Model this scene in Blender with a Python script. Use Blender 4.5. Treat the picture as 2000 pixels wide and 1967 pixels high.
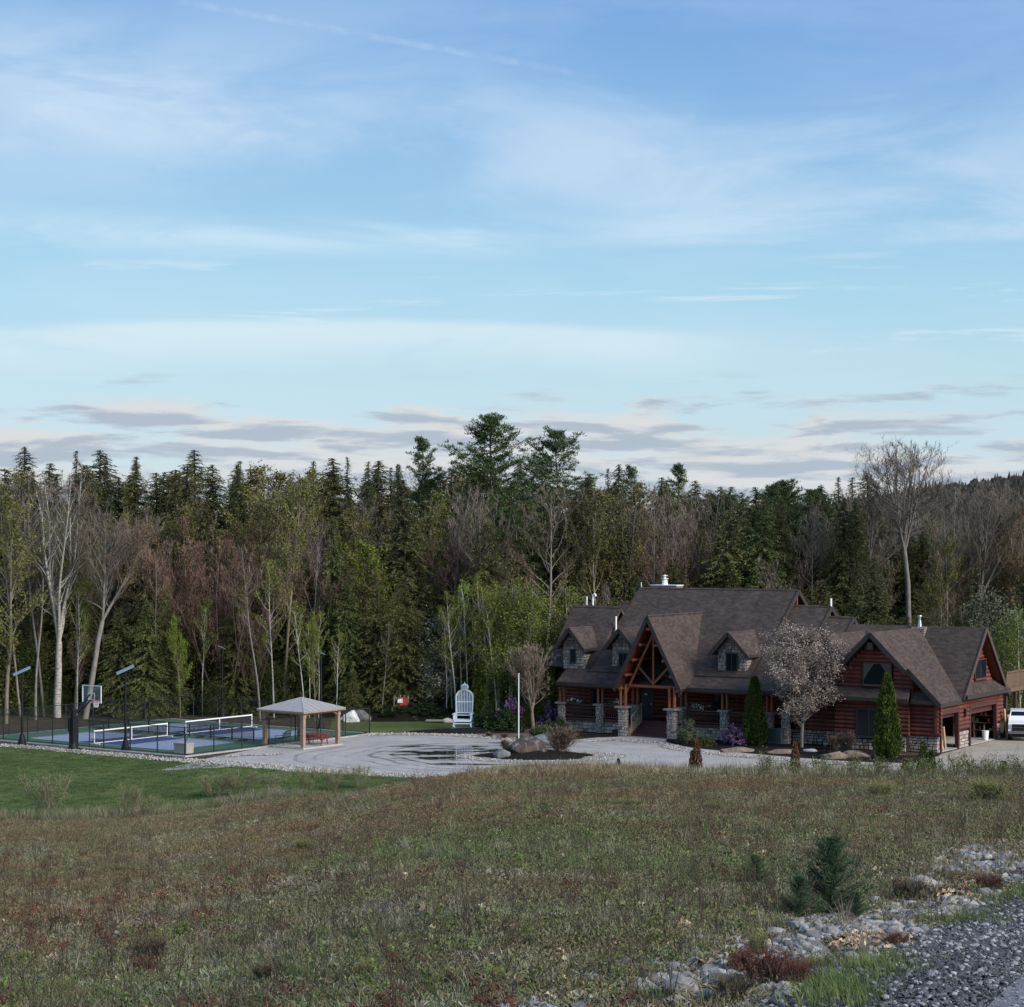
import bpy, math, random
import numpy as np
from mathutils import Vector, Matrix
PI = math.pi
for o in list(bpy.data.objects): bpy.data.objects.remove(o, do_unlink=True)
SC = bpy.context.scene
COL = SC.collection
# ------------------------------------------------------------- camera
CH = 13.8                                    # camera height above the level of the yard
cam_d = bpy.data.cameras.new('camera'); cam = bpy.data.objects.new('camera', cam_d); COL.objects.link(cam)
cam.location = (0, 0, CH); cam.rotation_euler = (PI/2, 0, 0)
cam_d.sensor_width = 36; cam_d.lens = 72; cam_d.shift_y = 0.0333; cam_d.clip_start = .1; cam_d.clip_end = 6000
SC.camera = cam
SC.render.resolution_x = 1024; SC.render.resolution_y = 1007
# ------------------------------------------------------------- sky and sun
SUN_EL, SUN_AZ = math.radians(30), math.radians(127)     # azimuth clockwise from +Y: behind the camera, to the right
w = bpy.data.worlds.new('World'); SC.world = w; w.use_nodes = True
nt = w.node_tree; nt.nodes.clear()
def N(t, **k):
    n = nt.nodes.new(t)
    for a, b in k.items(): setattr(n, a, b)
    return n
def L(a, b): nt.links.new(a, b)
def mth(op, a, b=None, c=None, clamp=False):
    n = N('ShaderNodeMath', operation=op); n.use_clamp = clamp
    for i, v in enumerate((a, b, c)):
        if v is None: continue
        if isinstance(v, (int, float)): n.inputs[i].default_value = v
        else: L(v, n.inputs[i])
    return n.outputs[0]
def mixc(f, a, b, mode='MIX'):
    n = N('ShaderNodeMix', data_type='RGBA', blend_type=mode)
    for i, v in ((0, f), (6, a), (7, b)):
        if isinstance(v, (int, float)): n.inputs[i].default_value = v
        elif isinstance(v, tuple): n.inputs[i].default_value = (*v, 1)
        else: L(v, n.inputs[i])
    return n.outputs[2]
def ramp(f, pts):
    n = N('ShaderNodeValToRGB'); e = n.color_ramp.elements
    while len(e) < len(pts): e.new(.5)
    for q, (p, c) in zip(e, pts):
        q.position = p; q.color = (*c, 1) if isinstance(c, tuple) else (c, c, c, 1)
    L(f, n.inputs[0]); return n.outputs[0]
def noise(vec, s, det=5, rough=.55, dist=0, lac=2):
    n = N('ShaderNodeTexNoise'); n.inputs['Scale'].default_value = s; n.inputs['Detail'].default_value = det
    n.inputs['Roughness'].default_value = rough; n.inputs['Distortion'].default_value = dist; n.inputs['Lacunarity'].default_value = lac
    L(vec, n.inputs['Vector']); return n.outputs['Fac']
def mapping(vec, sc=(1, 1, 1), rot=(0, 0, 0), loc=(0, 0, 0)):
    n = N('ShaderNodeMapping'); n.inputs['Scale'].default_value = sc; n.inputs['Rotation'].default_value = rot; n.inputs['Location'].default_value = loc
    L(vec, n.inputs['Vector']); return n.outputs[0]
sky = N('ShaderNodeTexSky', sky_type='NISHITA'); sky.sun_disc = False
sky.sun_elevation = SUN_EL; sky.sun_rotation = SUN_AZ; sky.altitude = 100; sky.air_density = 1.0; sky.dust_density = .6; sky.ozone_density = 1.4
tc = N('ShaderNodeTexCoord'); D = tc.outputs['Generated']
sep = N('ShaderNodeSeparateXYZ'); L(D, sep.inputs[0]); ZZ = sep.outputs[2]
def rng(f, a, b, c=0, d=1, smooth=True):
    n = N('ShaderNodeMapRange'); n.interpolation_type = 'SMOOTHSTEP' if smooth else 'LINEAR'
    for i, v in enumerate((a, b, c, d)): n.inputs[i+1].default_value = v
    L(f, n.inputs[0]); return n.outputs[0]
SKYMUL = 8.0
# direction measures: E = height over the horizon, XX = sideways, both smooth all round
SX, SY = sep.outputs[0], sep.outputs[1]
rr = mth('SQRT', mth('ADD', mth('MULTIPLY', SX, SX), mth('MULTIPLY', SY, SY))); rr = mth('MAXIMUM', rr, .02)
XX = mth('DIVIDE', SX, rr); E = mth('DIVIDE', ZZ, rr)
# the blue of a clear evening, paler to the horizon, over the physical sky
ge = mth('ADD', E, mth('MULTIPLY', XX, mth('MULTIPLY', rng(E, .10, .28), .11)))
grad = ramp(rng(ge, -.02, .48, smooth=False), [(0, (.46, .56, .69)), (.10, (.54, .70, .79)), (.19, (.48, .70, .81)), (.28, (.39, .655, .83)), (.40, (.28, .525, .79)), (.56, (.185, .385, .74)), (1, (.17, .35, .70))])
grad = mixc(1.0, grad, (SKYMUL, SKYMUL, SKYMUL), 'MULTIPLY')
base = mixc(.85, sky.outputs[0], grad)
def veil(rgb, f, b_): return mixc(f, b_, tuple(x*SKYMUL for x in rgb))
def ring_(e0, slope, wd, lo=None):                 # a soft belt of cloud: how near the direction is to E = e0 + slope*XX
    d = mth('SUBTRACT', E, mth('MULTIPLY_ADD', XX, slope, e0)); return d, rng(mth('ABSOLUTE', d), 0, wd, 1, 0)
wisp = noise(mapping(D, (2.2, 2.2, 9.5), (0, math.radians(14), 0), (.3, 0, .15)), 2.4, 9, .60, .5)
wisp2 = noise(mapping(D, (5, 5, 14), (0, math.radians(-20), 0), (2.3, .5, .4)), 2.6, 8, .62, .8)
soft = noise(mapping(D, (1.4, 1.4, 4.5), (0, math.radians(20), 0), (.9, .2, .7)), 2.0, 3, .5, .3)
_, bA = ring_(.190, -.10, .052)
cir = mth('MULTIPLY', rng(mth('ADD', mth('MULTIPLY', wisp, .6), mth('MULTIPLY', soft, .5)), .42, .66), mth('MULTIPLY_ADD', bA, .52, .30))
cir = mth('ADD', cir, mth('MULTIPLY', mth('MULTIPLY', bA, rng(wisp2, .46, .72)), .34))
c1 = veil((.60, .74, .90), mth('MULTIPLY', cir, .80), base)
# belts: left low streaks, right streaks with a clean lower edge, the broad pale belt in the middle height
_, bB = ring_(.1465, -.004, .014); fB = mth('MULTIPLY', mth('MULTIPLY', bB, rng(XX, -.02, .02, 1, .12)), rng(wisp, .38, .62))
c1 = veil((.68, .84, .93), mth('MULTIPLY', fB, .62), c1)
dC, _ = ring_(.1410, -.006, .01); fC = mth('MULTIPLY', mth('MULTIPLY', rng(dC, -.001, .004), rng(dC, .004, .045, 1, 0)), mth('MULTIPLY', rng(XX, .0, .10), rng(wisp, .30, .60)))
c1 = veil((.62, .78, .91), mth('MULTIPLY', fC, .60), c1)
eD = mth('ADD', mth('MULTIPLY_ADD', mth('ABSOLUTE', mth('ADD', XX, .06)), -.05, .1085), mth('MULTIPLY', mth('SUBTRACT', soft, .5), .02))
dD = mth('SUBTRACT', E, eD); fD = mth('MULTIPLY', mth('MULTIPLY', rng(dD, -.034, -.004), rng(dD, -.003, .004, 1, 0)), mth('MULTIPLY', rng(XX, .04, .14, 1, .05), rng(wisp, .25, .52)))
c1 = veil((.72, .84, .89), mth('MULTIPLY', fD, .62), c1)
nb = noise(mapping(D, (2.6, 2.6, 34), (0, math.radians(1.5), 0), (3.1, 1.7, 2.45)), 2.3, 8, .62, .25)
band = mth('MULTIPLY', rng(nb, .55, .68), mth('MULTIPLY', rng(E, .085, .095), rng(E, .12, .145, 1, 0)))
c2 = veil((.74, .87, .92), mth('MULTIPLY', band, .55), c1)
# a contrail across the upper left
cx = mth('SUBTRACT', E, mth('MULTIPLY_ADD', mth('ADD', XX, .17), -.145, .2600))
cx = mth('ADD', cx, mth('MULTIPLY', mth('POWER', mth('ADD', XX, .17), 2), .10))
tr = mth('MULTIPLY', rng(mth('ABSOLUTE', cx), .0004, .0026, 1, 0), rng(noise(mapping(D, (30, 30, 30)), 3, 5), .35, .7, .03, .26))
tr = mth('MULTIPLY', mth('MULTIPLY', tr, rng(XX, -.19, -.14)), mth('MULTIPLY', rng(XX, .0, .06, 1, 0), rng(SY, 0, .1)))
c2 = veil((.66, .79, .94), tr, c2)
# low stratocumulus near the horizon: grey violet below, cream on top
lm_ = (6.2, 6.2, 42); nl = noise(mapping(D, lm_, (0, math.radians(.6), 0), (1.3, .4, .9)), 2.0, 8, .55, .3)
nls = noise(mapping(D, lm_, (0, math.radians(.6), 0), (1.3, .4, .72)), 2.0, 8, .55, .3)
nf = noise(mapping(D, (16, 16, 85), (0, math.radians(.6), 0), (.3, .8, .2)), 2.0, 6, .6, .4)
nl = mth('ADD', nl, mth('MULTIPLY', mth('SUBTRACT', nf, .5), .22))
cover = rng(E, .030, .080, .33, .585, False)
lowm = mth('MULTIPLY', rng(mth('SUBTRACT', nl, cover), -.04, .13), rng(E, .066, .084, 1, 0))
shade = rng(mth('SUBTRACT', nls, nl), -.10, .07)
lowc = mixc(shade, tuple(x*SKYMUL for x in (.41, .475, .565)), tuple(x*SKYMUL for x in (.69, .695, .70)))
c3 = mixc(mth('MULTIPLY', lowm, .90), c2, lowc)
bg = N('ShaderNodeBackground'); bg.inputs['Strength'].default_value = .12; L(c3, bg.inputs[0])
wo = N('ShaderNodeOutputWorld'); L(bg.outputs[0], wo.inputs[0])
sd = bpy.data.lights.new('sun', 'SUN'); sun = bpy.data.objects.new('sun', sd); COL.objects.link(sun)
sd.energy = 4.6; sd.angle = math.radians(34); sd.color = (1, .93, .85)
sdir = Vector((math.sin(SUN_AZ)*math.cos(SUN_EL), math.cos(SUN_AZ)*math.cos(SUN_EL), math.sin(SUN_EL)))
sun.rotation_euler = sdir.to_track_quat('Z', 'Y').to_euler()
SC.view_settings.view_transform = 'Standard'; SC.view_settings.look = 'None'; SC.view_settings.gamma = 1
SC.view_settings.use_curve_mapping = False; SC.view_settings.exposure = .12
SC.render.engine = 'CYCLES'
SC.cycles.max_bounces = 6; SC.cycles.transparent_max_bounces = 12
# ------------------------------------------------------------- helpers: materials
def mat_new(name):
    global nt
    m = bpy.data.materials.new(name); m.use_nodes = True; nt = m.node_tree
    b = nt.nodes['Principled BSDF']; return m, b
def mat(name, col, rough=.7, var=0, scale=3, metal=0, bump=0, bscale=30, col2=None, spec=.5, rnd=0):
    m, b = mat_new(name)
    b.inputs['Roughness'].default_value = rough; b.inputs['Metallic'].default_value = metal; b.inputs['Specular IOR Level'].default_value = spec
    tc = N('ShaderNodeTexCoord'); v = tc.outputs['Object']
    c = (*col, 1)
    if var or col2:
        n_ = noise(v, scale, 6, .6)
        a = tuple(max(0, x*(1-var)) for x in col); d = col2 or tuple(x*(1+var) for x in col)
        out = ramp(n_, [(.32, a if not col2 else col), (.68, d)])
        if rnd:
            oi = N('ShaderNodeObjectInfo'); out = mixc(1, out, ramp(oi.outputs['Random'], [(0, 1-rnd), (1, 1.0+rnd)]), 'MULTIPLY')
        L(out, b.inputs['Base Color'])
    else: b.inputs['Base Color'].default_value = c
    if bump:
        bm_ = N('ShaderNodeBump'); bm_.inputs['Strength'].default_value = bump; bm_.inputs['Distance'].default_value = .02
        L(noise(v, bscale, 5, .6), bm_.inputs['Height']); L(bm_.outputs[0], b.inputs['Normal'])
    return m
def foliage(name, cols, scale=.5, rnd=.25, rough=.75, world=False, det=3, trans=0):
    m, b = mat_new(name); b.inputs['Roughness'].default_value = rough; b.inputs['Specular IOR Level'].default_value = .2
    if world: v = N('ShaderNodeNewGeometry').outputs['Position']
    else: v = N('ShaderNodeTexCoord').outputs['Object']
    k = len(cols)
    out = ramp(noise(v, scale, det, .65), [(.30+.4*i/(k-1), c) for i, c in enumerate(cols)])
    g = N('ShaderNodeNewGeometry')
    out = mixc(1, out, ramp(g.outputs['Random Per Island'], [(0, .72), (1, 1.28)]), 'MULTIPLY')
    if world: out = mixc(1, out, ramp(noise(v, .13, 3, .6), [(.32, (1.13, .96, .86)), (.5, (1, 1, 1)), (.68, (.84, 1.0, .86))]), 'MULTIPLY')
    oi = N('ShaderNodeObjectInfo'); out = mixc(1, out, ramp(oi.outputs['Random'], [(0, (1-rnd, 1-rnd*1.0, 1-rnd)), (.5, (1+rnd*.5, 1, 1-rnd*.3)), (1, (1+rnd*.4, 1+rnd, 1+rnd*.1))]), 'MULTIPLY')
    L(out, b.inputs['Base Color'])
    if trans:
        t = N('ShaderNodeBsdfTranslucent'); L(out, t.inputs[0]); mx = N('ShaderNodeMixShader'); mx.inputs[0].default_value = trans
        L(b.outputs[0], mx.inputs[1]); L(t.outputs[0], mx.inputs[2]); L(mx.outputs[0], nt.nodes['Material Output'].inputs[0])
    return m
# ------------------------------------------------------------- helpers: objects
def tag(o, label=None, cat=None, group=None, kind=None):
    if label: o['label'] = label
    if cat: o['category'] = cat
    if group: o['group'] = group
    if kind: o['kind'] = kind
    return o
def empty(name, loc=(0, 0, 0), rz=0, label=None, cat=None, group=None, parent=None):
    o = bpy.data.objects.new(name, None); COL.objects.link(o); o.location = loc; o.rotation_euler = (0, 0, rz); o.empty_display_size = .2
    if parent: o.parent = parent
    return tag(o, label, cat, group)
def link(name, me, parent=None, loc=(0, 0, 0), rz=0, kind=None):
    o = bpy.data.objects.new(name, me); COL.objects.link(o); o.parent = parent; o.location = loc; o.rotation_euler = (0, 0, rz)
    if kind: o['kind'] = kind
    return o
def copy_tree(o, parent=None):
    c = o.copy(); COL.objects.link(c); c.parent = parent
    for ch in o.children: copy_tree(ch, c)
    return c
class MB:
    def __init__(s): s.v = []; s.f = []; s.sm = []
    def add(s, vs, fs, smooth=False):
        k = len(s.v); s.v += [tuple(p) for p in vs]; s.f += [tuple(i+k for i in f) for f in fs]; s.sm += [smooth]*len(fs); return s
    def box(s, x0, x1, y0, y1, z0, z1, R=None):
        vs = [(x, y, z) for z in (z0, z1) for y in (y0, y1) for x in (x0, x1)]
        if R is not None: vs = [R @ Vector(p) for p in vs]
        return s.add(vs, [(0, 2, 3, 1), (4, 5, 7, 6), (0, 1, 5, 4), (2, 6, 7, 3), (0, 4, 6, 2), (1, 3, 7, 5)])
    def tube(s, p0, p1, r0, r1=None, n=8, cap=True):
        r1 = r0 if r1 is None else r1; p0 = Vector(p0); p1 = Vector(p1); d = (p1-p0).normalized()
        a = d.orthogonal().normalized(); b = d.cross(a); vs = []
        for p, r in ((p0, r0), (p1, r1)):
            for i in range(n):
                t = 2*PI*i/n; vs.append(p+(a*math.cos(t)+b*math.sin(t))*r)
        s.add(vs, [(i, (i+1) % n, n+(i+1) % n, n+i) for i in range(n)], True)
        if cap: s.add(vs, [tuple(range(n))[::-1], tuple(range(n, 2*n))])
        return s
    def beam(s, p0, p1, w, h=None):
        h = h or w; p0 = Vector(p0); p1 = Vector(p1); d = (p1-p0).normalized()
        up = Vector((0, 0, 1)) if abs(d.z) < .95 else Vector((0, 1, 0)); a = d.cross(up).normalized(); b = a.cross(d)
        vs = [p+a*sx*w/2+b*sy*h/2 for p in (p0, p1) for sx, sy in ((-1, -1), (1, -1), (1, 1), (-1, 1))]
        return s.add(vs, [(3, 2, 1, 0), (4, 5, 6, 7), (0, 1, 5, 4), (1, 2, 6, 5), (2, 3, 7, 6), (3, 0, 4, 7)])
    def slab(s, pts, t, nrm=None):
        pts = [Vector(p) for p in pts]
        if nrm is None: nrm = (pts[1]-pts[0]).cross(pts[2]-pts[1]).normalized()
        if nrm.z < 0: nrm = -nrm
        lo = [p-nrm*t for p in pts]; n = len(pts)
        return s.add(pts+lo, [tuple(range(n)), tuple(range(n, 2*n))[::-1]]+[(i, n+i, n+(i+1) % n, (i+1) % n) for i in range(n)])
    def prism(s, poly, z0, z1):
        n = len(poly); vs = [(x, y, z0) for x, y in poly]+[(x, y, z1) for x, y in poly]
        return s.add(vs, [tuple(range(n))[::-1], tuple(range(n, 2*n))]+[(i, (i+1) % n, n+(i+1) % n, n+i) for i in range(n)])
    def build(s, name, m, parent=None, kind=None, loc=(0, 0, 0), rz=0, smooth=None):
        me = bpy.data.meshes.new(name); me.from_pydata(s.v, [], s.f); me.materials.append(m)
        me.polygons.foreach_set('use_smooth', [bool(x) if smooth is None else smooth for x in s.sm]); me.update()
        o = link(name, me, parent, loc, rz, kind)
        return o
def px(x, y, z=0):                     # the spot in the yard that a place in the survey sheet stands for
    d = (CH-z)*4000/(y-1050); return ((x-1000)/4000*d, d, z)
def np_mesh(name, V, F, m, smooth=False):
    me = bpy.data.meshes.new(name); k = F.shape[1]
    me.vertices.add(len(V)); me.vertices.foreach_set('co', V.astype(np.float32).ravel())
    me.loops.add(F.size); me.loops.foreach_set('vertex_index', F.astype(np.int32).ravel())
    me.polygons.add(len(F)); me.polygons.foreach_set('loop_start', np.arange(0, F.size, k, dtype=np.int32))
    me.polygons.foreach_set('loop_total', np.full(len(F), k, dtype=np.int32))
    me.update(calc_edges=True); me.materials.append(m)
    if smooth: me.polygons.foreach_set('use_smooth', np.ones(len(F), dtype=bool))
    return me
def sstep(t, a, b):
    t = np.clip((t-a)/(b-a), 0, 1); return t*t*(3-2*t)
# ------------------------------------------------------------- terrain
def hgt(x, y):
    x = np.asarray(x, float); y = np.asarray(y, float)
    yy = np.maximum(y, 6.0); u = x/np.maximum(yy, 12)
    s = sstep(u, -.20, .01)
    k = .120*(1-s)+.090*s
    fall = .11*sstep(u, -.13, 0)
    z = 12.2-k*y-fall*np.maximum(0, y-64)
    z = np.where(y < 0, 12.2, z)
    z = z+.10*np.sin(x*.31+1)*np.sin(y*.23)*np.clip(z/3, 0, 1)+.04*np.sin(x*.9+y*.4)*np.clip(z/3, 0, 1)
    r = .35                                               # soft foot of the bank
    z = np.where(z > r, z, np.where(z < -r, 0, (z+r)**2/(4*r)))
    back = .0*y
    hill = np.maximum(0, y-260)*.046*sstep(x/np.maximum(y, 1), .0, .30)
    hill = np.minimum(hill*sstep(y, 230, 500), 34)
    return z+hill
def soil(name, f):
    m, b = mat_new(name); b.inputs['Roughness'].default_value = .95; b.inputs['Specular IOR Level'].default_value = .15
    f(b); return m
def pos(): return N('ShaderNodeNewGeometry').outputs['Position']
def bumpn(b, h, st=.6, dist=.05):
    n = N('ShaderNodeBump'); n.inputs['Strength'].default_value = st; n.inputs['Distance'].default_value = dist
    L(h, n.inputs['Height']); L(n.outputs[0], b.inputs['Normal'])
def f_field(b):
    P = pos()
    big = noise(P, .22, 4, .6); mid = noise(P, 1.3, 6, .7, .5); fine = noise(P, 14, 6, .7)
    c = ramp(mid, [(.30, (.030, .026, .016)), (.42, (.050, .050, .026)), (.52, (.075, .062, .040)), (.62, (.085, .045, .026)), (.75, (.115, .10, .075))])
    g = ramp(fine, [(.25, (.6, .6, .6)), (.75, (1.6, 1.6, 1.55))])
    c = mixc(1, c, g, 'MULTIPLY')
    c = mixc(mth('MULTIPLY', rng(big, .45, .65), .5), c, (.055, .03, .018))
    L(c, b.inputs['Base Color']); bumpn(b, mth('ADD', fine, mid), .8, .08)
M_field = soil('field_soil', f_field)
def f_forest(b):
    P = pos(); c = ramp(noise(P, .8, 6, .7), [(.3, (.035, .028, .018)), (.7, (.090, .070, .045))]); L(c, b.inputs['Base Color'])
M_forest = soil('forest_floor', f_forest)
def f_lawn(b):
    P = pos()
    c = ramp(noise(P, .35, 5, .6), [(.3, (.056, .080, .028)), (.5, (.076, .102, .034)), (.7, (.105, .122, .044))])
    n_ = noise(mapping(P, (1, 4, 1), (0, 0, .25)), 1.2, 4, .6)
    c = mixc(1, c, ramp(n_, [(.3, (.72, .76, .7)), (.7, (1.25, 1.2, 1.2))]), 'MULTIPLY')
    f_ = noise(P, 9, 4, .7); c = mixc(1, c, ramp(f_, [(.3, .7), (.7, 1.3)]), 'MULTIPLY')
    L(c, b.inputs['Base Color']); bumpn(b, f_, .5, .03)
M_lawn = soil('mown_grass', f_lawn)
def grid_mesh(name, xs, ys, m, dz=0, fz=hgt):
    X, Y = np.meshgrid(xs, ys); Zv = fz(X, Y)+dz; V = np.stack([X.ravel(), Y.ravel(), Zv.ravel()], 1)
    nx, ny = len(xs), len(ys); i = np.arange(nx-1); j = np.arange(ny-1); I, J = np.meshgrid(i, j); a = (J*nx+I).ravel()
    return np_mesh(name, V, np.stack([a, a+1, a+nx+1, a+nx], 1), m, True)
# near ground as a fine sheet, the far land coarser
xs = np.concatenate([np.linspace(-900, -60, 22)[:-1], np.linspace(-60, 60, 201), np.linspace(60, 900, 22)[1:]])
ys = np.concatenate([np.linspace(-120, 0, 7)[:-1], np.linspace(0, 125, 251)])
tag(link('field', grid_mesh('field', xs, ys, M_field)), 'rough sloping field of moss, dry stems and stones in the foreground', 'field', kind='structure')
ys = np.concatenate([np.linspace(125, 300, 60), np.linspace(320, 2600, 40)])
tag(link('forest_floor', grid_mesh('forest_floor', xs, ys, M_forest)), 'dark leaf littered forest floor behind the yard', 'ground', kind='structure')
def sheet(name, poly, m, lift, label, cat, kind='structure', sub=1.6):
    # a flat sheet cut from the yard level, following the ground where it rises
    P = np.array(poly, float); x0, y0 = P.min(0); x1, y1 = P.max(0)
    import bmesh
    bm_ = bmesh.new(); vs = [bm_.verts.new((a, b_, 0)) for a, b_ in poly]; bm_.faces.new(vs)
    for ax, lo, hi in ((0, x0, x1), (1, y0, y1)):
        k = int((hi-lo)/sub)
        for i in range(1, k):
            c = lo+(hi-lo)*i/k; no = (1, 0, 0) if ax == 0 else (0, 1, 0); co = (c, 0, 0) if ax == 0 else (0, c, 0)
            bmesh.ops.bisect_plane(bm_, geom=bm_.verts[:]+bm_.edges[:]+bm_.faces[:], plane_co=co, plane_no=no)
    for v in bm_.verts: v.co.z = float(hgt(v.co.x, v.co.y))+lift
    me = bpy.data.meshes.new(name); bmesh.ops.recalc_face_normals(bm_, faces=bm_.faces[:])
    for f_ in bm_.faces:
        if f_.normal.z < 0: f_.normal_flip()
    bm_.to_mesh(me); bm_.free(); me.materials.append(m)
    return tag(link(name, me), label, cat, kind=kind)
def smooth_poly(pts, n=6, closed=True, jit=0, seed=1):
    r = random.Random(seed); out = []; k = len(pts)
    for i in range(k if closed else k-1):
        p0, p1, p2, p3 = (Vector(pts[(i+j) % k] if closed else pts[min(max(i+j, 0), k-1)]) for j in (-1, 0, 1, 2))
        for t in range(n):
            t /= n; q = .5*((2*p1)+(p2-p0)*t+(2*p0-5*p1+4*p2-p3)*t*t+(3*p1-p0-3*p2+p3)*t**3)
            out.append((q.x+r.uniform(-jit, jit), q.y+r.uniform(-jit, jit)))
    return out
def PX(l): return [px(*p)[:2] for p in l]
# lawns
lawn = PX([(-160, 1440), (0, 1456), (180, 1468), (361, 1487), (520, 1502), (700, 1514), (860, 1521.5)])+[(2.0, 112), (-3, 108), (-9, 99), (-16, 93), (-24, 88), (-44, 88), (-60, 112), (-52, 136)]
sheet('lawn', lawn, M_lawn, .012, 'mown green lawn between the court and the field', 'lawn')
sheet('lawn', PX([(640, 1440), (650, 1400), (760, 1396), (900, 1396), (1010, 1403), (1060, 1425), (1010, 1436), (880, 1434), (740, 1436)]), M_lawn, .012, 'strip of green lawn behind the gravel drive', 'lawn')
# drive of crushed stone with wheel tracks and puddles
def f_drive(b):
    P = pos(); sp = N('ShaderNodeSeparateXYZ'); L(P, sp.inputs[0]); X, Y = sp.outputs[0], sp.outputs[1]
    f1 = noise(P, 7, 6, .7); f2 = noise(P, .5, 4, .6)
    c = ramp(f1, [(.25, (.24, .228, .215)), (.5, (.335, .32, .30)), (.75, (.46, .44, .42))])
    c = mixc(1, c, ramp(f2, [(.3, (.82, .84, .88)), (.7, (1.15, 1.13, 1.1))]), 'MULTIPLY')
    # right part, towards the garage: tan
    c = mixc(rng(X, 8, 26), c, mixc(1, c, (1.0, .93, .80), 'MULTIPLY'))
    # wheel tracks: rings round the island
    cx, cy = .6, 129.5
    r = mth('SQRT', mth('ADD', mth('POWER', mth('MULTIPLY', mth('SUBTRACT', X, cx), .80), 2), mth('POWER', mth('SUBTRACT', Y, cy), 2)))
    r = mth('ADD', r, mth('MULTIPLY', noise(P, .16, 2, .5), 2.5))
    wv = mth('SINE', mth('MULTIPLY', r, 5.2)); wv2 = mth('SINE', mth('MULTIPLY', r, 11.7))
    tk = mth('MULTIPLY', rng(mth('ADD', mth('MULTIPLY', wv, .7), mth('MULTIPLY', wv2, .4)), .35, .95), mth('MULTIPLY', rng(r, 5.0, 6.5), rng(r, 11.5, 14, 1, 0)))
    tk = mth('MULTIPLY', tk, rng(X, 3, 8, 1, 0)); tk = mth('MULTIPLY', tk, rng(noise(P, .35, 3, .6), .36, .50))
    c = mixc(mth('MULTIPLY', tk, .75), c, (.10, .10, .11))
    # puddles in front of the island
    e = mth('ADD', mth('POWER', mth('DIVIDE', mth('ADD', X, 3.2), 5.6), 2), mth('POWER', mth('DIVIDE', mth('SUBTRACT', Y, 131.0), 7.6), 2))
    # low ground holds the water, as streaks along the wheel tracks
    pn = noise(mapping(P, (.30, 1.0, 1), (0, 0, -.10)), .85, 4, .55, .4)
    pd = mth('SUBTRACT', mth('ADD', pn, mth('MULTIPLY', tk, .05)), mth('MULTIPLY', e, .17))
    pud = rng(pd, .465, .485); wet = rng(pd, .38, .47)
    c = mixc(mth('MULTIPLY', wet, .45), c, (.09, .09, .095))
    c = mixc(pud, c, (.025, .026, .022))
    L(c, b.inputs['Base Color']); b.inputs['Specular IOR Level'].default_value = .35
    L(mth('SUBTRACT', .92, mth('MULTIPLY', pud, .90)), b.inputs['Roughness'])
    n = N('ShaderNodeBump'); n.inputs['Distance'].default_value = .03
    L(mth('MULTIPLY', mth('SUBTRACT', 1, pud), .7), n.inputs['Strength']); L(f1, n.inputs['Height']); L(n.outputs[0], b.inputs['Normal'])
M_drive = soil('crushed_stone', f_drive)
def f_white(b):
    P = pos(); vo = N('ShaderNodeTexVoronoi'); vo.inputs['Scale'].default_value = 6.5; L(P, vo.inputs['Vector'])
    c = ramp(vo.outputs['Distance'], [(.05, (.48, .455, .42)), (.42, (.36, .335, .305)), (.75, (.14, .13, .12))])
    c = mixc(1, c, ramp(vo.outputs['Color'], [(.2, (.60, .57, .54)), (.8, (1.25, 1.22, 1.2))]), 'MULTIPLY')
    L(c, b.inputs['Base Color']); n = N('ShaderNodeBump'); n.invert = True; n.inputs['Distance'].default_value = .06; L(vo.outputs['Distance'], n.inputs['Height']); L(n.outputs[0], b.inputs['Normal'])
M_white = soil('pale_round_stone', f_white)
def f_mulch(b):
    P = pos(); c = ramp(noise(P, 9, 5, .7), [(.3, (.004, .004, .004)), (.7, (.020, .016, .014))]); L(c, b.inputs['Base Color']); bumpn(b, noise(P, 20, 3, .7), 1, .05)
M_mulch = soil('black_mulch', f_mulch)
dr = [(-21, 121)]+PX([(410, 1481), (520, 1459), (722, 1435), (790, 1432), (880, 1434), (1000, 1441), (1120, 1446), (1200, 1437), (1275, 1437), (1350, 1452), (1500, 1462), (1640, 1475), (1800, 1478), (1836, 1474), (1894, 1458), (1950, 1444), (2040, 1425), (2200, 1425)])+[(62, 128), (58, 104), (20, 100), (2, 112)]+PX([(850, 1520), (640, 1511), (480, 1497)])
sheet('driveway', dr, M_drive, .020, 'grey crushed stone driveway with wheel tracks and puddles', 'driveway')
def band(pts, wd, seed=1, taper=True):                       # strip along a line of yard points
    c = smooth_poly(pts, 6, False); r = random.Random(seed); a, b_ = [], []
    for i, p in enumerate(c):
        q = c[min(i+1, len(c)-1)]; o = c[max(i-1, 0)]; d = Vector((q[0]-o[0], q[1]-o[1])).normalized(); n = Vector((-d.y, d.x))
        k = min(1, .25+i/4, .25+(len(c)-1-i)/4) if taper else 1
        a.append((p[0]+n.x*wd*k*(.5+r.uniform(-.12, .12)), p[1]+n.y*wd*k*(.5+r.uniform(-.12, .12)))); b_.append((p[0]-n.x*wd*k*(.5+r.uniform(-.12, .12)), p[1]-n.y*wd*k*(.5+r.uniform(-.12, .12))))
    return a+b_[::-1]
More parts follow.
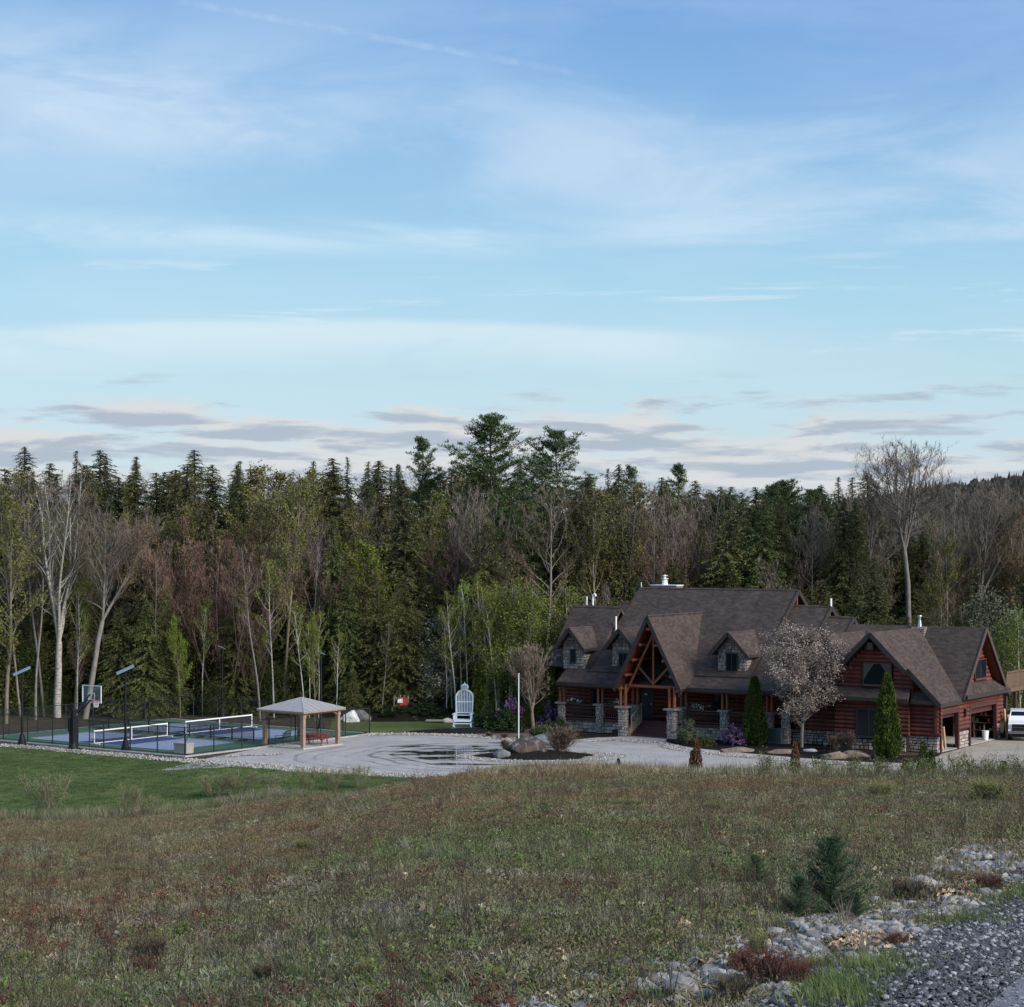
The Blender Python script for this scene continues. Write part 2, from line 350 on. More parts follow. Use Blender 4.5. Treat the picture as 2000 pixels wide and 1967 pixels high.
EDG = [band(PX([(300, 1484), (420, 1489), (520, 1498), (640, 1508), (760, 1514), (860, 1517), (960, 1516), (1100, 1512), (1160, 1512)]), 2.0, 3),
       band(PX([(690, 1437), (760, 1434.5), (840, 1435), (900, 1437), (960, 1441), (1010, 1446), (1060, 1452)]), 1.7, 4),
       band(PX([(1120, 1450), (1160, 1447), (1200, 1446), (1250, 1449), (1290, 1452)]), 1.4, 5),
       band(PX([(1290, 1452), (1330, 1464), (1400, 1473), (1500, 1482), (1600, 1490), (1700, 1496), (1790, 1497)]), 1.3, 6),
       band(PX([(-60, 1453), (60, 1460), (150, 1468), (240, 1476), (350, 1486), (430, 1488)]), 1.6, 7),
       band(PX([(425, 1480), (470, 1476), (520, 1475), (555, 1473)]), 1.0, 8)]
for q in EDG: sheet('gravel_border', q, M_white, .035, 'strip of pale rounded stones along the drive edge', 'gravel')
# island: pale stones, black mulch
isl = [(1.9+5.3*math.cos(t)*(1+.08*math.sin(3*t)), 128.7+3.5*math.sin(t)*(1+.1*math.sin(2*t+1))) for t in np.linspace(0, 2*PI, 40)[:-1]]
sheet('gravel_border', isl, M_white, .035, 'ring of pale stones round the boulder island in the drive', 'gravel')
def mound(name, cx, cy, rx, ry, h, m, label, cat='mulch bed', rot=0, seed=2):
    r = random.Random(seed); ph = [r.uniform(0, 6) for _ in range(4)]; V = []; F = []; nr, na = 9, 40
    for i in range(nr+1):
        for j in range(na):
            t = 2*PI*j/na; k = 1+.09*math.sin(3*t+ph[0])+.06*math.sin(5*t+ph[1]); q = i/nr
            x, y = rx*q*k*math.cos(t), ry*q*k*math.sin(t); x, y = x*math.cos(rot)-y*math.sin(rot), x*math.sin(rot)+y*math.cos(rot)
            V.append((x, y, h*(1-q*q)**1.3*(1+.12*math.sin(4*t+ph[2]+5*q))-(.03 if i == nr else -.02)))
    for i in range(nr):
        for j in range(na): a = i*na+j; b_ = i*na+(j+1) % na; F.append((a, b_, b_+na, a+na))
    o = MB().add(V, F, True).build(name, m); o.location = (cx, cy, .04); return tag(o, label, cat, kind='structure')
mound('mulch_bed', 1.5, 128.9, 3.7, 2.2, .34, M_mulch, 'black mulch mound of the island under the big boulder')
x_, y_, _ = px(915, 1431); mound('mulch_bed', x_, y_+.4, 4.2, 1.8, .22, M_mulch, 'black mulch bed under the white rocking chair', seed=5)
x_, y_, _ = px(800, 1407); mound('mulch_bed', x_, y_+.8, 5.2, 2.0, .9, M_mulch, 'dark mound behind the lawn under the red toy house', seed=8)
x_, y_, _ = px(1160, 1439); mound('mulch_bed', x_, y_+.2, 1.6, .9, .10, M_mulch, 'small black mulch bed left of the entry steps', seed=9)
bed = smooth_poly(PX([(1300, 1447), (1340, 1459), (1420, 1468), (1520, 1477), (1620, 1485), (1720, 1490), (1790, 1490), (1812, 1484), (1836, 1474), (1760, 1476), (1680, 1452), (1600, 1442), (1500, 1446), (1400, 1444), (1340, 1440)]), 5)
sheet('mulch_bed', bed, M_mulch, .05, 'long black mulch bed along the front of the log house', 'mulch bed')
bed2 = smooth_poly(PX([(930, 1437), (1000, 1442), (1080, 1447), (1125, 1442), (1100, 1425), (1040, 1412), (960, 1420)]), 5)
M_leaf_lit = mat('dry_litter', (.10, .07, .05), .95, .5, 8)
sheet('planting_bed', bed2, M_leaf_lit, .05, 'brown leaf covered planting bed left of the log house', 'planting bed')
# gravel road, lower right, where the photographer stands
def rd(t, off): return (-2.6+3.5*t/9.1*1.0+off, t)
def road_poly(o0, o1, t0=-60, t1=75, step=3):
    a = []; b_ = []
    for t in np.arange(t0, t1+.1, step):
        cvt = -2.75+.385*t+ (0.0 if t < 22 else .010*(t-22)**2)
        a.append((cvt+o0, t)); b_.append((cvt+o1, t))
    return a+b_[::-1]
def f_road(b):
    P = pos(); f1 = noise(P, 22, 6, .75); f2 = noise(P, 1.2, 4, .6)
    c = ramp(f1, [(.28, (.10, .105, .115)), (.5, (.19, .195, .21)), (.72, (.36, .36, .37))])
    c = mixc(1, c, ramp(f2, [(.3, .85), (.7, 1.15)]), 'MULTIPLY'); L(c, b.inputs['Base Color']); bumpn(b, f1, 1, .03)
M_road = soil('road_gravel', f_road)
def f_verge(b):
    P = pos(); vo = N('ShaderNodeTexVoronoi'); vo.inputs['Scale'].default_value = 24; L(P, vo.inputs['Vector'])
    c = ramp(vo.outputs['Color'], [(.2, (.035, .038, .045)), (.6, (.085, .09, .10)), (.95, (.20, .20, .21))])
    c = mixc(rng(vo.outputs['Distance'], .25, .6), c, (.015, .015, .017)); L(c, b.inputs['Base Color'])
    n = N('ShaderNodeBump'); n.invert = True; n.inputs['Distance'].default_value = .04; L(vo.outputs['Distance'], n.inputs['Height']); L(n.outputs[0], b.inputs['Normal'])
M_verge = soil('dark_stone_verge', f_verge)
sheet('road_verge', road_poly(-.15, 1.35), M_verge, .016, 'band of dark broken stone beside the gravel road', 'verge', sub=.8)
sheet('road', road_poly(1.1, 7.0), M_road, .030, 'grey gravel road in the lower right corner', 'road', sub=.8)
# ------------------------------------------------------------- trees: segments turned into bark and leaves
def perp(Dn):
    a = np.cross(Dn, np.array([0, 0, 1.0])); l = np.linalg.norm(a, axis=1, keepdims=True)
    a = np.where(l < 1e-4, np.array([[1.0, 0, 0]]), a/np.maximum(l, 1e-6)); return a, np.cross(a, Dn)
def seg_mesh(S, n):                          # S: rows p0(3) p1(3) r0 r1 -> prisms with n sides (n=2: a flat ribbon)
    S = np.asarray(S, float).reshape(-1, 8); P0, P1, r0, r1 = S[:, :3], S[:, 3:6], S[:, 6:7], S[:, 7:8]
    Dn = P1-P0; Dn = Dn/np.maximum(np.linalg.norm(Dn, axis=1, keepdims=True), 1e-6); a, b = perp(Dn); m = len(S)
    if n == 2:
        V = np.stack([P0-a*r0, P0+a*r0, P1+a*r1, P1-a*r1], 1).reshape(-1, 3)
        return V, np.arange(4*m).reshape(-1, 4)
    ring = []
    for P, r in ((P0, r0), (P1, r1)):
        for i in range(n):
            t = 2*PI*i/n; ring.append(P+(a*math.cos(t)+b*math.sin(t))*r)
    V = np.stack(ring, 1).reshape(-1, 3); base = np.arange(m)[:, None]*2*n; F = []
    for i in range(n): F.append(np.concatenate([base+i, base+(i+1) % n, base+n+(i+1) % n, base+n+i], 1))
    return V, np.stack(F, 1).reshape(-1, 4)
def join(parts):
    Vs = []; Fs = []; k = 0
    for V, F in parts:
        if len(V) == 0: continue
        Vs.append(V); Fs.append(F+k); k += len(V)
    return np.concatenate(Vs), np.concatenate(Fs)
def kites(rs, C, size, asp=.5, up=0.0, dirs=None):       # little leaf quads round the points C
    m = len(C); d = rs.normal(size=(m, 3)) if dirs is None else dirs+rs.normal(size=(m, 3))*.35
    d[:, 2] += up; d /= np.maximum(np.linalg.norm(d, axis=1, keepdims=True), 1e-6)
    a = np.cross(d, rs.normal(size=(m, 3))); a /= np.maximum(np.linalg.norm(a, axis=1, keepdims=True), 1e-6)
    s = (size*rs.uniform(.6, 1.4, (m, 1)))
    V = np.stack([C, C+d*s*.5+a*s*asp*.5, C+d*s, C+d*s*.5-a*s*asp*.5], 1).reshape(-1, 3)
    return V, np.arange(4*m).reshape(-1, 4)
def wander(r, p, d, length, n, r0, r1, jit=.12, lift=0.0):
    out = []; q = p.copy(); d = d/np.linalg.norm(d)
    for i in range(n):
        d = d+np.array([r.gauss(0, jit), r.gauss(0, jit), r.gauss(0, jit*.6)+lift]); d /= np.linalg.norm(d)
        q2 = q+d*length/n; a = r0+(r1-r0)*i/n; b = r0+(r1-r0)*(i+1)/n; out.append((*q, *q2, a, b)); q = q2
    return out
def bare_tree(seed, H=18, spread=3.2, r0=.17, first=.35, nl=16, leaders=1, leafs=0, leafsize=.12, twig=1.0, asc=.9, fork=.45, lean=0, tw=.011, bush=False):
    r = random.Random(seed); rs = np.random.RandomState(seed)
    big = []; mid = []; tw_ = []; tips = []
    stems = []
    if leaders == 1:
        s = wander(r, np.zeros(3), np.array([lean, 0, 1.0]), H, 14, r0, .02, .024, .02); big += s; stems.append((s, first, H))
    else:
        fz = fork*H if not bush else .02*H
        t = wander(r, np.zeros(3), np.array([lean, 0, 1.0]), max(fz, .3), 5, r0, r0*.75, .03, .02); big += t; top = np.array(t[-1][3:6])
        for k in range(leaders):
            az = 2*PI*k/leaders+r.uniform(-.4, .4); tl = r.uniform(.16, .40) if not bush else r.uniform(.12, .5)
            s = wander(r, top if not bush else np.array([math.cos(az), math.sin(az), 0])*r.uniform(.05, .25), np.array([math.cos(az)*tl+lean, math.sin(az)*tl, 1.0]), (H-fz)*r.uniform(.8, 1.02), 11, r0*r.uniform(.4, .62), .02, .05, .05)
            big += s; stems.append((s, .10 if not bush else first, H-fz))
    for s, f0, hh in stems:
        ns = max(5, int(nl*1.0/len(stems)**.5))
        for i in range(ns):
            t = f0+(1-f0)*((i+r.random())/ns)**.9; t = min(t, .99); k = int(t*len(s)); fr = t*len(s)-k; sg = s[k]
            p = np.array(sg[:3])+(np.array(sg[3:6])-np.array(sg[:3]))*fr; rr = sg[6]+(sg[7]-sg[6])*fr
            env = max(0, math.sin(PI*min(1, (t-f0)/(1-f0)*.80+.20)))**.8
            Lm = spread*env*r.uniform(.65, 1.15)*(1 if leaders == 1 else .7); az = r.uniform(0, 2*PI)
            up = asc*r.uniform(.6, 1.3)
            lim = wander(r, p, np.array([math.cos(az), math.sin(az), up]), Lm*1.15, 6, min(rr*.6, .05+Lm*.008), .010, .11, .06)
            mid += lim
            nsub = max(3, int(Lm*3.2))
            for j in range(nsub):
                a = lim[min(5, int((.2+.8*(j+r.random())/nsub)*6))]; p2 = np.array(a[3:6]); d = p2-np.array(a[:3]); d /= np.linalg.norm(d)
                d = d+np.array([r.gauss(0, .55), r.gauss(0, .55), r.gauss(.1, .35)])
                L2 = Lm*r.uniform(.22, .48); sub = wander(r, p2, d, L2, 3, .012, .006, .14, .08); tw_ += sub
                for s2 in sub:
                    for _ in range(int(3*twig+r.random())):
                        q = np.array(s2[3:6]); dd = np.array(s2[3:6])-np.array(s2[:3]); dd /= np.linalg.norm(dd); dd = dd+np.array([r.gauss(0, .6), r.gauss(0, .6), r.gauss(.15, .4)])
                        e = q+dd/np.linalg.norm(dd)*r.uniform(.25, .75)*min(1, .4+L2*.5); tw_.append((*q, *e, tw, tw*.45)); tips.append(e); tips.append(q)
    B = join([seg_mesh(big, 7), seg_mesh(mid, 4)])
    T = [seg_mesh(tw_, 2)]
    tips = np.array(tips); Lf = None
    if leafs:
        C = np.repeat(tips, max(1, int(leafs)), 0)[:int(len(tips)*leafs)]; C = C+rs.normal(size=C.shape)*.10
        Lf = kites(rs, C, leafsize, .6, .1)
    return B, join(T), Lf
def conifer(seed, H=18, R=3.0, first=.05, dens=1.0, droop=.25, spray=.55, pw=.75, gap=.0, w=.30):
    r = random.Random(seed); rs = np.random.RandomState(seed)
    trunk = wander(r, np.zeros(3), np.array([0, 0, 1.0]), H, 10, .010*H+.03, .015, .012, .02)
    C = []; Dr = []; br = []
    nb = int(H*15*dens)
    for i in range(nb):
        t = min(.995, first+(1-first)*(i+r.random())/nb); z = t*H
        env = min(1, (t-first)/.10+.45)*(1-t)**pw*(1+.22*math.sin(z*2.1+seed)+.14*math.sin(z*5.3+seed*2)); Lb = R*env*r.uniform(.62, 1.14)+.10
        if r.random() < gap: continue
        az = r.uniform(0, 2*PI); sl = r.uniform(-.1, .35)*(1 if t < .8 else 2.2)
        tx = trunk[min(9, int(t*10))]; p = np.array([tx[0], tx[1], z]); n = 5; d = np.array([math.cos(az), math.sin(az), sl]); q = p.copy(); prev = q.copy()
        for k in range(n):
            d[2] -= droop*2/n; q2 = q+d/np.linalg.norm(d)*Lb/n; br.append((*q, *q2, .022*(1-k/n)+.006, .022*(1-(k+1)/n)+.006))
            m = max(1, int(Lb*5.2*dens/n*(1 if k else .4)*2.0+r.random()))
            for _ in range(m):
                f = r.random(); c = q+(q2-q)*f; side = r.choice((-1, 1)); dn = d/np.linalg.norm(d)
                sd = np.array([-dn[1]*side, dn[0]*side, 0])
                C.append(c); Dr.append(dn*r.uniform(.3, 1.0)+sd*r.uniform(.1, .9)+np.array([0, 0, r.uniform(-.55, .05)]))
            q = q2
        C.append(q); Dr.append(d.copy())
    C = np.array(C); Dr = np.array(Dr); K = kites(rs, C, spray*(.5+.5*np.clip((1-C[:, 2:3]/H)*3, 0, 1)), w, 0, Dr)
    return seg_mesh(trunk, 7), join([K]), seg_mesh(br, 3)
def white_pine(seed, H=24, R=5, first=.25, flat=.0, step=.95):
    r = random.Random(seed); rs = np.random.RandomState(seed)
    trunk = wander(r, np.zeros(3), np.array([0, 0, 1.0]), H, 14, .28, .03, .015, .02); C = []; Dr = []; br = []
    z = first*H
    while z < H*.99:
        t = max(0, (z/H-first)/(1-first)); env = min(1, .55+t*1.6)*(1-t**2.4)**.8*R+.35
        nb = r.randint(4, 7)
        for k in range(nb):
            az = r.uniform(0, 2*PI); Lb = env*r.uniform(.45, 1.15); sg = trunk[min(13, int(z/H*14))]; p = np.array([sg[0], sg[1], z+r.uniform(-.25, .25)])
            sl = .05+.75*t*t+r.uniform(-.06, .14); s = wander(r, p, np.array([math.cos(az), math.sin(az), sl]), Lb, 6, .05*(1-t)+.02, .012, .05, .035); br += s
            for j in range(6):
                if j/6 < .30*(1-t): continue
                a, b = np.array(s[j][:3]), np.array(s[j][3:6]); dn = (b-a)/np.linalg.norm(b-a)
                for _ in range(max(2, int(Lb*1.9))):
                    c = a+(b-a)*r.random(); wd = .13*Lb+.20; side = np.array([-dn[1], dn[0], 0])*r.gauss(0, wd); c = c+side+np.array([0, 0, abs(r.gauss(0, .09))])
                    for _ in range(14):
                        C.append(c+np.array([r.gauss(0, .11), r.gauss(0, .11), r.gauss(0, .05)])); Dr.append(dn*r.uniform(0, .8)+np.array([r.gauss(0, .6), r.gauss(0, .6), r.uniform(.0, .9)]))
        z += step*r.uniform(.75, 1.25)*(1-.35*t)
    C = np.array(C); Dr = np.array(Dr)
    return seg_mesh(trunk, 8), kites(rs, C, .27, .20, 0, Dr), seg_mesh(br, 4)
def leafy(seed, H=9, R=1.7, n=5200, size=.20, first=.12, r0=.06, stems=1, holes=.35):
    r = random.Random(seed); rs = np.random.RandomState(seed); B, T, _ = bare_tree(seed, H, R, r0, first, 14, stems, 0, asc=1.3, fork=.1, twig=.4, bush=stems > 1)
    # leaf clumps spread through the crown volume
    k = 75; t = rs.uniform(0, 1, k)**.9; env = np.sin(PI*np.clip(t*.84+.10, 0, 1))**.7*R; az = rs.uniform(0, 2*PI, k); q = np.sqrt(rs.uniform(.05, 1, k))*env
    cc = np.stack([q*np.cos(az), q*np.sin(az), H*(first+(1-first)*t)], 1); idx = rs.randint(0, k, n); C = cc[idx]+rs.normal(size=(n, 3))*np.array([.30, .30, .38])*(R/1.7)
    return B, T, kites(rs, C, size, .65, .1)
# barks and leaves
def bark(name, c1, c2, birch=False):
    m, b = mat_new(name); b.inputs['Roughness'].default_value = .9; v = N('ShaderNodeTexCoord').outputs['Object']
    c = ramp(noise(mapping(v, (3, 3, .8)), 2, 6, .7), [(.3, c1), (.7, c2)])
    if birch: c = mixc(rng(noise(mapping(v, (2, 2, 14)), 1.5, 4, .6), .55, .62), c, (.05, .045, .04))
    oi = N('ShaderNodeObjectInfo'); c = mixc(1, c, ramp(oi.outputs['Random'], [(0, .8), (1, 1.2)]), 'MULTIPLY')
    L(c, b.inputs['Base Color']); return m
BK = dict(grey=bark('grey_bark', (.075, .066, .056), (.19, .175, .155)), pale=bark('pale_bark', (.10, .09, .078), (.23, .21, .185)), birch=bark('birch_bark', (.28, .27, .24), (.48, .46, .41), True),
          dark=bark('dark_bark', (.022, .019, .016), (.07, .06, .05)), red=bark('reddish_bark', (.06, .036, .028), (.15, .10, .085)), tan=bark('tan_bark', (.11, .09, .065), (.25, .21, .16)))
def twm(name, c): return foliage(name, [tuple(x*.75 for x in c), c, tuple(x*1.3 for x in c)], .6, .15)
TW = dict(grey=twm('grey_twigs', (.175, .148, .120)), red=twm('red_twigs', (.21, .148, .118)), pink=twm('pink_grey_twigs', (.20, .16, .14)), tan=twm('tan_twigs', (.19, .165, .11)), dark=twm('dark_twigs', (.035, .028, .022)))
LF = dict(hem=foliage('hemlock_needles', [(.042, .056, .021), (.076, .092, .034), (.118, .132, .050)], .5, .28),
          hemd=foliage('dark_needles', [(.024, .040, .018), (.042, .062, .027), (.072, .094, .040)], .5, .25),
          hemo=foliage('olive_needles', [(.058, .068, .024), (.100, .106, .038), (.145, .148, .055)], .6, .22),
          pine=foliage('pine_needles', [(.028, .050, .020), (.050, .080, .030), (.080, .112, .042)], .6, .15),
          olive=foliage('olive_buds', [(.075, .078, .022), (.115, .112, .034), (.155, .145, .048)], .6, .25),
          tanb=foliage('tan_buds', [(.10, .070, .034), (.14, .10, .050), (.17, .13, .065)], .6, .2),
          redb=foliage('red_buds', [(.12, .070, .050), (.17, .10, .072), (.21, .135, .095)], .6, .12),
          green=foliage('fresh_green_leaves', [(.075, .105, .024), (.12, .155, .036), (.18, .215, .055)], .7, .18, trans=.25),
          lime=foliage('yellow_green_leaves', [(.10, .13, .016), (.16, .20, .026), (.22, .26, .04)], .7, .15, trans=.25),
          shade=foliage('understory_leaves', [(.026, .040, .012), (.048, .066, .018), (.080, .098, .030)], .7, .25),
          sage=foliage('sage_leaves', [(.06, .075, .045), (.095, .11, .07), (.14, .155, .10)], .7, .2),
          bloss=foliage('white_blossom', [(.07, .09, .05), (.17, .19, .13), (.36, .37, .30)], 1.2, .1),
          hill=foliage('hill_canopy', [(.016, .020, .014), (.034, .034, .024), (.055, .048, .035)], .03, .3))
PROTO = {}
def proto(kind, B, T, Lf, bk, tw=None, lf=None):
    tb = np_mesh(kind+'_trunk', *B, BK[bk])
    mats = []; Vs = []; ms = []
    for q, m in ((T, tw), (Lf, lf)):
        if q is not None and len(q[0]): Vs.append(q); mats.append(m); ms += [len(mats)-1]*len(q[1])
    V, F = join(Vs); me = np_mesh(kind+'_crown', V, F, mats[0])
    for m in mats[1:]: me.materials.append(m)
    me.polygons.foreach_set('material_index', np.array(ms, dtype=np.int32))
    PROTO.setdefault(kind, []).append((tb, me, float(V[:, 2].max())))
def add_con(kind, bk, lf, *a, **k):
    B, K, br = conifer(*a, **k); proto(kind, B, br, K, bk, TW['dark'], LF[lf])
for s in (1, 3): add_con('hemlock', 'dark', 'hem', s, 16, 3.0+.3*s, .03, 2.9, .34, .25, .70, 0, .24)
for s in (4, 5): add_con('dark_conifer', 'dark', 'hemd', s, 18, 3.3, .04, 2.4, .36, .27, .72, 0, .24)
for s in (6, 7): add_con('olive_conifer', 'dark', 'hemo', s, 13, 3.6, .02, 2.9, .28, .22, .62, 0, .24)
for s in (8, 10): add_con('spruce', 'dark', 'hemd', s, 17, 2.9, .10, 2.2, .40, .24, 1.1, .05, .22)
for s, f in ((11, .22), (12, .30), (13, .35)):
    B, K, br = white_pine(s, 24, (5.6, 5.8, 4.0)[s-11], f, step=(.85, 1.15, 1.0)[s-11]); proto('white_pine', B, br, K, 'grey', TW['dark'], LF['pine'])
def add_bare(kind, bk, twk, lf, seed, **k):
    B, T, Lf = bare_tree(seed, **k); proto(kind, B, T, Lf, bk, TW[twk], LF[lf] if lf else None)
for s in (21, 22, 23): add_bare('bare_tree', 'grey', 'grey', 'tanb', s, H=17, spread=3.6, r0=.15, first=.30, nl=30, twig=1.7, asc=1.2, leafs=.4, leafsize=.09)
for s in (24, 25): add_bare('bare_pink', 'pale', 'pink', 'redb', s, H=17, spread=3.2, r0=.13, first=.30, nl=32, twig=1.8, asc=1.5, leafs=.4, leafsize=.10)
add_bare('forked_pale', 'birch', 'grey', 'tanb', 26, H=20, spread=4.2, r0=.30, nl=44, leaders=6, fork=.30, twig=1.2, asc=1.5, leafs=.3, leafsize=.10)
add_bare('leaning_pale', 'pale', 'grey', 'tanb', 27, H=17, spread=4.6, r0=.26, nl=34, leaders=3, fork=.48, lean=.22, twig=1.2, asc=1.0, leafs=.3, leafsize=.11)
for s in (28, 29): add_bare('red_maple', 'red', 'red', 'redb', s, H=14, spread=3.2, r0=.12, first=.10, nl=46, leaders=6, bush=True, twig=1.5, asc=1.7, leafs=.6, leafsize=.09)
for s in (30, 31, 32): add_bare('budding_tree', 'tan', 'tan', 'olive', s, H=17, spread=3.2, r0=.13, first=.24, nl=30, twig=1.5, asc=1.5, leafs=1.2, leafsize=.15)
for s in (33, 34): add_bare('lime_tree', 'tan', 'tan', 'lime', s, H=14, spread=2.8, r0=.11, first=.18, nl=24, twig=1.0, asc=1.5, leafs=2.2, leafsize=.17)
for s in (35, 36, 37): add_bare('birch', 'birch', 'tan', 'lime', s, H=12, spread=1.7, r0=.075, first=.38, nl=20, twig=1.1, asc=1.3, leafs=1.3, leafsize=.12, lean=(.10, -.05, .04)[s-35])
add_bare('great_bare', 'grey', 'grey', None, 38, H=27, spread=6.0, r0=.26, nl=34, leaders=11, fork=.60, twig=1.3, asc=.5, tw=.013)
for s in (39, 40): add_bare('pole_tree', 'pale', 'grey', 'olive', s, H=16, spread=2.2, r0=.11, first=.5, nl=16, twig=1.0, asc=1.2, leafs=.5, leafsize=.12, lean=(.08, -.06)[s-39])
for s in (41, 42): B, T, Lf = leafy(s, 9, 1.8, 7200, .13, stems=1); proto('green_tree', B, T, Lf, 'birch', TW['tan'], LF['green'])
for s in (43, 44): B, T, Lf = leafy(s, 5, 2.4, 8000, .13, .04, .05, 5); proto('understory', B, T, Lf, 'dark', TW['tan'], LF['shade'])
B, T, Lf = leafy(45, 7, 1.5, 2300, .12, .2, .05, 2); proto('blossom_tree', B, T, Lf, 'pale', TW['tan'], LF['bloss'])
for s in (46, 47): B, T, Lf = leafy(s, 8, 2.3, 5200, .16, .05, .07, 4); proto('sage_bush', B, T, Lf, 'grey', TW['tan'], LF['sage'])
NAME = dict(hemlock='hemlock_tree', dark_conifer='conifer_tree', olive_conifer='conifer_tree', spruce='spruce_tree', white_pine='pine_tree', bare_tree='bare_tree', bare_pink='bare_tree', forked_pale='forked_tree', leaning_pale='leaning_tree',
            red_maple='maple_tree', budding_tree='budding_tree', lime_tree='leafing_tree', birch='birch_tree', great_bare='bare_tree', pole_tree='slender_tree', green_tree='leafing_tree', understory='understory_shrub', blossom_tree='blossoming_tree', sage_bush='grey_green_shrub')
DESC = dict(hemlock='dark green hemlock', dark_conifer='blackish green conifer', olive_conifer='olive green conifer', spruce='narrow pointed spruce', white_pine='white pine with layered branches', bare_tree='bare grey brown tree', bare_pink='bare tree with pinkish twigs',
            forked_pale='pale trunked tree forking low', leaning_pale='pale leaning tree', red_maple='reddish budding maple', budding_tree='tree with olive buds', lime_tree='yellow green leafing tree', birch='slender birch', great_bare='very tall bare tree', pole_tree='slender pale stemmed tree',
            green_tree='bright green young tree', understory='dark green shrub', blossom_tree='small tree in white blossom', sage_bush='grey green leafy shrub')
MARKS = [(-500, 60, 'at the far left'), (60, 190, 'behind the basketball hoop'), (190, 330, 'behind the nearer lamp pole'), (330, 480, 'behind the courts far end'), (480, 640, 'behind the pavilion'),
         (640, 830, 'behind the red playhouse'), (830, 960, 'behind the white rocking chair'), (960, 1120, 'left of the log house'), (1120, 1300, 'above the house left wing'), (1300, 1480, 'above the house main roof'),
         (1480, 1640, 'above the flowering tree'), (1640, 1800, 'above the garage ridge'), (1800, 2600, 'right of the garage')]
ROW = {0: 'at forest edge', 1: 'mid forest', 2: 'on skyline'}
used = {}; PN = [0]; FOREST = []
def tree(kind, x, d, top, row=0, label=None, wide=1.0, rot=None, pi=None, z0=None):
    # x, top: column and treetop line on the survey sheet; d: distance in metres
    r = random.Random(PN[0]*7+3); PN[0] += 1
    P = PROTO[kind]; tb, cr, hh = P[(pi if pi is not None else r.randrange(len(P)))]
    X = (x-1000)/4000*d; g = float(hgt(X, d)); H = CH-(top-1050)*d/4000-g; s = H/hh
    mk = [m for a, b, m in MARKS if a <= x < b][0]
    lab = label or f"{DESC[kind]} {ROW[row]} {mk}"
    used.setdefault(lab, []).append(0)
    rz = r.uniform(0, 2*PI) if rot is None else rot
    e = empty(NAME[kind], (X, d, g-.05), rz, lab, 'shrub' if kind in ('understory', 'sage_bush') else 'tree')
    e.scale = (s*wide, s*wide, s); FOREST.append(e)
    link('trunk', tb, e); link('crown', cr, e); return e
R_ = random.Random(77)
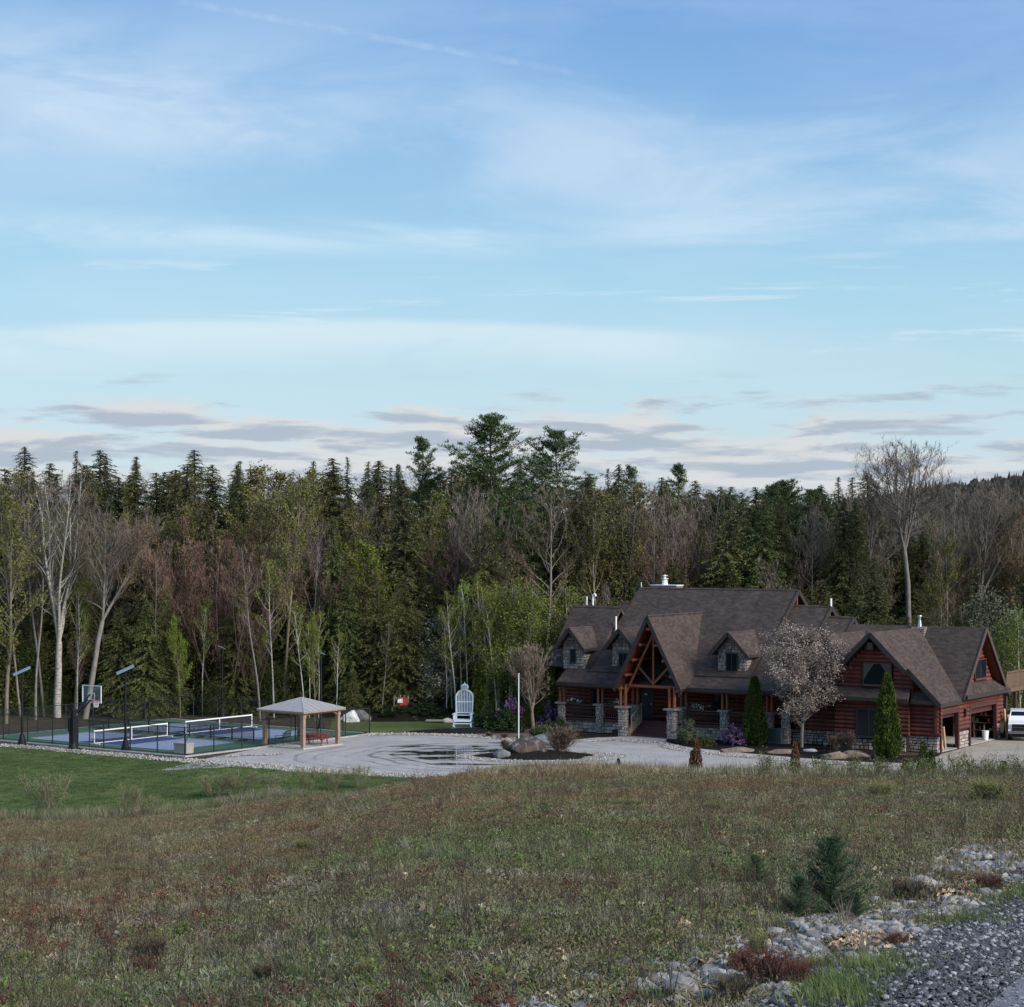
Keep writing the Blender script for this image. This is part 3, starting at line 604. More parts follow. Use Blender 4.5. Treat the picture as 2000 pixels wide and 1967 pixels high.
# trees one can single out
T_ = [('budding_tree', 12, 152, 955, 0, 'olive brown budding tree cut by the left edge of the photo', 1.3),
 ('forked_pale', 112, 157, 893, 0, 'tall pale tree forking low behind the basketball hoop, thick white trunk', 1.05, 0),
 ('leaning_pale', 166, 156, 985, 0, 'pale trunk leaning right, between the hoop and the nearer lamp pole', 1.0, 0),
 ('pole_tree', 70, 155, 1010, 0), ('pole_tree', 86, 158, 960, 0), ('pole_tree', 145, 160, 940, 0), ('birch', 150, 158, 1130, 0), ('pole_tree', 40, 158, 1000, 0), ('bare_tree', 60, 165, 905, 1), ('bare_tree', 205, 164, 960, 1),
 ('bare_pink', 300, 162, 985, 0), ('pole_tree', 305, 158, 1080, 0), ('olive_conifer', 235, 158, 1185, 0, None, 1.0), ('olive_conifer', 290, 157, 1170, 0, None, 1.0), ('hemlock', 325, 158, 1150, 0), ('lime_tree', 352, 156, 1200, 0, 'bright yellow green small tree left of the far lamp pole', .8),
 ('red_maple', 440, 160, 1005, 0, 'broad reddish maple thicket behind the far lamp pole', 1.15), ('red_maple', 395, 162, 1030, 0, 'reddish maple left of the far lamp pole', .95), ('red_maple', 490, 160, 1050, 0, 'reddish maple right of the far lamp pole', .9),
 ('red_maple', 345, 163, 1060, 0, 'smaller reddish maple above the court end', .8),
 ('budding_tree', 525, 163, 912, 1, None, 1.1), ('budding_tree', 555, 160, 925, 0, None, 1.0), ('pole_tree', 508, 154, 1060, 0), ('birch', 535, 156, 1090, 0), ('bare_pink', 610, 160, 1000, 0, 'pinkish bare tree rising above the pavilion roof', 1.0), ('birch', 592, 156, 1170, 0), ('birch', 604, 157, 1210, 0), ('birch', 622, 157, 1190, 0), ('birch', 655, 156, 1230, 0, None, 1.0),
 ('lime_tree', 615, 154, 1190, 0, 'thin yellow green sapling behind the pavilion roof', .55),
 ('hemlock', 652, 161, 1005, 0, 'slim dark hemlock right above the pavilion', .75), ('hemlock', 680, 158, 1120, 0), ('lime_tree', 725, 162, 1050, 0, 'yellow green leafing tree among the hemlocks behind the back lawn', 1.2), ('budding_tree', 705, 166, 985, 0),
 ('hemlock', 790, 165, 935, 0, 'big dark hemlock left of the white blossoming tree', 1.15), ('olive_conifer', 790, 157, 1125, 0, 'wide olive hemlock behind the red toy house', 1.1), ('olive_conifer', 735, 158, 1140, 0), ('olive_conifer', 690, 156, 1310, 0), ('understory', 745, 159, 1325, 0), ('understory', 715, 158, 1335, 0),
 ('pole_tree', 745, 155, 1215, 0), ('blossom_tree', 858, 156, 1180, 0, 'small white blossoming tree left of the rocking chair', 1.0), ('blossom_tree', 838, 157, 1250, 0, 'lower white blossoming sapling left of the rocking chair', .9),
 ('bare_pink', 875, 166, 935, 0, 'bare pinkish tree left below the tallest pine', 1.1), ('bare_tree', 930, 163, 960, 0), ('bare_tree', 965, 165, 950, 0), ('budding_tree', 830, 168, 950, 1),
 ('olive_conifer', 950, 161, 1020, 0), ('birch', 890, 154, 1150, 0, 'white birch leaning right just left of the rocking chair', 1.0), ('birch', 872, 155, 1180, 0), ('birch', 912, 155, 1130, 0), ('birch', 950, 154, 1150, 0), ('birch', 968, 153, 1165, 0), ('birch', 985, 155, 1130, 0), ('birch', 1002, 155, 1120, 0), ('birch', 1040, 154, 1160, 0), ('birch', 936, 156, 1120, 0), ('birch', 958, 153.5, 1140, 0), ('birch', 976, 154, 1180, 0), ('birch', 994, 153, 1170, 0), ('birch', 1012, 154, 1150, 0), ('birch', 1022, 153.5, 1185, 0), ('birch', 900, 155, 1165, 0), ('birch', 884, 156, 1190, 0),
 ('green_tree', 1000, 153.6, 1110, 0, 'bright green leafing tree behind the bare garden tree', 1.25), ('green_tree', 1040, 153.4, 1112, 0, 'bright green leafing tree just left of the two white roof pipes', 1.05), ('green_tree', 1108, 154, 1112, 0, 'fresh green tree touching the left roof edge of the log house', 1.0), ('green_tree', 972, 153.8, 1150, 0, 'light green tree above the rocking chair', .8),
 ('bare_tree', 1070, 162, 935, 0, 'dark stemmed bare tree below the two pines', 1.2), ('olive_conifer', 1090, 168, 1010, 1), ('budding_tree', 1160, 165, 950, 0, 'olive budding tree with bent trunk above the left wing', 1.15), ('budding_tree', 1205, 166, 935, 0, None, 1.2), ('pole_tree', 1145, 164, 1020, 0),
 ('hemlock', 1155, 166, 1090, 0), ('understory', 1235, 163, 1120, 0), ('bare_pink', 1275, 166, 940, 0, 'white stemmed bare tree left of the main chimney', .9), ('pole_tree', 1290, 168, 1000, 0), ('bare_pink', 1350, 167, 965, 0), ('bare_pink', 1390, 168, 1000, 0), ('bare_pink', 1240, 168, 960, 0),
 ('white_pine', 1490, 172, 938, 1, 'dark pine rising behind the right end of the main roof', 1.1), ('white_pine', 1545, 176, 932, 1, 'dark bushy pine above the flowering tree', 1.1), ('dark_conifer', 1440, 172, 960, 1), ('dark_conifer', 1590, 174, 960, 1), ('olive_conifer', 1590, 168, 1080, 0),
 ('bare_tree', 1690, 168, 930, 0, 'bare tree with crooked leaning trunk left of the tall one', 1.0), ('bare_tree', 1650, 170, 940, 0), ('great_bare', 1780, 164, 846, 0, 'very tall bare tree with round crown standing above all others on the right', 1.2, 0),
 ('bare_tree', 1845, 168, 980, 0), ('budding_tree', 1830, 168, 1040, 0), ('olive_conifer', 1800, 172, 1040, 0), ('leaning_pale', 1885, 168, 935, 0, 'pale tree splitting in a V beyond the garage', .85, 0), ('bare_tree', 1895, 172, 925, 0), ('bare_tree', 1960, 170, 930, 0), ('bare_tree', 1995, 168, 935, 0),
 ('sage_bush', 1940, 158, 1120, 0), ('sage_bush', 1965, 156, 1165, 0), ('sage_bush', 1915, 160, 1150, 0), ('green_tree', 1992, 153, 1170, 0, 'green leafing tree at the right edge behind the deck', 1.3),
 ('white_pine', 840, 180, 848, 2, 'smallest of the three tall pines, left of the tallest', 1.0, 2.0, 2), ('white_pine', 977, 174, 803, 2, 'tallest pine, dense and broad, in the middle of the skyline', 1.25, .5, 0), ('white_pine', 1112, 182, 826, 2, 'tall open pine on the skyline right of the tallest', 1.15, 1.0, 1),
 ('white_pine', 1248, 186, 903, 2, 'small pine on the skyline left of the main chimney', .8, 1, 2), ('white_pine', 1318, 186, 901, 2, 'little layered pine on the skyline right of the main chimney', .9, 3, 2), ('hemlock', 1208, 182, 905, 2, 'dark leaning hemlock top right of the open pine', 1.0),
 ('white_pine', 1000, 166, 985, 1, 'lower bushy pine skirt right under the tallest pine', 1.1, 1.2, 0)]
SKY = [(48, 871, 'spruce'), (95, 905, 'hemlock'), (135, 876, 'spruce'), (186, 876, 'spruce'), (217, 888, 'spruce'), (245, 890, 'spruce'), (277, 902, 'spruce'), (315, 918, 'hemlock'), (345, 925, 'dark_conifer'), (397, 876, 'hemlock'), (420, 900, 'dark_conifer'), (449, 895, 'spruce'), (465, 905, 'spruce'), (510, 905, 'bare_tree'), (548, 893, 'budding_tree'),
 (580, 905, 'budding_tree'), (607, 892, 'spruce'), (640, 915, 'hemlock'), (665, 890, 'spruce'), (688, 885, 'spruce'), (708, 902, 'spruce'), (738, 900, 'spruce'), (765, 908, 'spruce'), (795, 905, 'spruce'), (880, 918, 'hemlock'), (908, 895, 'spruce'), (870, 905, 'bare_tree'), (1020, 890, 'hemlock'), (1045, 905, 'spruce'), (1140, 930, 'hemlock'), (1165, 925, 'spruce'),
 (1180, 915, 'spruce'), (1280, 925, 'hemlock'), (1300, 935, 'dark_conifer'), (1345, 935, 'hemlock'), (1375, 945, 'bare_pink'), (1400, 955, 'white_pine'), (1420, 950, 'hemlock'), (1450, 958, 'white_pine'), (1480, 945, 'hemlock'), (1520, 940, 'white_pine'), (1565, 945, 'white_pine'), (1605, 945, 'hemlock'), (1632, 925, 'spruce'), (1652, 926, 'spruce'), (1695, 922, 'spruce'), (1672, 945, 'bare_tree'),
 (-30, 900, 'hemlock'), (10, 915, 'budding_tree'), (70, 915, 'hemlock'), (160, 905, 'hemlock'), (1730, 960, 'bare_tree'), (1790, 930, 'bare_tree'), (1870, 925, 'bare_tree'), (1930, 930, 'bare_tree'), (2030, 930, 'bare_tree')]
for t in T_:
    k, x, d, top, row = t[:5]; lab = t[5] if len(t) > 5 else None; wd = t[6] if len(t) > 6 else 1.0; rot = t[7] if len(t) > 7 else None; pi = t[8] if len(t) > 8 else None
    tree(k, x, d, top, row, lab, wd, rot, pi)
for i, (x, top, k) in enumerate(SKY): tree('hemlock' if k == 'spruce' and i % 3 == 0 else k, x, R_.uniform(182, 190), top+R_.uniform(-3, 6), 2, None, R_.uniform(.95, 1.6))
# fillers that close the forest: skyline shoulders, the middle and the dark understory
def sky_y(x): return float(np.interp(x, [-60, 300, 430, 800, 1000, 1200, 1400, 1600, 1700, 1760, 2100], [925, 918, 918, 918, 925, 938, 958, 955, 975, 1050, 1065]))
x = -170
while x < 2230:
    tree(R_.choice(['hemlock', 'dark_conifer', 'hemlock', 'budding_tree', 'olive_conifer', 'bare_tree']), x, R_.uniform(176, 196), sky_y(x)+R_.uniform(-14, 22), 2, None, R_.uniform(1.0, 1.35)); x += R_.uniform(18, 30)
x = -150
while x < 2230:
    k = R_.choice(['hemlock', 'bare_tree', 'budding_tree', 'bare_pink', 'olive_conifer', 'bare_tree', 'olive_conifer', 'budding_tree', 'bare_pink'])
    tree(k, x, R_.uniform(166, 176), R_.uniform(955, 1030)+(40 if x > 1700 else 0), 1, None, R_.uniform(.9, 1.2)); x += R_.uniform(24, 36)
x = -150
while x < 2230:
    k = R_.choice(['hemlock', 'bare_pink', 'olive_conifer', 'olive_conifer', 'hemlock', 'bare_tree', 'budding_tree'])
    tree(k, x, R_.uniform(160, 167), R_.uniform(1080, 1250), 1, None, R_.uniform(1.1, 1.5)); x += R_.uniform(30, 46)
x = -150
while x < 1090:
    tree(R_.choice(['understory', 'olive_conifer', 'birch', 'understory', 'hemlock', 'budding_tree', 'bare_pink', 'understory']), x, R_.uniform(158, 161.5), R_.uniform(1285, 1345) if R_.random() < .6 else R_.uniform(1150, 1280), 0, None, R_.uniform(.9, 1.3)); x += R_.uniform(30, 48)
x = 1660
while x < 2230:
    tree(R_.choice(['understory', 'hemlock', 'dark_conifer']), x, R_.uniform(158, 163), R_.uniform(1180, 1300), 0, None, 1.3); x += R_.uniform(26, 40)
# far wooded hill, right: thousands of small crowns in one piece
def far_hill():
    rs = np.random.RandomState(5); n = 5200
    d = rs.uniform(330, 980, n); u = rs.uniform(.03, .33, n); X = u*d; Zg = hgt(X, d)
    C = []; Fs = []; k = 0; hN = 9
    for i in range(n):
        H = rs.uniform(9, 15); R = rs.uniform(2.2, 4.2); b = np.array([X[i], d[i], Zg[i]]); con = rs.rand() < .4
        a0 = rs.uniform(0, 6); ring = lambda z, q: [b+np.array([R*q*rs.uniform(.8, 1.2)*math.cos(a0+2*PI*j/6), R*q*rs.uniform(.8, 1.2)*math.sin(a0+2*PI*j/6), z]) for j in range(6)]
        rows = ring(H*.2, 1)+ring(H*.55, .75 if con else 1.05)+ring(H*.85, .3 if con else .6)+[b+np.array([0, 0, H*(1.1 if con else .97)])]
        C += rows
        for q in range(2):
            for j in range(6): Fs.append((k+q*6+j, k+q*6+(j+1) % 6, k+q*6+6+(j+1) % 6, k+q*6+6+j))
        for j in range(6): Fs.append((k+12+j, k+12+(j+1) % 6, k+18, k+18))
        k += 19
    V = np.array(C); F3 = []
    for f in Fs: F3 += [(f[0], f[1], f[2]), (f[0], f[2], f[3])] if f[2] != f[3] else [f[:3]]
    me = np_mesh('far_wood', V, np.array(F3), LF['hill']); o = link('far_wood', me); tag(o, 'far wooded hillside seen through the bare trees on the right', 'wood', kind='stuff')
far_hill()
bylab = {}
for e in FOREST: bylab.setdefault(e['label'], []).append(e)
for lab, l in bylab.items():
    if len(l) > 1:
        l.sort(key=lambda e: e.location.x/e.location.y); n = len(l); W = {2: ('left one of two', 'right one of two'), 3: ('leftmost of three', 'middle of three', 'rightmost of three')}.get(n)
        for k, e in enumerate(l):
            e['group'] = lab+' group'
            if W and len((W[k]+', '+lab).split()) <= 16: e['label'] = W[k]+', '+lab
# ------------------------------------------------------------- the log house
def f_shingle(b):
    v = N('ShaderNodeTexCoord').outputs['Object']; sp = N('ShaderNodeSeparateXYZ'); L(v, sp.inputs[0])
    cz = mth('FLOOR', mth('MULTIPLY', sp.outputs[2], 9.5)); cx = mth('FLOOR', mth('MULTIPLY', mth('ADD', mth('ADD', sp.outputs[0], sp.outputs[1]), mth('MULTIPLY', cz, .37)), 3.1))
    cb = N('ShaderNodeCombineXYZ'); L(cz, cb.inputs[0]); L(cx, cb.inputs[1]); wn = N('ShaderNodeTexWhiteNoise'); L(cb.outputs[0], wn.inputs['Vector'])
    c = ramp(wn.outputs['Value'], [(0, (.050, .039, .035)), (.5, (.064, .050, .045)), (1, (.082, .064, .056))])
    c = mixc(1, c, ramp(noise(mapping(v, (1, 1, .35)), .9, 5, .65), [(.3, (.80, .81, .84)), (.7, (1.20, 1.17, 1.13))]), 'MULTIPLY')
    c = mixc(1, c, ramp(noise(mapping(v, (3.2, 3.2, .12)), 1.4, 5, .6), [(.35, .86), (.65, 1.10)]), 'MULTIPLY')
    L(c, b.inputs['Base Color']); bumpn(b, wn.outputs['Value'], .35, .015)
M_shingle = soil('asphalt_shingles', f_shingle)
M_fascia = mat('dark_brown_trim', (.028, .021, .019), .7, .3, 4)
M_log = mat('red_stained_log', (.105, .026, .016), .72, .55, 4, rnd=.35, bump=.6, bscale=14)
M_logl = mat('orange_red_log_post', (.20, .062, .028), .5, .35, 6, rnd=.2)
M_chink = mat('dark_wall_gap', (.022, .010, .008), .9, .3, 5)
M_soffit = mat('red_wood_soffit', (.10, .022, .012), .6, .3, 6)
M_red = mat('dark_red_stained_boards', (.060, .016, .014), .6, .3, 6)
M_rail = mat('brown_rail_wood', (.050, .024, .019), .6, .3, 6)
def f_stone(b):
    g = N('ShaderNodeNewGeometry'); c = ramp(g.outputs['Random Per Island'], [(0, (.18, .145, .125)), (.25, (.34, .27, .23)), (.5, (.42, .375, .33)), (.75, (.30, .27, .25)), (1, (.54, .47, .40))])
    c = mixc(1, c, ramp(noise(N('ShaderNodeTexCoord').outputs['Object'], 7, 5, .7), [(.3, .72), (.7, 1.25)]), 'MULTIPLY'); L(c, b.inputs['Base Color'])
M_stone = soil('field_stone', f_stone)
M_mortar = mat('mortar', (.15, .14, .13), .95, .3, 8)
M_cap = mat('stone_cap', (.22, .20, .18), .9, .35, 5)
def f_glass(b):
    b.inputs['Base Color'].default_value = (.006, .012, .018, 1); b.inputs['Roughness'].default_value = .10; b.inputs['Specular IOR Level'].default_value = .22
M_glass = soil('window_glass', f_glass)
M_frame = mat('dark_window_frame', (.018, .03, .035), .5)
M_framew = mat('wooden_window_trim', (.09, .035, .022), .6, .3, 5)
M_white = mat('white_paint', (.72, .73, .74), .5); M_pvc = mat('white_pipe', (.78, .78, .78), .4)
M_metal = mat('galvanised_metal', (.42, .43, .44), .35, metal=.8)
M_conc = mat('concrete', (.36, .35, .33), .9, .25, 3)
M_black = mat('black_metal', (.008, .009, .011), .6, spec=.25)
HR = math.atan2(-.5446, .8387)
HE = empty('log_house', (27.2, 130.8, .03), HR, 'large red log house with brown shingle roofs, stone dormers and a steep entry gable', 'house')
lm = MB(); n_ = 10
ring = [[(x, .145*s*math.cos(2*PI*i/n_), .145*s*math.sin(2*PI*i/n_)) for i in range(n_)] for x, s in ((0, .97), (1, 1.03))]
lm.add(ring[0]+ring[1], [(i, (i+1) % n_, n_+(i+1) % n_, n_+i) for i in range(n_)], True); lm.add(ring[0]+ring[1], [tuple(range(n_))[::-1], tuple(range(n_, 2*n_))])
log_src = lm.build('log', M_log, None); LOGME = log_src.data; bpy.data.objects.remove(log_src)
def spans(a, b, holes, z):
    S = [(a, b)]
    for h0, h1, z0, z1 in holes:
        if z0-.05 < z < z1+.05:
            T = []
            for s0, s1 in S:
                if h1 <= s0 or h0 >= s1: T.append((s0, s1)); continue
                if h0 > s0: T.append((s0, h0))
                if h1 < s1: T.append((h1, s1))
            S = T
    return [s for s in S if s[1]-s[0] > .12]
def logs(parent, axis, a, b, c, z0, z1, holes=(), lim=None, off=0, H=.27):
    # horizontal logs along X (axis 0, at Y=c) or Y (axis 1, at X=c); lim(z) -> (a, b) clips under a gable
    z = z0+H/2+off
    while z < z1-.02:
        aa, bb = (a, b) if lim is None else lim(z)
        if bb-aa > .3:
            for s0, s1 in spans(aa, bb, holes, z):
                o = link('log', LOGME, parent, (s0, c, z) if axis == 0 else (c, s0, z), 0 if axis == 0 else PI/2); o.scale = (s1-s0, 1, 1)
        z += H
def wall(name, x0, x1, y0, y1, z0, z1, m=None, parent=None): return MB().box(x0, x1, y0, y1, z0, z1).build(name, m or M_chink, parent or HE)
def stones(parent, O, ux, w, h, seed, holes=(), inside=None, name='stone_veneer', sz=(.30, .21)):
    # proud irregular stones on a face: O corner, ux along the face, Z up
    r = random.Random(seed); O = Vector(O); ux = Vector(ux).normalized(); nn = Vector((ux.y, -ux.x, 0)); b = MB(); z = 0; k = 0
    while z < h-.04:
        hh = min(r.uniform(.7, 1.35)*sz[1], h-z); x = -r.random()*.1
        if h-z-hh < .07: hh = h-z
        while x < w:
            ww = r.uniform(.55, 1.6)*sz[0]; xa, xb = max(0, x), min(w, x+ww); x += ww
            if xb-xa < .06: continue
            cx, cz = (xa+xb)/2, z+hh/2
            if any(h0 < cx < h1 and a0 < cz < a1 for h0, h1, a0, a1 in holes): continue
            if inside and not inside(cx, cz): continue
            p = r.uniform(.035, .075); g = .014; c1 = [(xa+g+r.uniform(0, .015), z+g), (xb-g-r.uniform(0, .015), z+g+r.uniform(0, .02)), (xb-g-r.uniform(0, .02), z+hh-g), (xa+g+r.uniform(0, .02), z+hh-g-r.uniform(0, .02))]
            vs = [O+ux*u_+Vector((0, 0, v_)) for u_, v_ in c1]+[O+ux*(u_+(cx-u_)*.16)+Vector((0, 0, v_+(cz-v_)*.16))+nn*p for u_, v_ in c1]
            b.add(vs, [(4, 5, 6, 7), (0, 1, 5, 4), (1, 2, 6, 5), (2, 3, 7, 6), (3, 0, 4, 7)])
        z += hh
    return b.build(name, M_stone, parent, 'stuff')
def roof(pts, name='roof', t=.16, parent=None, m=None): return MB().slab(pts, t).build(name, m or M_shingle, parent or HE)
def fascia(p0, p1, h=.24, w=.07, parent=None, name='fascia', m=None): return MB().beam(p0, p1, w, h).build(name, m or M_fascia, parent or HE)
def window(x0, x1, z0, z1, y, parent, axis=0, frame=None, curtain=False, mull=1, flip=-1):
    fm = MB(); t = .07; d = .05
    def bx(a, b, c, e, off, dd):
        if axis == 0: fm.box(a, b, y+flip*(off+dd), y+flip*off, c, e)
        else: fm.box(y-flip*off, y-flip*(off+dd), a, b, c, e)
    bx(x0, x1, z0-.06, z0+t, 0, d+.05); bx(x0, x1, z1-t, z1, 0, d); bx(x0, x0+t, z0+t, z1-t, 0, d); bx(x1-t, x1, z0+t, z1-t, 0, d)
    for i in range(1, mull+1): c = x0+(x1-x0)*i/(mull+1); bx(c-.025, c+.025, z0+t, z1-t, 0, d-.01)
    f = fm.build('window', frame or M_frame, parent); g = MB()
    if axis == 0: g.box(x0+t, x1-t, y-.012, y+.0, z0+t, z1-t)
    else: g.box(y-.0, y+.012, x0+t, x1-t, z0+t, z1-t)
    g.build('pane', M_glass, f)
    if curtain:
        for s in (0, 1):
            xa = x0+t if s == 0 else x1-t; k = 1 if s == 0 else -1; yy = y-.018
            MB().add([(xa, yy, z1-t), (xa+k*.72, yy, z1-t), (xa+k*.34, yy-.01, z1-.6), (xa, yy, z1-1.15)], [(0, 1, 2, 3), (3, 2, 1, 0)]).build('curtain', mat('pale_curtain', (.20, .19, .17), .9), f)
    return f
# ---- garage: walls, stone base, logs
gw = wall('garage_wall', -2.2, -.06, .06, .22, 0, 3.3)
stones(gw, (-2.2, .06, 0), (1, 0, 0), 2.2, 1.05, 1); logs(gw, 0, -2.1, .26, .02, 1.05, 3.28)
gb = wall('garage_wall', -6.6, -2.0, -.44, -.3, 0, 3.3); stones(gb, (-6.6, -.44, 0), (1, 0, 0), 4.65, 1.0, 2, [(1.35, 3.1, .8, 2)]); logs(gb, 0, -6.85, -1.75, -.46, 1.05, 3.28, [(-5.35, -3.55, .8, 2.75)])
wall('garage_wall', -2.1, -1.95, -.4, .2, 0, 3.3); wall('garage_wall', -6.65, -6.5, -.4, .9, 0, 3.3)
window(-5.3, -3.6, .85, 2.7, -.62, gb, mull=1)
gl = wall('garage_wall', -11.0, -6.6, .86, 1.0, 0, 3.4); stones(gl, (-10.9, .86, 0), (1, 0, 0), 4.3, .95, 3); logs(gl, 0, -10.3, -6.6, .84, .95, 3.35)
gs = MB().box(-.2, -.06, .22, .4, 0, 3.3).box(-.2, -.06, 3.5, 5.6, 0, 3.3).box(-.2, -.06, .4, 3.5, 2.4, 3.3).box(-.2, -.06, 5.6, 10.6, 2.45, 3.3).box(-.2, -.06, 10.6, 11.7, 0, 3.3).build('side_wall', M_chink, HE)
stones(gs, (-.06, 3.75, 0), (0, 1, 0), 1.8, 1.05, 4); stones(gs, (-.06, .1, 0), (0, 1, 0), .3, 1.05, 5); stones(gs, (-.06, 10.75, 0), (0, 1, 0), .9, 1.05, 6)
logs(gs, 1, -.24, 11.9, -.04, 1.05, 3.3, [(.35, 3.6, 0, 2.5), (5.55, 10.7, 0, 2.55)], off=.13)
for y0, y1, zt in ((.32, 3.55, 2.42), (5.52, 10.68, 2.47)):
    MB().box(-.12, .10, y0-.02, y0+.16, 0, zt).box(-.12, .10, y1-.16, y1+.02, 0, zt).box(-.12, .11, y0-.02, y1+.02, zt-.02, zt+.26).build('door_frame', M_red, HE)
MB().box(-.30, -.22, .5, 3.4, 2.12, 2.42).build('garage_door', M_red, HE)
gd = MB().box(-.32, -.22, 5.7, 10.5, 2.02, 2.46); [gd.box(-.22, -.20, 5.7, 10.5, z, z+.02) for z in (2.15, 2.3)]; gd.build('garage_door', M_red, HE)
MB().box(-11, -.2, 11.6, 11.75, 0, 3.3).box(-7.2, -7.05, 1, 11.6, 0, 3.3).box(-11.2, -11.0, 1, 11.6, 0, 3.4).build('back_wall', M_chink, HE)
MB().box(-7.0, -.0, .3, 11.6, .0, .05).build('floor', M_conc, HE)
MB().box(.06, .22, 4.35, 4.55, 2.0, 2.45).box(.03, .26, 4.32, 4.58, 2.44, 2.5).build('wall_lantern', M_black, HE)
# ---- garage roofs
RA = 7.67
def za(x): return RA-.985*abs(x+4.11)
roof([(-4.11, -1.3, RA), (-1.75, -1.3, za(-1.75)), (-1.75, 7.6, za(-1.75)), (-4.11, 7.6, RA)]); roof([(-1.75, -.7, za(-1.75)), (.42, -.7, za(.42)), (.42, 7.5, za(.42)), (-1.75, 7.5, za(-1.75))])
roof([(-4.11, -1.3, RA), (-6.9, -1.3, za(-6.9)), (-6.9, 7.6, za(-6.9)), (-4.11, 7.6, RA)])
for x0, x1, y in ((-4.11, -1.72, -1.33), (-1.8, .44, -.73), (-4.11, -6.93, -1.33)): fascia((x0, y, za(x0)-.13), (x1, y, za(x1)-.13), .30, .07, name='barge_board')
fascia((.44, -.75, za(.42)-.12), (.44, 3.4, za(.42)-.12), .24)
MB().box(-4.3, -3.92, -1.30, -.4, 6.55, 7.0).build('truss_end', M_fascia, HE)
MB().slab([(-4.11, -1.28, RA-.18), (-1.8, -1.28, za(-1.8)-.18), (-1.8, -.3, za(-1.8)-.18), (-4.11, -.3, RA-.18)], .04).slab([(-4.11, -1.28, RA-.18), (-6.85, -1.28, za(-6.85)-.18), (-6.85, -.3, za(-6.85)-.18), (-4.11, -.3, RA-.18)], .04).build('soffit', M_fascia, HE)
RB = 7.78
roof([(-6, 7.3, RB), (.58, 7.3, RB), (.58, 3.05, 3.20), (-6, 3.05, 3.20)]); roof([(-12, 7.3, RB), (.58, 7.3, RB), (.58, 12.0, 3.0), (-12, 12.0, 3.0)])
roof([(-12.2, 7.3, RB), (-5.0, 7.3, RB), (-5.0, .1, 3.46), (-12.2, .1, 3.46)]); fascia((-12.2, .08, 3.36), (-6.3, .08, 3.36))
for y in (3.15, 11.35): fascia((.6, 7.3, RB-.1), (.6, y, (RB-1.077*abs(7.3-y))-.1), .26, .07, name='barge_board', m=mat('brown_barge', (.07, .045, .036), .7))
ug = MB().add([(-.2, 4.3, 4.0), (-.2, 10.3, 4.0), (-.2, 7.3, 7.3), (-.35, 4.3, 4.0), (-.35, 10.3, 4.0), (-.35, 7.3, 7.3)], [(0, 1, 2), (5, 4, 3), (0, 2, 5, 3), (1, 4, 5, 2)]).build('gable_wall', M_chink, HE)
logs(ug, 1, 0, 0, -.16, 4.05, 7.4, [(6.55, 8.9, 4.2, 5.75)], lim=lambda z: (.72+.926*z, 13.88-.926*z))
window(6.65, 8.8, 4.3, 5.65, -.02, ug, axis=1, frame=M_framew)
MB().slab([(-.2, 4.45, 4.22), (-.2, 11.25, 4.22), (.75, 11.35, 3.45), (.75, 3.3, 3.45)], .14).build('skirt_roof', M_shingle, HE); fascia((.78, 3.15, 3.36), (.78, 11.35, 3.36), .26)
MB().slab([(.42, 7.3, RB-.2), (.42, 11.3, 3.3), (-.3, 11.3, 3.3), (-.3, 7.3, RB-.2)], .03).build('soffit', M_soffit, HE)
# front upper gable
fg = MB().add([(-6.55, -.25, 3.9), (-1.65, -.25, 3.9), (-1.65, -.25, 5.2), (-4.11, -.25, 7.5), (-6.55, -.25, 5.2)]+[(-6.55, -.1, 3.9), (-1.65, -.1, 3.9), (-1.65, -.1, 5.2), (-4.11, -.1, 7.5), (-6.55, -.1, 5.2)], [(0, 1, 2, 3, 4), (9, 8, 7, 6, 5), (1, 6, 7, 2), (5, 0, 4, 9)]).build('gable_wall', M_chink, HE)
logs(fg, 0, 0, 0, -.28, 4.05, 7.25, [(-5.05, -2.85, 4.1, 5.75)], lim=lambda z: (max(-6.65, -4.11-(7.35-z)*1.0), min(-1.55, -4.11+(7.35-z)*1.0)))
window(-4.95, -2.95, 4.2, 5.68, -.45, fg, frame=M_framew, curtain=True, mull=0)
MB().box(-1.75, -1.6, -.2, 3.2, 3.6, 5.2).build('cheek_wall', M_log, HE)
MB().slab([(-7.0, -.25, 4.1), (-1.75, -.25, 4.1), (-1.55, -1.2, 3.42), (-7.2, -1.2, 3.42)], .12).build('skirt_roof', M_shingle, HE); fascia((-7.2, -1.2, 3.34), (-1.55, -1.2, 3.34))
MB().slab([(-1.9, .05, 3.95), (-.65, .05, 3.95), (.10, -.66, 3.30), (-1.5, -.66, 3.30)], .12).build('skirt_roof', M_shingle, HE); fascia((-1.55, -.7, 3.24), (.25, -.7, 3.24))
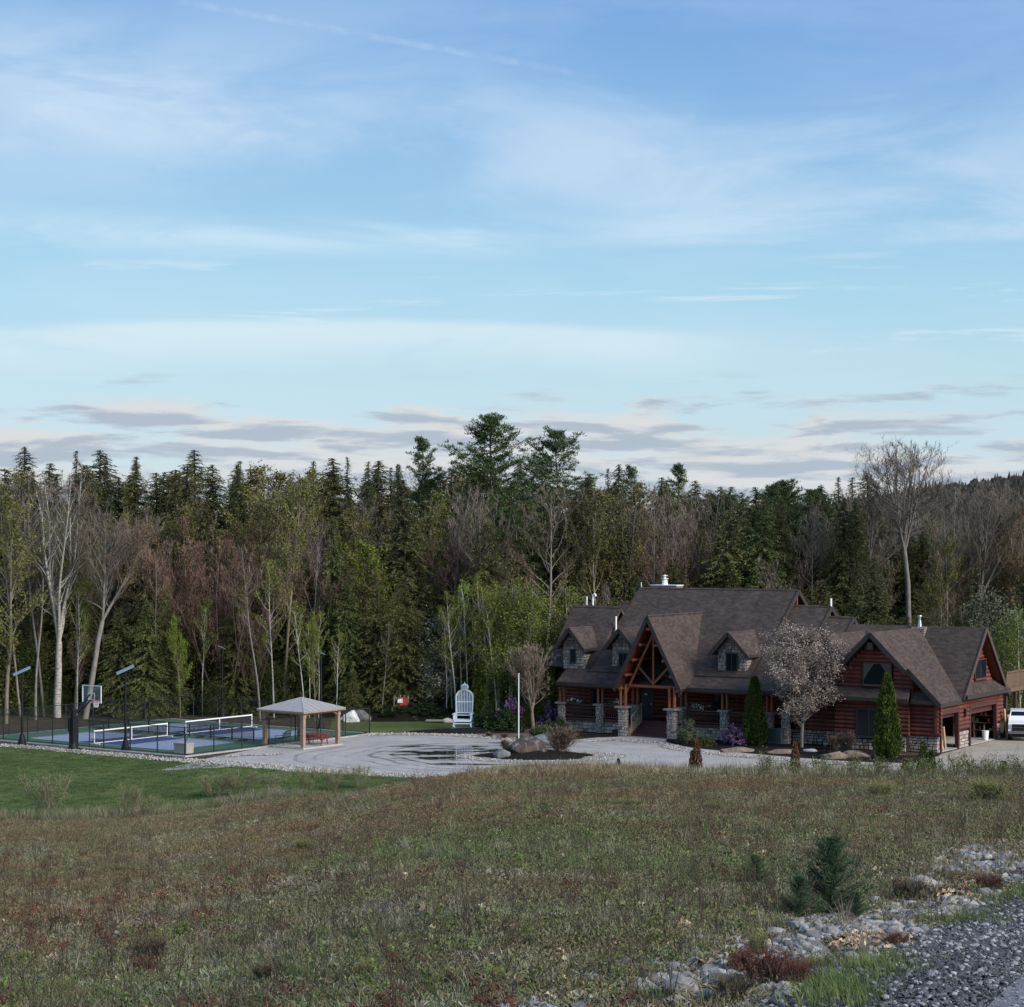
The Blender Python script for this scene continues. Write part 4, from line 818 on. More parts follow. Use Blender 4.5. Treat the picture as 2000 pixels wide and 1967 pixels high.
# ---- gabled dormers
def dormer(xc, w, zr, y0, yb, sl, over=.7, wallz=4.25, win=(.22, 4.8, 5.8), stone=True, seed=1, half=None, frame=None):
    half = half or w+.42; ze = zr-sl*half
    rf = roof([(xc, y0-over, zr), (xc+half, y0-over, ze), (xc+half, yb, ze), (xc, yb, zr)], 'dormer_roof', .13); roof([(xc, y0-over, zr), (xc-half, y0-over, ze), (xc-half, yb, ze), (xc, yb, zr)], 'dormer_roof', .13)
    for s in (1, -1): fascia((xc, y0-over-.03, zr-.12), (xc+s*half, y0-over-.03, ze-.12), .26, .06, name='barge_board')
    fascia((xc+half, y0-over, ze-.1), (xc+half, yb, ze-.1), .18, .05)
    zt = zr-.12; zs = zt-sl*w
    f = MB().add([(xc-w, y0, wallz), (xc+w, y0, wallz), (xc+w, y0, zs), (xc, y0, zt), (xc-w, y0, zs)]+[(xc-w, yb, wallz), (xc+w, yb, wallz), (xc+w, yb, zs), (xc, yb, zt), (xc-w, yb, zs)], [(0, 1, 2, 3, 4), (1, 6, 7, 2), (5, 0, 4, 9)]).build('dormer_wall', M_mortar if stone else M_chink, HE)
    hw, z0, z1 = win; z0, z1 = z0-wallz, z1-wallz
    if stone:
        stones(f, (xc-w, y0, wallz), (1, 0, 0), 2*w, zt-wallz, seed, [(w-hw-.05, w+hw+.05, z0-.05, z1+.05)], lambda x, z: z+wallz < zt-sl*abs(x-w)-.08, sz=(.26, .22))
        stones(f, (xc+w, y0, wallz), (0, 1, 0), (yb-y0)*.8, zs-wallz, seed+9, sz=(.26, .22)); stones(f, (xc-w, yb, wallz), (0, -1, 0), yb-y0, zs-wallz, seed+5, sz=(.26, .22))
    window(xc-hw, xc+hw, z0+wallz, z1+wallz, y0-.05, f, frame=frame)
dormer(-28.3, .85, 7.32, 1.8, 5.4, 1.2, win=(.23, 4.75, 5.75), wallz=4.3, seed=11)
dormer(-24.15, .90, 7.36, 1.8, 5.4, 1.15, win=(.36, 4.35, 5.6), wallz=4.2, seed=12)
dormer(-15.55, 1.08, 7.32, 1.8, 5.5, 1.05, win=(.46, 4.35, 5.85), wallz=4.2, seed=13)
dormer(-7.86, 1.25, 7.4, .65, 6.8, 1.05, win=(.5, 4.6, 5.6), wallz=3.6, seed=14)
# ---- main block and wings
def gabled(x0, x1, yr, zr, yf, sl, yb=None, ends=(1,), eave=True):
    zf = zr-sl*(yr-yf); yb = yb or yr+(yr-yf); zb = zr-sl*(yb-yr)
    roof([(x0, yr, zr), (x1, yr, zr), (x1, yf, zf), (x0, yf, zf)], t=.2); roof([(x0, yr, zr), (x1, yr, zr), (x1, yb, zb), (x0, yb, zb)], t=.2)
    for s in ends:
        x = x1 if s > 0 else x0; xi = x-.38*s
        for y, z in ((yf, zf), (yb, zb)): fascia((x+.03*s, yr, zr-.12), (x+.03*s, y, z-.12), .32, .07, name='barge_board')
        g = MB().add([(xi, yf+.5, zf-1.2), (xi, yb-.5, zf-1.2), (xi, yb-.5, zb+.25), (xi, yr, zr-.35), (xi, yf+.5, zf+.25)], [(0, 1, 2, 3, 4), (4, 3, 2, 1, 0)]).build('gable_wall', M_soffit if s > 0 else M_shingle, HE)
        if s > 0: MB().beam((xi+.2*s, yr, zr-.5), (xi+.2*s, yr, zr-1.6), .16).beam((xi+.2*s, yr-1.1, zr-1.25), (xi+.2*s, yr+1.1, zr-1.25), .16).build('gable_truss', M_logl, g)
    if eave: fascia((x0, yf-.02, zf-.13), (x1, yf-.02, zf-.13), .22)
    MB().add([(x0, yr, zr-.01), (x1, yr, zr-.01), (x1, yr-.14, zr+.02-.11*sl), (x0, yr-.14, zr+.02-.11*sl), (x1, yr+.14, zr+.02-.11*sl), (x0, yr+.14, zr+.02-.11*sl), (x0, yr, zr+.05), (x1, yr, zr+.05)], [(6, 3, 2, 7), (6, 7, 4, 5)]).build('ridge_cap', M_shingle, HE)
gabled(-26.62, -13.78, 8.7, 10.05, 1.25, .78, ends=(1, -1))
gabled(-30.6, -26.6, 5.7, 8.72, 1.9, 1.12, yb=9.5, ends=(-1,), eave=False)
gabled(-27.4, -26.6, 7.2, 9.0, 3.9, 1.0, ends=(), eave=False)
gabled(-14.2, -10.95, 8.0, 8.97, 1.6, .76, ends=(1,))
gabled(-12.4, -9.15, 7.7, 8.25, 2.4, .78, ends=(1,))
# body under the roofs
wall('wall', -30.2, -28.2, 3.0, 9, 0, 4.6); lw = wall('wall', -28.6, -11.4, 2.9, 3.1, .5, 4.6); wall('wall', -14.3, -14.1, 3.0, 14, 0, 4.4); wall('wall', -11.5, -11.3, 1.2, 12, 0, 4.4)
stones(lw, (-30.2, 2.98, 0), (1, 0, 0), 1.7, 1.0, 21)
logs(lw, 0, -30.2, -28.3, 2.92, 1.0, 4.0); logs(lw, 0, -28.3, -11.6, 2.84, .98, 3.5, [(-27.4, -26.2, 1.3, 3), (-23.3, -22.2, .9, 3.1), (-17.6, -16.2, 1.4, 3), (-14.6, -13.6, 1.4, 3)])
for a, b_ in ((-27.35, -26.25), (-17.55, -16.25), (-14.55, -13.65)): window(a, b_, 1.45, 2.95, 2.80, lw)
dr_ = MB().box(-23.25, -22.25, 2.76, 2.84, .96, 3.05).build('door', M_frame, HE); MB().box(-22.45, -22.38, 2.70, 2.77, 1.9, 2.0).build('handle', M_metal, dr_)
stones(MB().box(-11.5, -8.9, 1.25, 1.4, 0, 1.9).build('stone_wall', M_mortar, HE), (-11.2, 1.25, 0), (1, 0, 0), 2.2, 1.75, 22)
# entry gable end wall, high and dark
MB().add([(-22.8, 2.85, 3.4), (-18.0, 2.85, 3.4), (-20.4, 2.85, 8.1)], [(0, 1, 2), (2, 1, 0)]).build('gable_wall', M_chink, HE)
# porch floor, base wall, roof
MB().box(-28.5, -22.2, .05, 2.9, .80, .96).box(-19.0, -12.2, .05, 2.9, .80, .96).box(-22.2, -19.0, 1.25, 2.9, .80, .955).build('porch_deck', M_red, HE)
for i, (a, b_) in enumerate(((-28.4, -22.5), (-19.0, -11.6))):
    bw = MB().box(a, b_, .12, .3, 0, .80).build('base_wall', M_mortar, HE); stones(bw, (a, .12, 0), (1, 0, 0), b_-a, .78, 30+i)
    fascia((a, .03, .89), (b_, .03, .89), .2, .08, name='rim_board', m=M_red)
pr = MB().slab([(-28.9, 1.95, 4.42), (-20.6, 1.95, 4.42), (-20.6, -.6, 3.5), (-28.3, -.6, 3.5)], .13).build('porch_roof', M_shingle, HE)
roof([(-28.9, 1.95, 4.42), (-28.3, -.6, 3.5), (-29.6, 2.6, 3.6), (-29.9, 4.0, 4.42)], 'porch_roof', .13)
roof([(-20.2, 1.95, 4.42), (-11.2, 1.95, 4.42), (-10.4, -.6, 3.5), (-20.2, -.6, 3.5)], 'porch_roof', .13)
fascia((-28.3, -.62, 3.40), (-22.6, -.62, 3.40), .26); fascia((-18.2, -.62, 3.40), (-10.4, -.62, 3.40), .26)
for a, b_ in ((-28.4, -22.9), (-18.3, -10.8)): MB().tube((a, .0, 3.22), (b_, .0, 3.22), .13, n=8).build('eave_beam', M_log, HE)
MB().box(-28.3, -22.4, -.5, 2.9, 3.33, 3.36).box(-18.4, -10.5, -.5, 2.9, 3.33, 3.36).build('porch_ceiling', M_soffit, HE)
def pier(x, y, h=1.95, w=.50, cap=.80, seed=1, posts=2, ztop=3.15, r=.10, px_=.17):
    p = MB().box(x-w/2+.03, x+w/2-.03, y-w/2+.03, y+w/2-.03, 0, h).build('pier', M_mortar, HE)
    for k, (ox, oy, ux) in enumerate(((-w/2+.03, -w/2+.03, (1, 0, 0)), (w/2-.03, -w/2+.03, (0, 1, 0)), (-w/2+.03, w/2-.03, (0, -1, 0)))): stones(p, (x+ox, y+oy, 0), ux, w-.06, h, seed*3+k, sz=(.24, .18))
    MB().box(x-cap/2, x+cap/2, y-cap/2, y+cap/2, h, h+.12).build('cap', M_cap, p)
    for k in range(posts):
        xx = x+(k-(posts-1)/2)*2*px_; MB().tube((xx, y, h+.12), (xx, y, ztop), r, r*.92, 9).build('post', M_logl, HE)
for i, x in enumerate((-28.15, -25.0, -15.2, -11.85)): pier(x, 0, seed=40+i)
pier(-10.7, .1, seed=47, posts=0)
for i, (x, y) in enumerate(((-22.6, -.95), (-22.6, .75), (-18.75, -.95), (-18.75, .75))): pier(x, y, 1.95, .56, .92, 50+i, 2, 3.5, .12, .19)
# railings
def railing(x0, x1, y, seed=0):
    f = MB(); f.box(x0, x1, y-.05, y+.05, 1.88, 1.96).box(x0, x1, y-.04, y+.04, 1.08, 1.15).box(x0, x1, y-.04, y+.04, 1.74, 1.79)
    rl = f.build('railing', M_rail, HE); bm_ = MB().tube((0, 0, 1.15), (0, 0, 1.74), .026, n=6).build('baluster', M_rail, rl); n = int((x1-x0)/.17); me = bm_.data; bpy.data.objects.remove(bm_)
    for i in range(n): link('baluster', me, rl, (x0+(i+.5)*(x1-x0)/n, y, 0))
railing(-27.9, -25.3, 0); railing(-24.7, -22.95, 0); railing(-18.4, -15.5, 0); railing(-14.9, -12.1, 0)
# entry steps, cheek wall, hand rail
st = MB().box(-22.1, -19.1, .4, 1.3, 0, .5).build('stairs', M_red, HE)
for i in range(6): MB().box(-22.15+.0*i, -19.05, -.62+i*.31, -.62+(i+1)*.31+.04, i*.155+.02, (i+1)*.155+.02).build('step', M_red, st)
M_tanstone = mat('tan_stone', (.36, .27, .19), .9, .3, 5)
ck = MB(); [ck.box(-22.42, -22.18, -.7+i*.34, -.7+(i+1)*.34, 0, .55+i*.20) for i in range(5)]; ck.build('cheek_wall', M_tanstone, HE)
MB().tube((-22.2, -.55, 1.25), (-22.2, .95, 2.15), .045, n=7).tube((-22.2, -.5, .2), (-22.2, -.5, 1.3), .035, n=6).tube((-22.2, .9, 1), (-22.2, .9, 2.1), .035, n=6).build('hand_rail', mat('pale_tan_wood', (.42, .33, .24), .6), HE)
# entry gable: steep roof, truss, purlins
EX, EZ, ES = -20.4, 8.45, 1.93
def ze(dx): return EZ-ES*dx
for s in (-1, 1):
    roof([(EX, -1.5, EZ), (EX+s*2.6, -1.5, ze(2.6)), (EX+s*2.6, 1.2, ze(2.6)), (EX+s*2.6*.9, 3.2, ze(2.34)), (EX, 6.9, EZ)], 'entry_roof', .14)
    fascia((EX, -1.53, EZ-.2), (EX+s*2.62, -1.53, ze(2.62)-.2), .26, .07, name='barge_board')
    MB().slab([(EX, -1.48, EZ-.32), (EX+s*2.5, -1.48, ze(2.5)-.32), (EX+s*2.5, 2.8, ze(2.5)-.32), (EX, 2.8, EZ-.32)], .04).build('soffit', M_soffit, HE)
    for dx in (.18, .75, 1.3, 1.85, 2.35): MB().tube((EX+s*(dx-.12), -1.42, ze(dx)-.62), (EX+s*(dx-.12), 2.8, ze(dx)-.62), .10, n=8).build('purlin', M_logl, HE)
    MB().tube((EX-s*.0, -.62, 7.15), (EX+s*(2.42 if s < 0 else 2.15), -.62, 7.15-ES*(2.42 if s < 0 else 2.15)), .10, n=8).build('truss_rafter', M_logl, HE)
    MB().tube((EX, -.60, 3.65), (EX+s*1.2, -.60, 4.85), .085, n=8).build('truss_web', M_logl, HE)
MB().tube((EX, -.6, 3.5), (EX, -.6, 6.9), .085, n=8).build('king_post', M_logl, HE); MB().tube((EX-2.6, -.6, 3.48), (EX+2.25, -.6, 3.48), .12, n=8).build('tie_beam', M_logl, HE)
MB().add([(EX+.1, 2.70, 2.75), (EX+.45, 2.70, 2.75), (EX+.27, 2.62, 2.5)], [(0, 2, 1), (0, 1, 2)]).build('wall_sconce', M_white, HE)
MB().box(-22.9, -22.72, 2.6, 2.7, 2.6, 2.72).build('wall_sconce', M_white, HE)
# chimneys and vent pipes
c_ = MB().box(-26.05, -23.9, 9.2, 10.2, 9.4, 10.22).build('chimney', M_cap, HE); MB().tube((-25.1, 9.6, 10.2), (-25.1, 9.6, 10.65), .24, .19, 12).tube((-25.1, 9.6, 10.7), (-25.1, 9.6, 10.74), .28, n=12).tube((-25.1, 9.6, 10.92), (-25.1, 9.6, 10.95), .24, n=12).tube((-25.1, 9.6, 10.6), (-25.1, 9.6, 11), .1, n=8).build('flue', M_pvc, c_)
MB().box(-26.1, -23.85, 9.15, 10.25, 10.2, 10.26).build('chimney_cap', M_white, c_)
for x, y, z0, z1, r in ((-29.71, 6, 7.6, 9.4, .07), (-29.18, 6, 7.6, 9.5, .07), (-26.34, 4.5, 6.3, 8.05, .07), (-26.6, 8.7, 9.9, 10.45, .03), (-10.98, 8, 8.8, 9.5, .08)): MB().tube((x, y, z0), (x, y, z1), r, n=8).build('vent_pipe', M_pvc, HE)
MB().tube((-29.18, 6, 9.5), (-29.0, 6, 9.6), .075, n=8).tube((-29.0, 6, 9.6), (-28.94, 6, 9.42), .075, n=8).build('vent_pipe', M_pvc, HE)
c_ = MB().box(-4.5, -3.55, 6.7, 7.3, 7.0, 7.72).build('chimney', M_mortar, HE); stones(c_, (-4.5, 6.7, 7.0), (1, 0, 0), .95, .72, 71, sz=(.2, .15)); MB().tube((-4.1, 7.2, 7.7), (-4.1, 7.2, 8.15), .17, .11, 12).tube((-4.1, 7.2, 8.15), (-4.1, 7.2, 8.4), .10, n=10).tube((-4.1, 7.2, 8.42), (-4.1, 7.2, 8.5), .18, .14, 12).build('flue', M_metal, c_)
MB().tube((-3.3, 3.9, 5.6), (-3.3, 3.9, 6.2), .03, n=6).build('vent_pipe', M_pvc, HE)
# deck behind the garage
M_deck = mat('weathered_deck_wood', (.13, .075, .05), .8, .35, 5, rnd=.2)
dk = MB().box(-5, .15, 12.3, 19, 3.15, 3.3).build('deck', M_deck, HE)
bb = MB().box(-.02, .02, -.09, .09, 3.35, 4.42).build('board', M_deck, dk); me = bb.data; bpy.data.objects.remove(bb)
for i in range(30): link('board', me, dk, (.15, 12.45+i*.22, 0))
MB().box(.07, .23, 12.3, 19, 4.42, 4.52).box(.18, .24, 12.3, 19, 3.1, 3.36).build('rail', M_deck, dk)
for y in (12.5, 14.4, 16.6, 18.8): MB().box(-.05, .14, y-.11, y+.11, -.1, 3.2).build('post', M_rail, dk)
# ---- things by the house
def hl(x, y, z=0): v_ = Matrix.Rotation(HR, 3, 'Z') @ Vector((x, y, z)); return (27.2+v_.x, 130.8+v_.y, z)
t = empty('air_conditioner', hl(-11.25, .0, .08), HR, 'blue grey air conditioning unit beside the stone pier under the flowering tree', 'air conditioner')
M_ac = mat('blue_grey_metal', (.10, .13, .15), .5)
a = MB().box(-.5, .5, -.5, .5, 0, 1.0); a.build('body', M_ac, t); a = MB()
for i in range(16): a.box(-.45, .45, -.515, -.5, .06+i*.057, .085+i*.057); a.box(.5, .515, -.45, .45, .06+i*.057, .085+i*.057)
a.build('louvres', mat('dark_louvres', (.03, .045, .055), .5), t); MB().tube((0, 0, 1.0), (0, 0, 1.04), .38, n=16).build('fan_grille', M_black, t)
t = empty('planter_pot', hl(-23.1, -.95, .0), 0, 'square black planter tub in front of the left entry pier', 'planter')
MB().add([(-.25, -.25, 0), (.25, -.25, 0), (.25, .25, 0), (-.25, .25, 0), (-.33, -.33, .42), (.33, -.33, .42), (.33, .33, .42), (-.33, .33, .42)], [(0, 1, 5, 4), (1, 2, 6, 5), (2, 3, 7, 6), (3, 0, 4, 7)]).build('tub', M_black, t); MB().box(-.3, .3, -.3, .3, .34, .37).build('soil', M_mulch, t)
def flower_box(x, y, z, lab, seed):
    t = empty('flower_box', hl(x, y, z), HR, lab, 'flower box', 'flower boxes on the porch rail'); MB().box(-.45, .45, -.1, .1, 0, .16).build('box', M_rail, t)
    rs = np.random.RandomState(seed); C = rs.normal(size=(160, 3))*np.array([.33, .10, .08])+np.array([0, 0, .24]); V, F = kites(rs, C, .12, .6, .3); tag(link('leaves', np_mesh('leaves', V, F, LF['shade']), t))
    C = rs.normal(size=(60, 3))*np.array([.30, .10, .07])+np.array([0, -.03, .30]); V, F = kites(rs, C, .09, .9, .3); link('flowers', np_mesh('flowers', V, F, M_white), t)
flower_box(-27.0, -.02, 1.97, 'white flower box on the leftmost porch rail', 1); flower_box(-23.6, -.02, 1.97, 'white flower box on the porch rail just left of the entry gable', 2); flower_box(-17.2, -.02, 1.97, 'white flower box on the porch rail right of the entry', 3)
# garage clutter
M_ply = mat('pale_lumber', (.42, .27, .15), .7, .2, 5)
for i, (x, y, a) in enumerate(((-.35, 1.7, .10), (-.45, 2.0, .16), (-.4, 2.35, -.05))):
    o = MB().box(-.05, .05, -.09, .09, 0, 1.75-.15*i).build('board', M_ply, None, loc=hl(x, y, .08), rz=HR); o.rotation_euler[1] = -.12; o.rotation_euler[0] = a; tag(o, ('tallest pale board leaning just inside the small garage opening', 'middle pale board leaning inside the small garage opening', 'shortest pale board leaning inside the small garage opening')[i], 'board', 'boards in the garage')
t = empty('storage_shelf', hl(-1.55, 10.9, .08), HR+PI/2, 'dark shelf rack full of clutter inside the wide garage opening', 'shelf')
for z in (.55, 1.05, 1.55, 2.0): MB().box(-.3, .3, -1.5, 1.5, z-.03, z).build('shelf_board', M_deck, t)
for y in (-1.45, 0, 1.45): MB().box(-.3, .3, y-.04, y+.04, 0, 2.1).build('upright', M_deck, t)
r = random.Random(4); cols = [(.5, .5, .48), (.25, .04, .03), (.10, .12, .15), (.30, .22, .12), (.42, .40, .36), (.05, .10, .08)]
cm = [mat('clutter_paint', c, .6) for c in cols]
for k in range(17):
    z = r.choice((.55, 1.05, 1.55)); w_, h_ = r.uniform(.08, .2), r.uniform(.12, .38); y = -1.3+k*.155
    b_ = MB()
    if k % 2: b_.box(-.15, .15, -w_/2, w_/2, 0, h_).box(-.16, .16, -w_/2-.01, w_/2+.01, h_*.8, h_*.86)
    else: b_.tube((0, 0, 0), (0, 0, h_*.85), w_/2, n=10).tube((0, 0, h_*.85), (0, 0, h_), w_/3, n=8)
    o = b_.build('stored_box' if k % 2 else 'paint_can', r.choice(cm), None, loc=hl(-1.55-y, 10.8, .08+z), rz=HR+PI/2); tag(o, ('boxed item' if k % 2 else 'paint can')+' on the shelf rack inside the wide garage opening', 'box' if k % 2 else 'can', 'clutter on the garage shelf, '+('boxes' if k % 2 else 'cans'))
t = empty('white_bucket', hl(-.35, 9.6, .08), 0, 'white bucket standing inside the right side of the wide garage opening', 'bucket'); MB().tube((0, 0, 0), (0, 0, .62), .19, .24, 12).build('pail', M_pvc, t)
for i, (x, y, a, lab) in enumerate(((.35, 11.9, .25, 'yellowish board leaning at the right corner of the garage'), (.5, 12.3, .35, 'second board leaning beside the garage corner, in front of the deck posts'))):
    o = MB().box(-.04, .04, -.12, .12, 0, 2.1-.4*i).build('board', M_ply, None, loc=hl(x, y, .03), rz=HR); o.rotation_euler[0] = a; tag(o, lab, 'board', 'boards outside the garage')
# ---- pickup truck, front towards the camera
M_car = mat('white_car_paint', (.74, .75, .77), .25); M_rub = mat('tyre_rubber', (.012, .012, .012), .8); M_chr = mat('chrome', (.6, .6, .62), .15, metal=1)
t = empty('pickup_truck', (34.6, 138.6, .02), -.22, 'white pickup truck at the right edge, its dark grille towards the camera', 'truck')
prof = [(0, .62), (.0, 1.15), (.18, 1.22), (1.35, 1.32), (2.05, 1.90), (3.7, 1.93), (3.95, 1.35), (5.7, 1.33), (5.75, .62)]
b_ = MB(); n = len(prof); W = [.99, .99, .97, .95, .78, .78, .97, .98, .98]
vs = [(-W[i], y, z) for i, (y, z) in enumerate(prof)]+[(W[i], y, z) for i, (y, z) in enumerate(prof)]
b_.add(vs, [tuple(range(n)), tuple(range(n, 2*n))[::-1]]+[(i, n+i, n+(i+1) % n, (i+1) % n) for i in range(n)]); b_.build('body', M_car, t)
MB().add([(-.84, 1.42, 1.365), (.84, 1.42, 1.365), (.72, 1.97, 1.85), (-.72, 1.97, 1.85)], [(0, 1, 2, 3)]).build('windshield', M_glass, t)
for s in (-1, 1): MB().add([(s*.95, 1.65, 1.40), (s*.97, 3.7, 1.40), (s*.80, 3.6, 1.84), (s*.80, 2.1, 1.84)], [(0, 1, 2, 3), (3, 2, 1, 0)]).build('side_window', M_glass, t)
g = MB().box(-.74, .74, -.05, .02, .70, 1.14).build('grille', M_black, t); gg = MB(); [gg.box(-.70, .70, -.05, -.03, z, z+.035) for z in (.90,)]; gg.build('grille_bar', M_chr, g)
for s in (-1, 1): MB().box(min(s*.72, s*.97), max(s*.72, s*.97), -.04, .05, .84, 1.10).build('headlight', mat('headlight_glass', (.30, .32, .34), .15), t)
MB().box(-.98, .98, -.16, .0, .50, .68).build('bumper', mat('dull_chrome', (.22, .22, .23), .3, metal=.7), t); MB().box(-.95, .95, -.02, .3, .28, .48).build('air_dam', M_black, t)
for s in (-1, 1):
    MB().box(min(s*.98, s*1.2), max(s*.98, s*1.2), 1.55, 1.65, 1.28, 1.48).build('mirror', M_black, t)
    for y in (.95, 4.6):
        wl = MB().tube((s*.72, y, .39), (s*1.0, y, .39), .39, n=20).build('wheel', M_rub, t); MB().tube((s*1.0, y, .39), (s*1.01, y, .39), .24, n=14).build('rim', M_chr, wl)
# ------------------------------------------------------------- the pickleball courts
CR = math.atan2(-.584, .812); CF = (-20.6, 129.0)
def cl(a, b_, z=0): v_ = Matrix.Rotation(CR, 3, 'Z') @ Vector((-a, b_, z)); return (CF[0]+v_.x, CF[1]+v_.y, z)
def flat(c, var=.12): return mat('court_paint', c, .75, var, 1.5)
M_cg, M_cl, M_cb, M_ln = flat((.050, .105, .065)), flat((.225, .265, .375)), flat((.022, .050, .155)), mat('line_paint', (.62, .64, .68), .6)
def csheet(name, a0, a1, b0, b1, z, m, par): return MB().add([(-a0, b0, z), (-a1, b0, z), (-a1, b1, z), (-a0, b1, z)], [(0, 3, 2, 1)]).build(name, m, par)
slab = MB().box(-19.9, .3, -.3, 18.5, -.15, .07).build('court_slab', M_conc, None, 'structure', loc=(CF[0], CF[1], 0), rz=CR); slab['label'] = 'pale concrete slab edge under the pickleball courts'
ct = empty('court_surface', (CF[0], CF[1], .0), CR); ct['kind'] = 'structure'; ct['label'] = 'green painted surface of two pickleball courts'
csheet('green_surround', -.02, 19.6, -.02, 18.16, .076, M_cg, ct)
for b0 in (1.75, 10.2):
    csheet('court_area', 3.1, 16.5, b0, b0+6.1, .082, M_cl, ct); csheet('kitchen_area', 7.67, 11.93, b0+.05, b0+6.05, .088, M_cb, ct)
    for a0, a1, c0, c1 in ((3.1, 16.5, b0, b0+.07), (3.1, 16.5, b0+6.03, b0+6.1), (3.1, 3.17, b0, b0+6.1), (16.43, 16.5, b0, b0+6.1), (7.6, 7.67, b0, b0+6.1), (11.93, 12.0, b0, b0+6.1), (3.1, 7.6, b0+3.01, b0+3.08), (12, 16.5, b0+3.01, b0+3.08)): csheet('court_line', a0, a1, c0, c1, .094, M_ln, ct)
def mesh_mat(name, col, sc, cov):
    m, b = mat_new(name); b.inputs['Base Color'].default_value = (*col, 1); b.inputs['Roughness'].default_value = .6
    v = N('ShaderNodeTexCoord').outputs['Object']; sp = N('ShaderNodeSeparateXYZ'); L(v, sp.inputs[0]); h = mth('ADD', sp.outputs[0], sp.outputs[1])
    def w_(e): return mth('GREATER_THAN', mth('ABSOLUTE', mth('SUBTRACT', mth('FRACT', mth('MULTIPLY', e, sc)), .5)), .5-cov/2)
    al = mth('MAXIMUM', w_(mth('ADD', h, sp.outputs[2])), w_(mth('SUBTRACT', h, sp.outputs[2])))
    L(al, b.inputs['Alpha']); return m
M_link = mesh_mat('chain_link', (.010, .014, .014), 14, .085); M_net = mesh_mat('court_net_mesh', (.012, .014, .018), 18, .22)
M_post = mat('black_green_post', (.008, .016, .016), .5)
def fence(name, pts, h, label, n, gate=None):
    # pts: two spots in court measure (a, b); posts, rails and a wire panel between every two posts
    (a0, b0), (a1, b1) = pts; t = empty(name, (CF[0], CF[1], .07), CR, label, 'fence'); P = [(-(a0+(a1-a0)*i/n), b0+(b1-b0)*i/n) for i in range(n+1)]
    pm = MB().tube((0, 0, 0), (0, 0, h), .042, n=8).build('post', M_post, t); me = pm.data; bpy.data.objects.remove(pm)
    for p in P: link('post', me, t, (*p, 0))
    for z in (.08, h-.04): MB().tube((*P[0], z), (*P[-1], z), .025, n=6).build('rail', M_post, t)
    for p, q in zip(P, P[1:]): MB().add([(*p, .05), (*q, .05), (*q, h-.05), (*p, h-.05)], [(0, 1, 2, 3)]).build('wire_panel', M_link, t)
    if gate is not None:
        p, q = Vector((*P[gate], 0)), Vector((*P[gate+1], 0)); c = p+(q-p)*.55
        g = MB().tube(c, c+Vector((0, 0, h)), .035, n=6).tube(p+Vector((0, 0, 1.0)), c+Vector((0, 0, 1.0)), .022, n=6).tube(p+Vector((0, 0, .55)), c+Vector((0, 0, .55)), .022, n=6).build('gate', M_post, t)
    return t
fence('court_fence', ((0, 0), (19.6, 0)), 1.8, 'black wire fence with gate along the front left side of the courts', 8, 3)
fence('court_fence', ((0, 0), (0, 18.16)), 1.8, 'black wire fence between the courts and the pavilion', 7)
fence('court_fence', ((0, 18.16), (19.6, 18.16)), 1.8, 'black wire fence at the back of the courts along the forest', 8)
fence('court_fence', ((19.6, 0), (19.6, 18.16)), 1.8, 'black wire fence at the left end of the courts', 7)
for bi, (b0, lab) in enumerate(((1.45, 'white topped net across the nearer pickleball court'), (9.95, 'white topped net across the farther pickleball court'))):
    t = empty('court_net', (CF[0], CF[1], .09), CR, lab, 'net'); A = -9.8; b1 = b0+6.7
    MB().add([(A, b0, .08), (A, b1, .08), (A, b1, .86), (A, b0, .86)], [(0, 1, 2, 3)]).build('mesh', M_net, t)
    MB().box(A-.03, A+.03, b0, b1, .84, .92).build('tape', M_white, t); MB().box(A-.04, A+.04, b0, b1, .05, .09).build('base_bar', M_white, t); MB().box(A-.035, A+.035, (b0+b1)/2-.03, (b0+b1)/2+.03, .05, .86).build('centre_strap', M_white, t)
    for y in (b0, b1): MB().tube((A, y, 0), (A, y, .95), .035, n=8).build('net_post', M_white, t); MB().box(A-.5, A+.5, y-.04, y+.04, .0, .07).build('foot', M_white, t)
t0 = None
for i in range(8):
    t = empty('court_divider', cl(3.5+i*2.0, 9.0, .09), CR, ['low black barrier panel nearest the pavilion, dividing the two courts']+['low black barrier panel dividing the two courts']*7 and ('low black barrier panel dividing the courts, '+['nearest the pavilion', 'second from the pavilion', 'third from the pavilion', 'fourth from the pavilion', 'fourth from the left end', 'third from the left end', 'second from the left end', 'last at the left end'][i]), 'barrier', 'low barrier panels between the courts')
    for x in (-1.0, 1.0): MB().tube((x, 0, 0), (x, 0, .9), .05, n=7).build('upright', M_post, t)
    for z in (.88, .12): MB().tube((-1, 0, z), (1, 0, z), .03, n=6).build('bar', M_post, t)
    MB().add([(-1, 0, .12), (1, 0, .12), (1, 0, .88), (-1, 0, .88)], [(0, 1, 2, 3)]).build('net_panel', M_net, t); MB().box(-.15, .15, -.3, .3, 0, .06).build('foot', M_post, t)
t = empty('storage_bin', cl(.75, .65, .09), CR, 'beige storage box inside the nearest corner of the court fence', 'box'); M_bei = mat('beige_plastic', (.42, .39, .35), .6, .1)
MB().box(-.55, .55, -.32, .32, 0, .62).build('body', M_bei, t); MB().box(-.58, .58, -.35, .35, .62, .70).build('lid', M_bei, t); MB().tube((.2, 0, .7), (.2, 0, .95), .02, n=6).tube((.2, 0, .95), (.35, 0, .9), .02, n=6).build('handle', M_black, t)
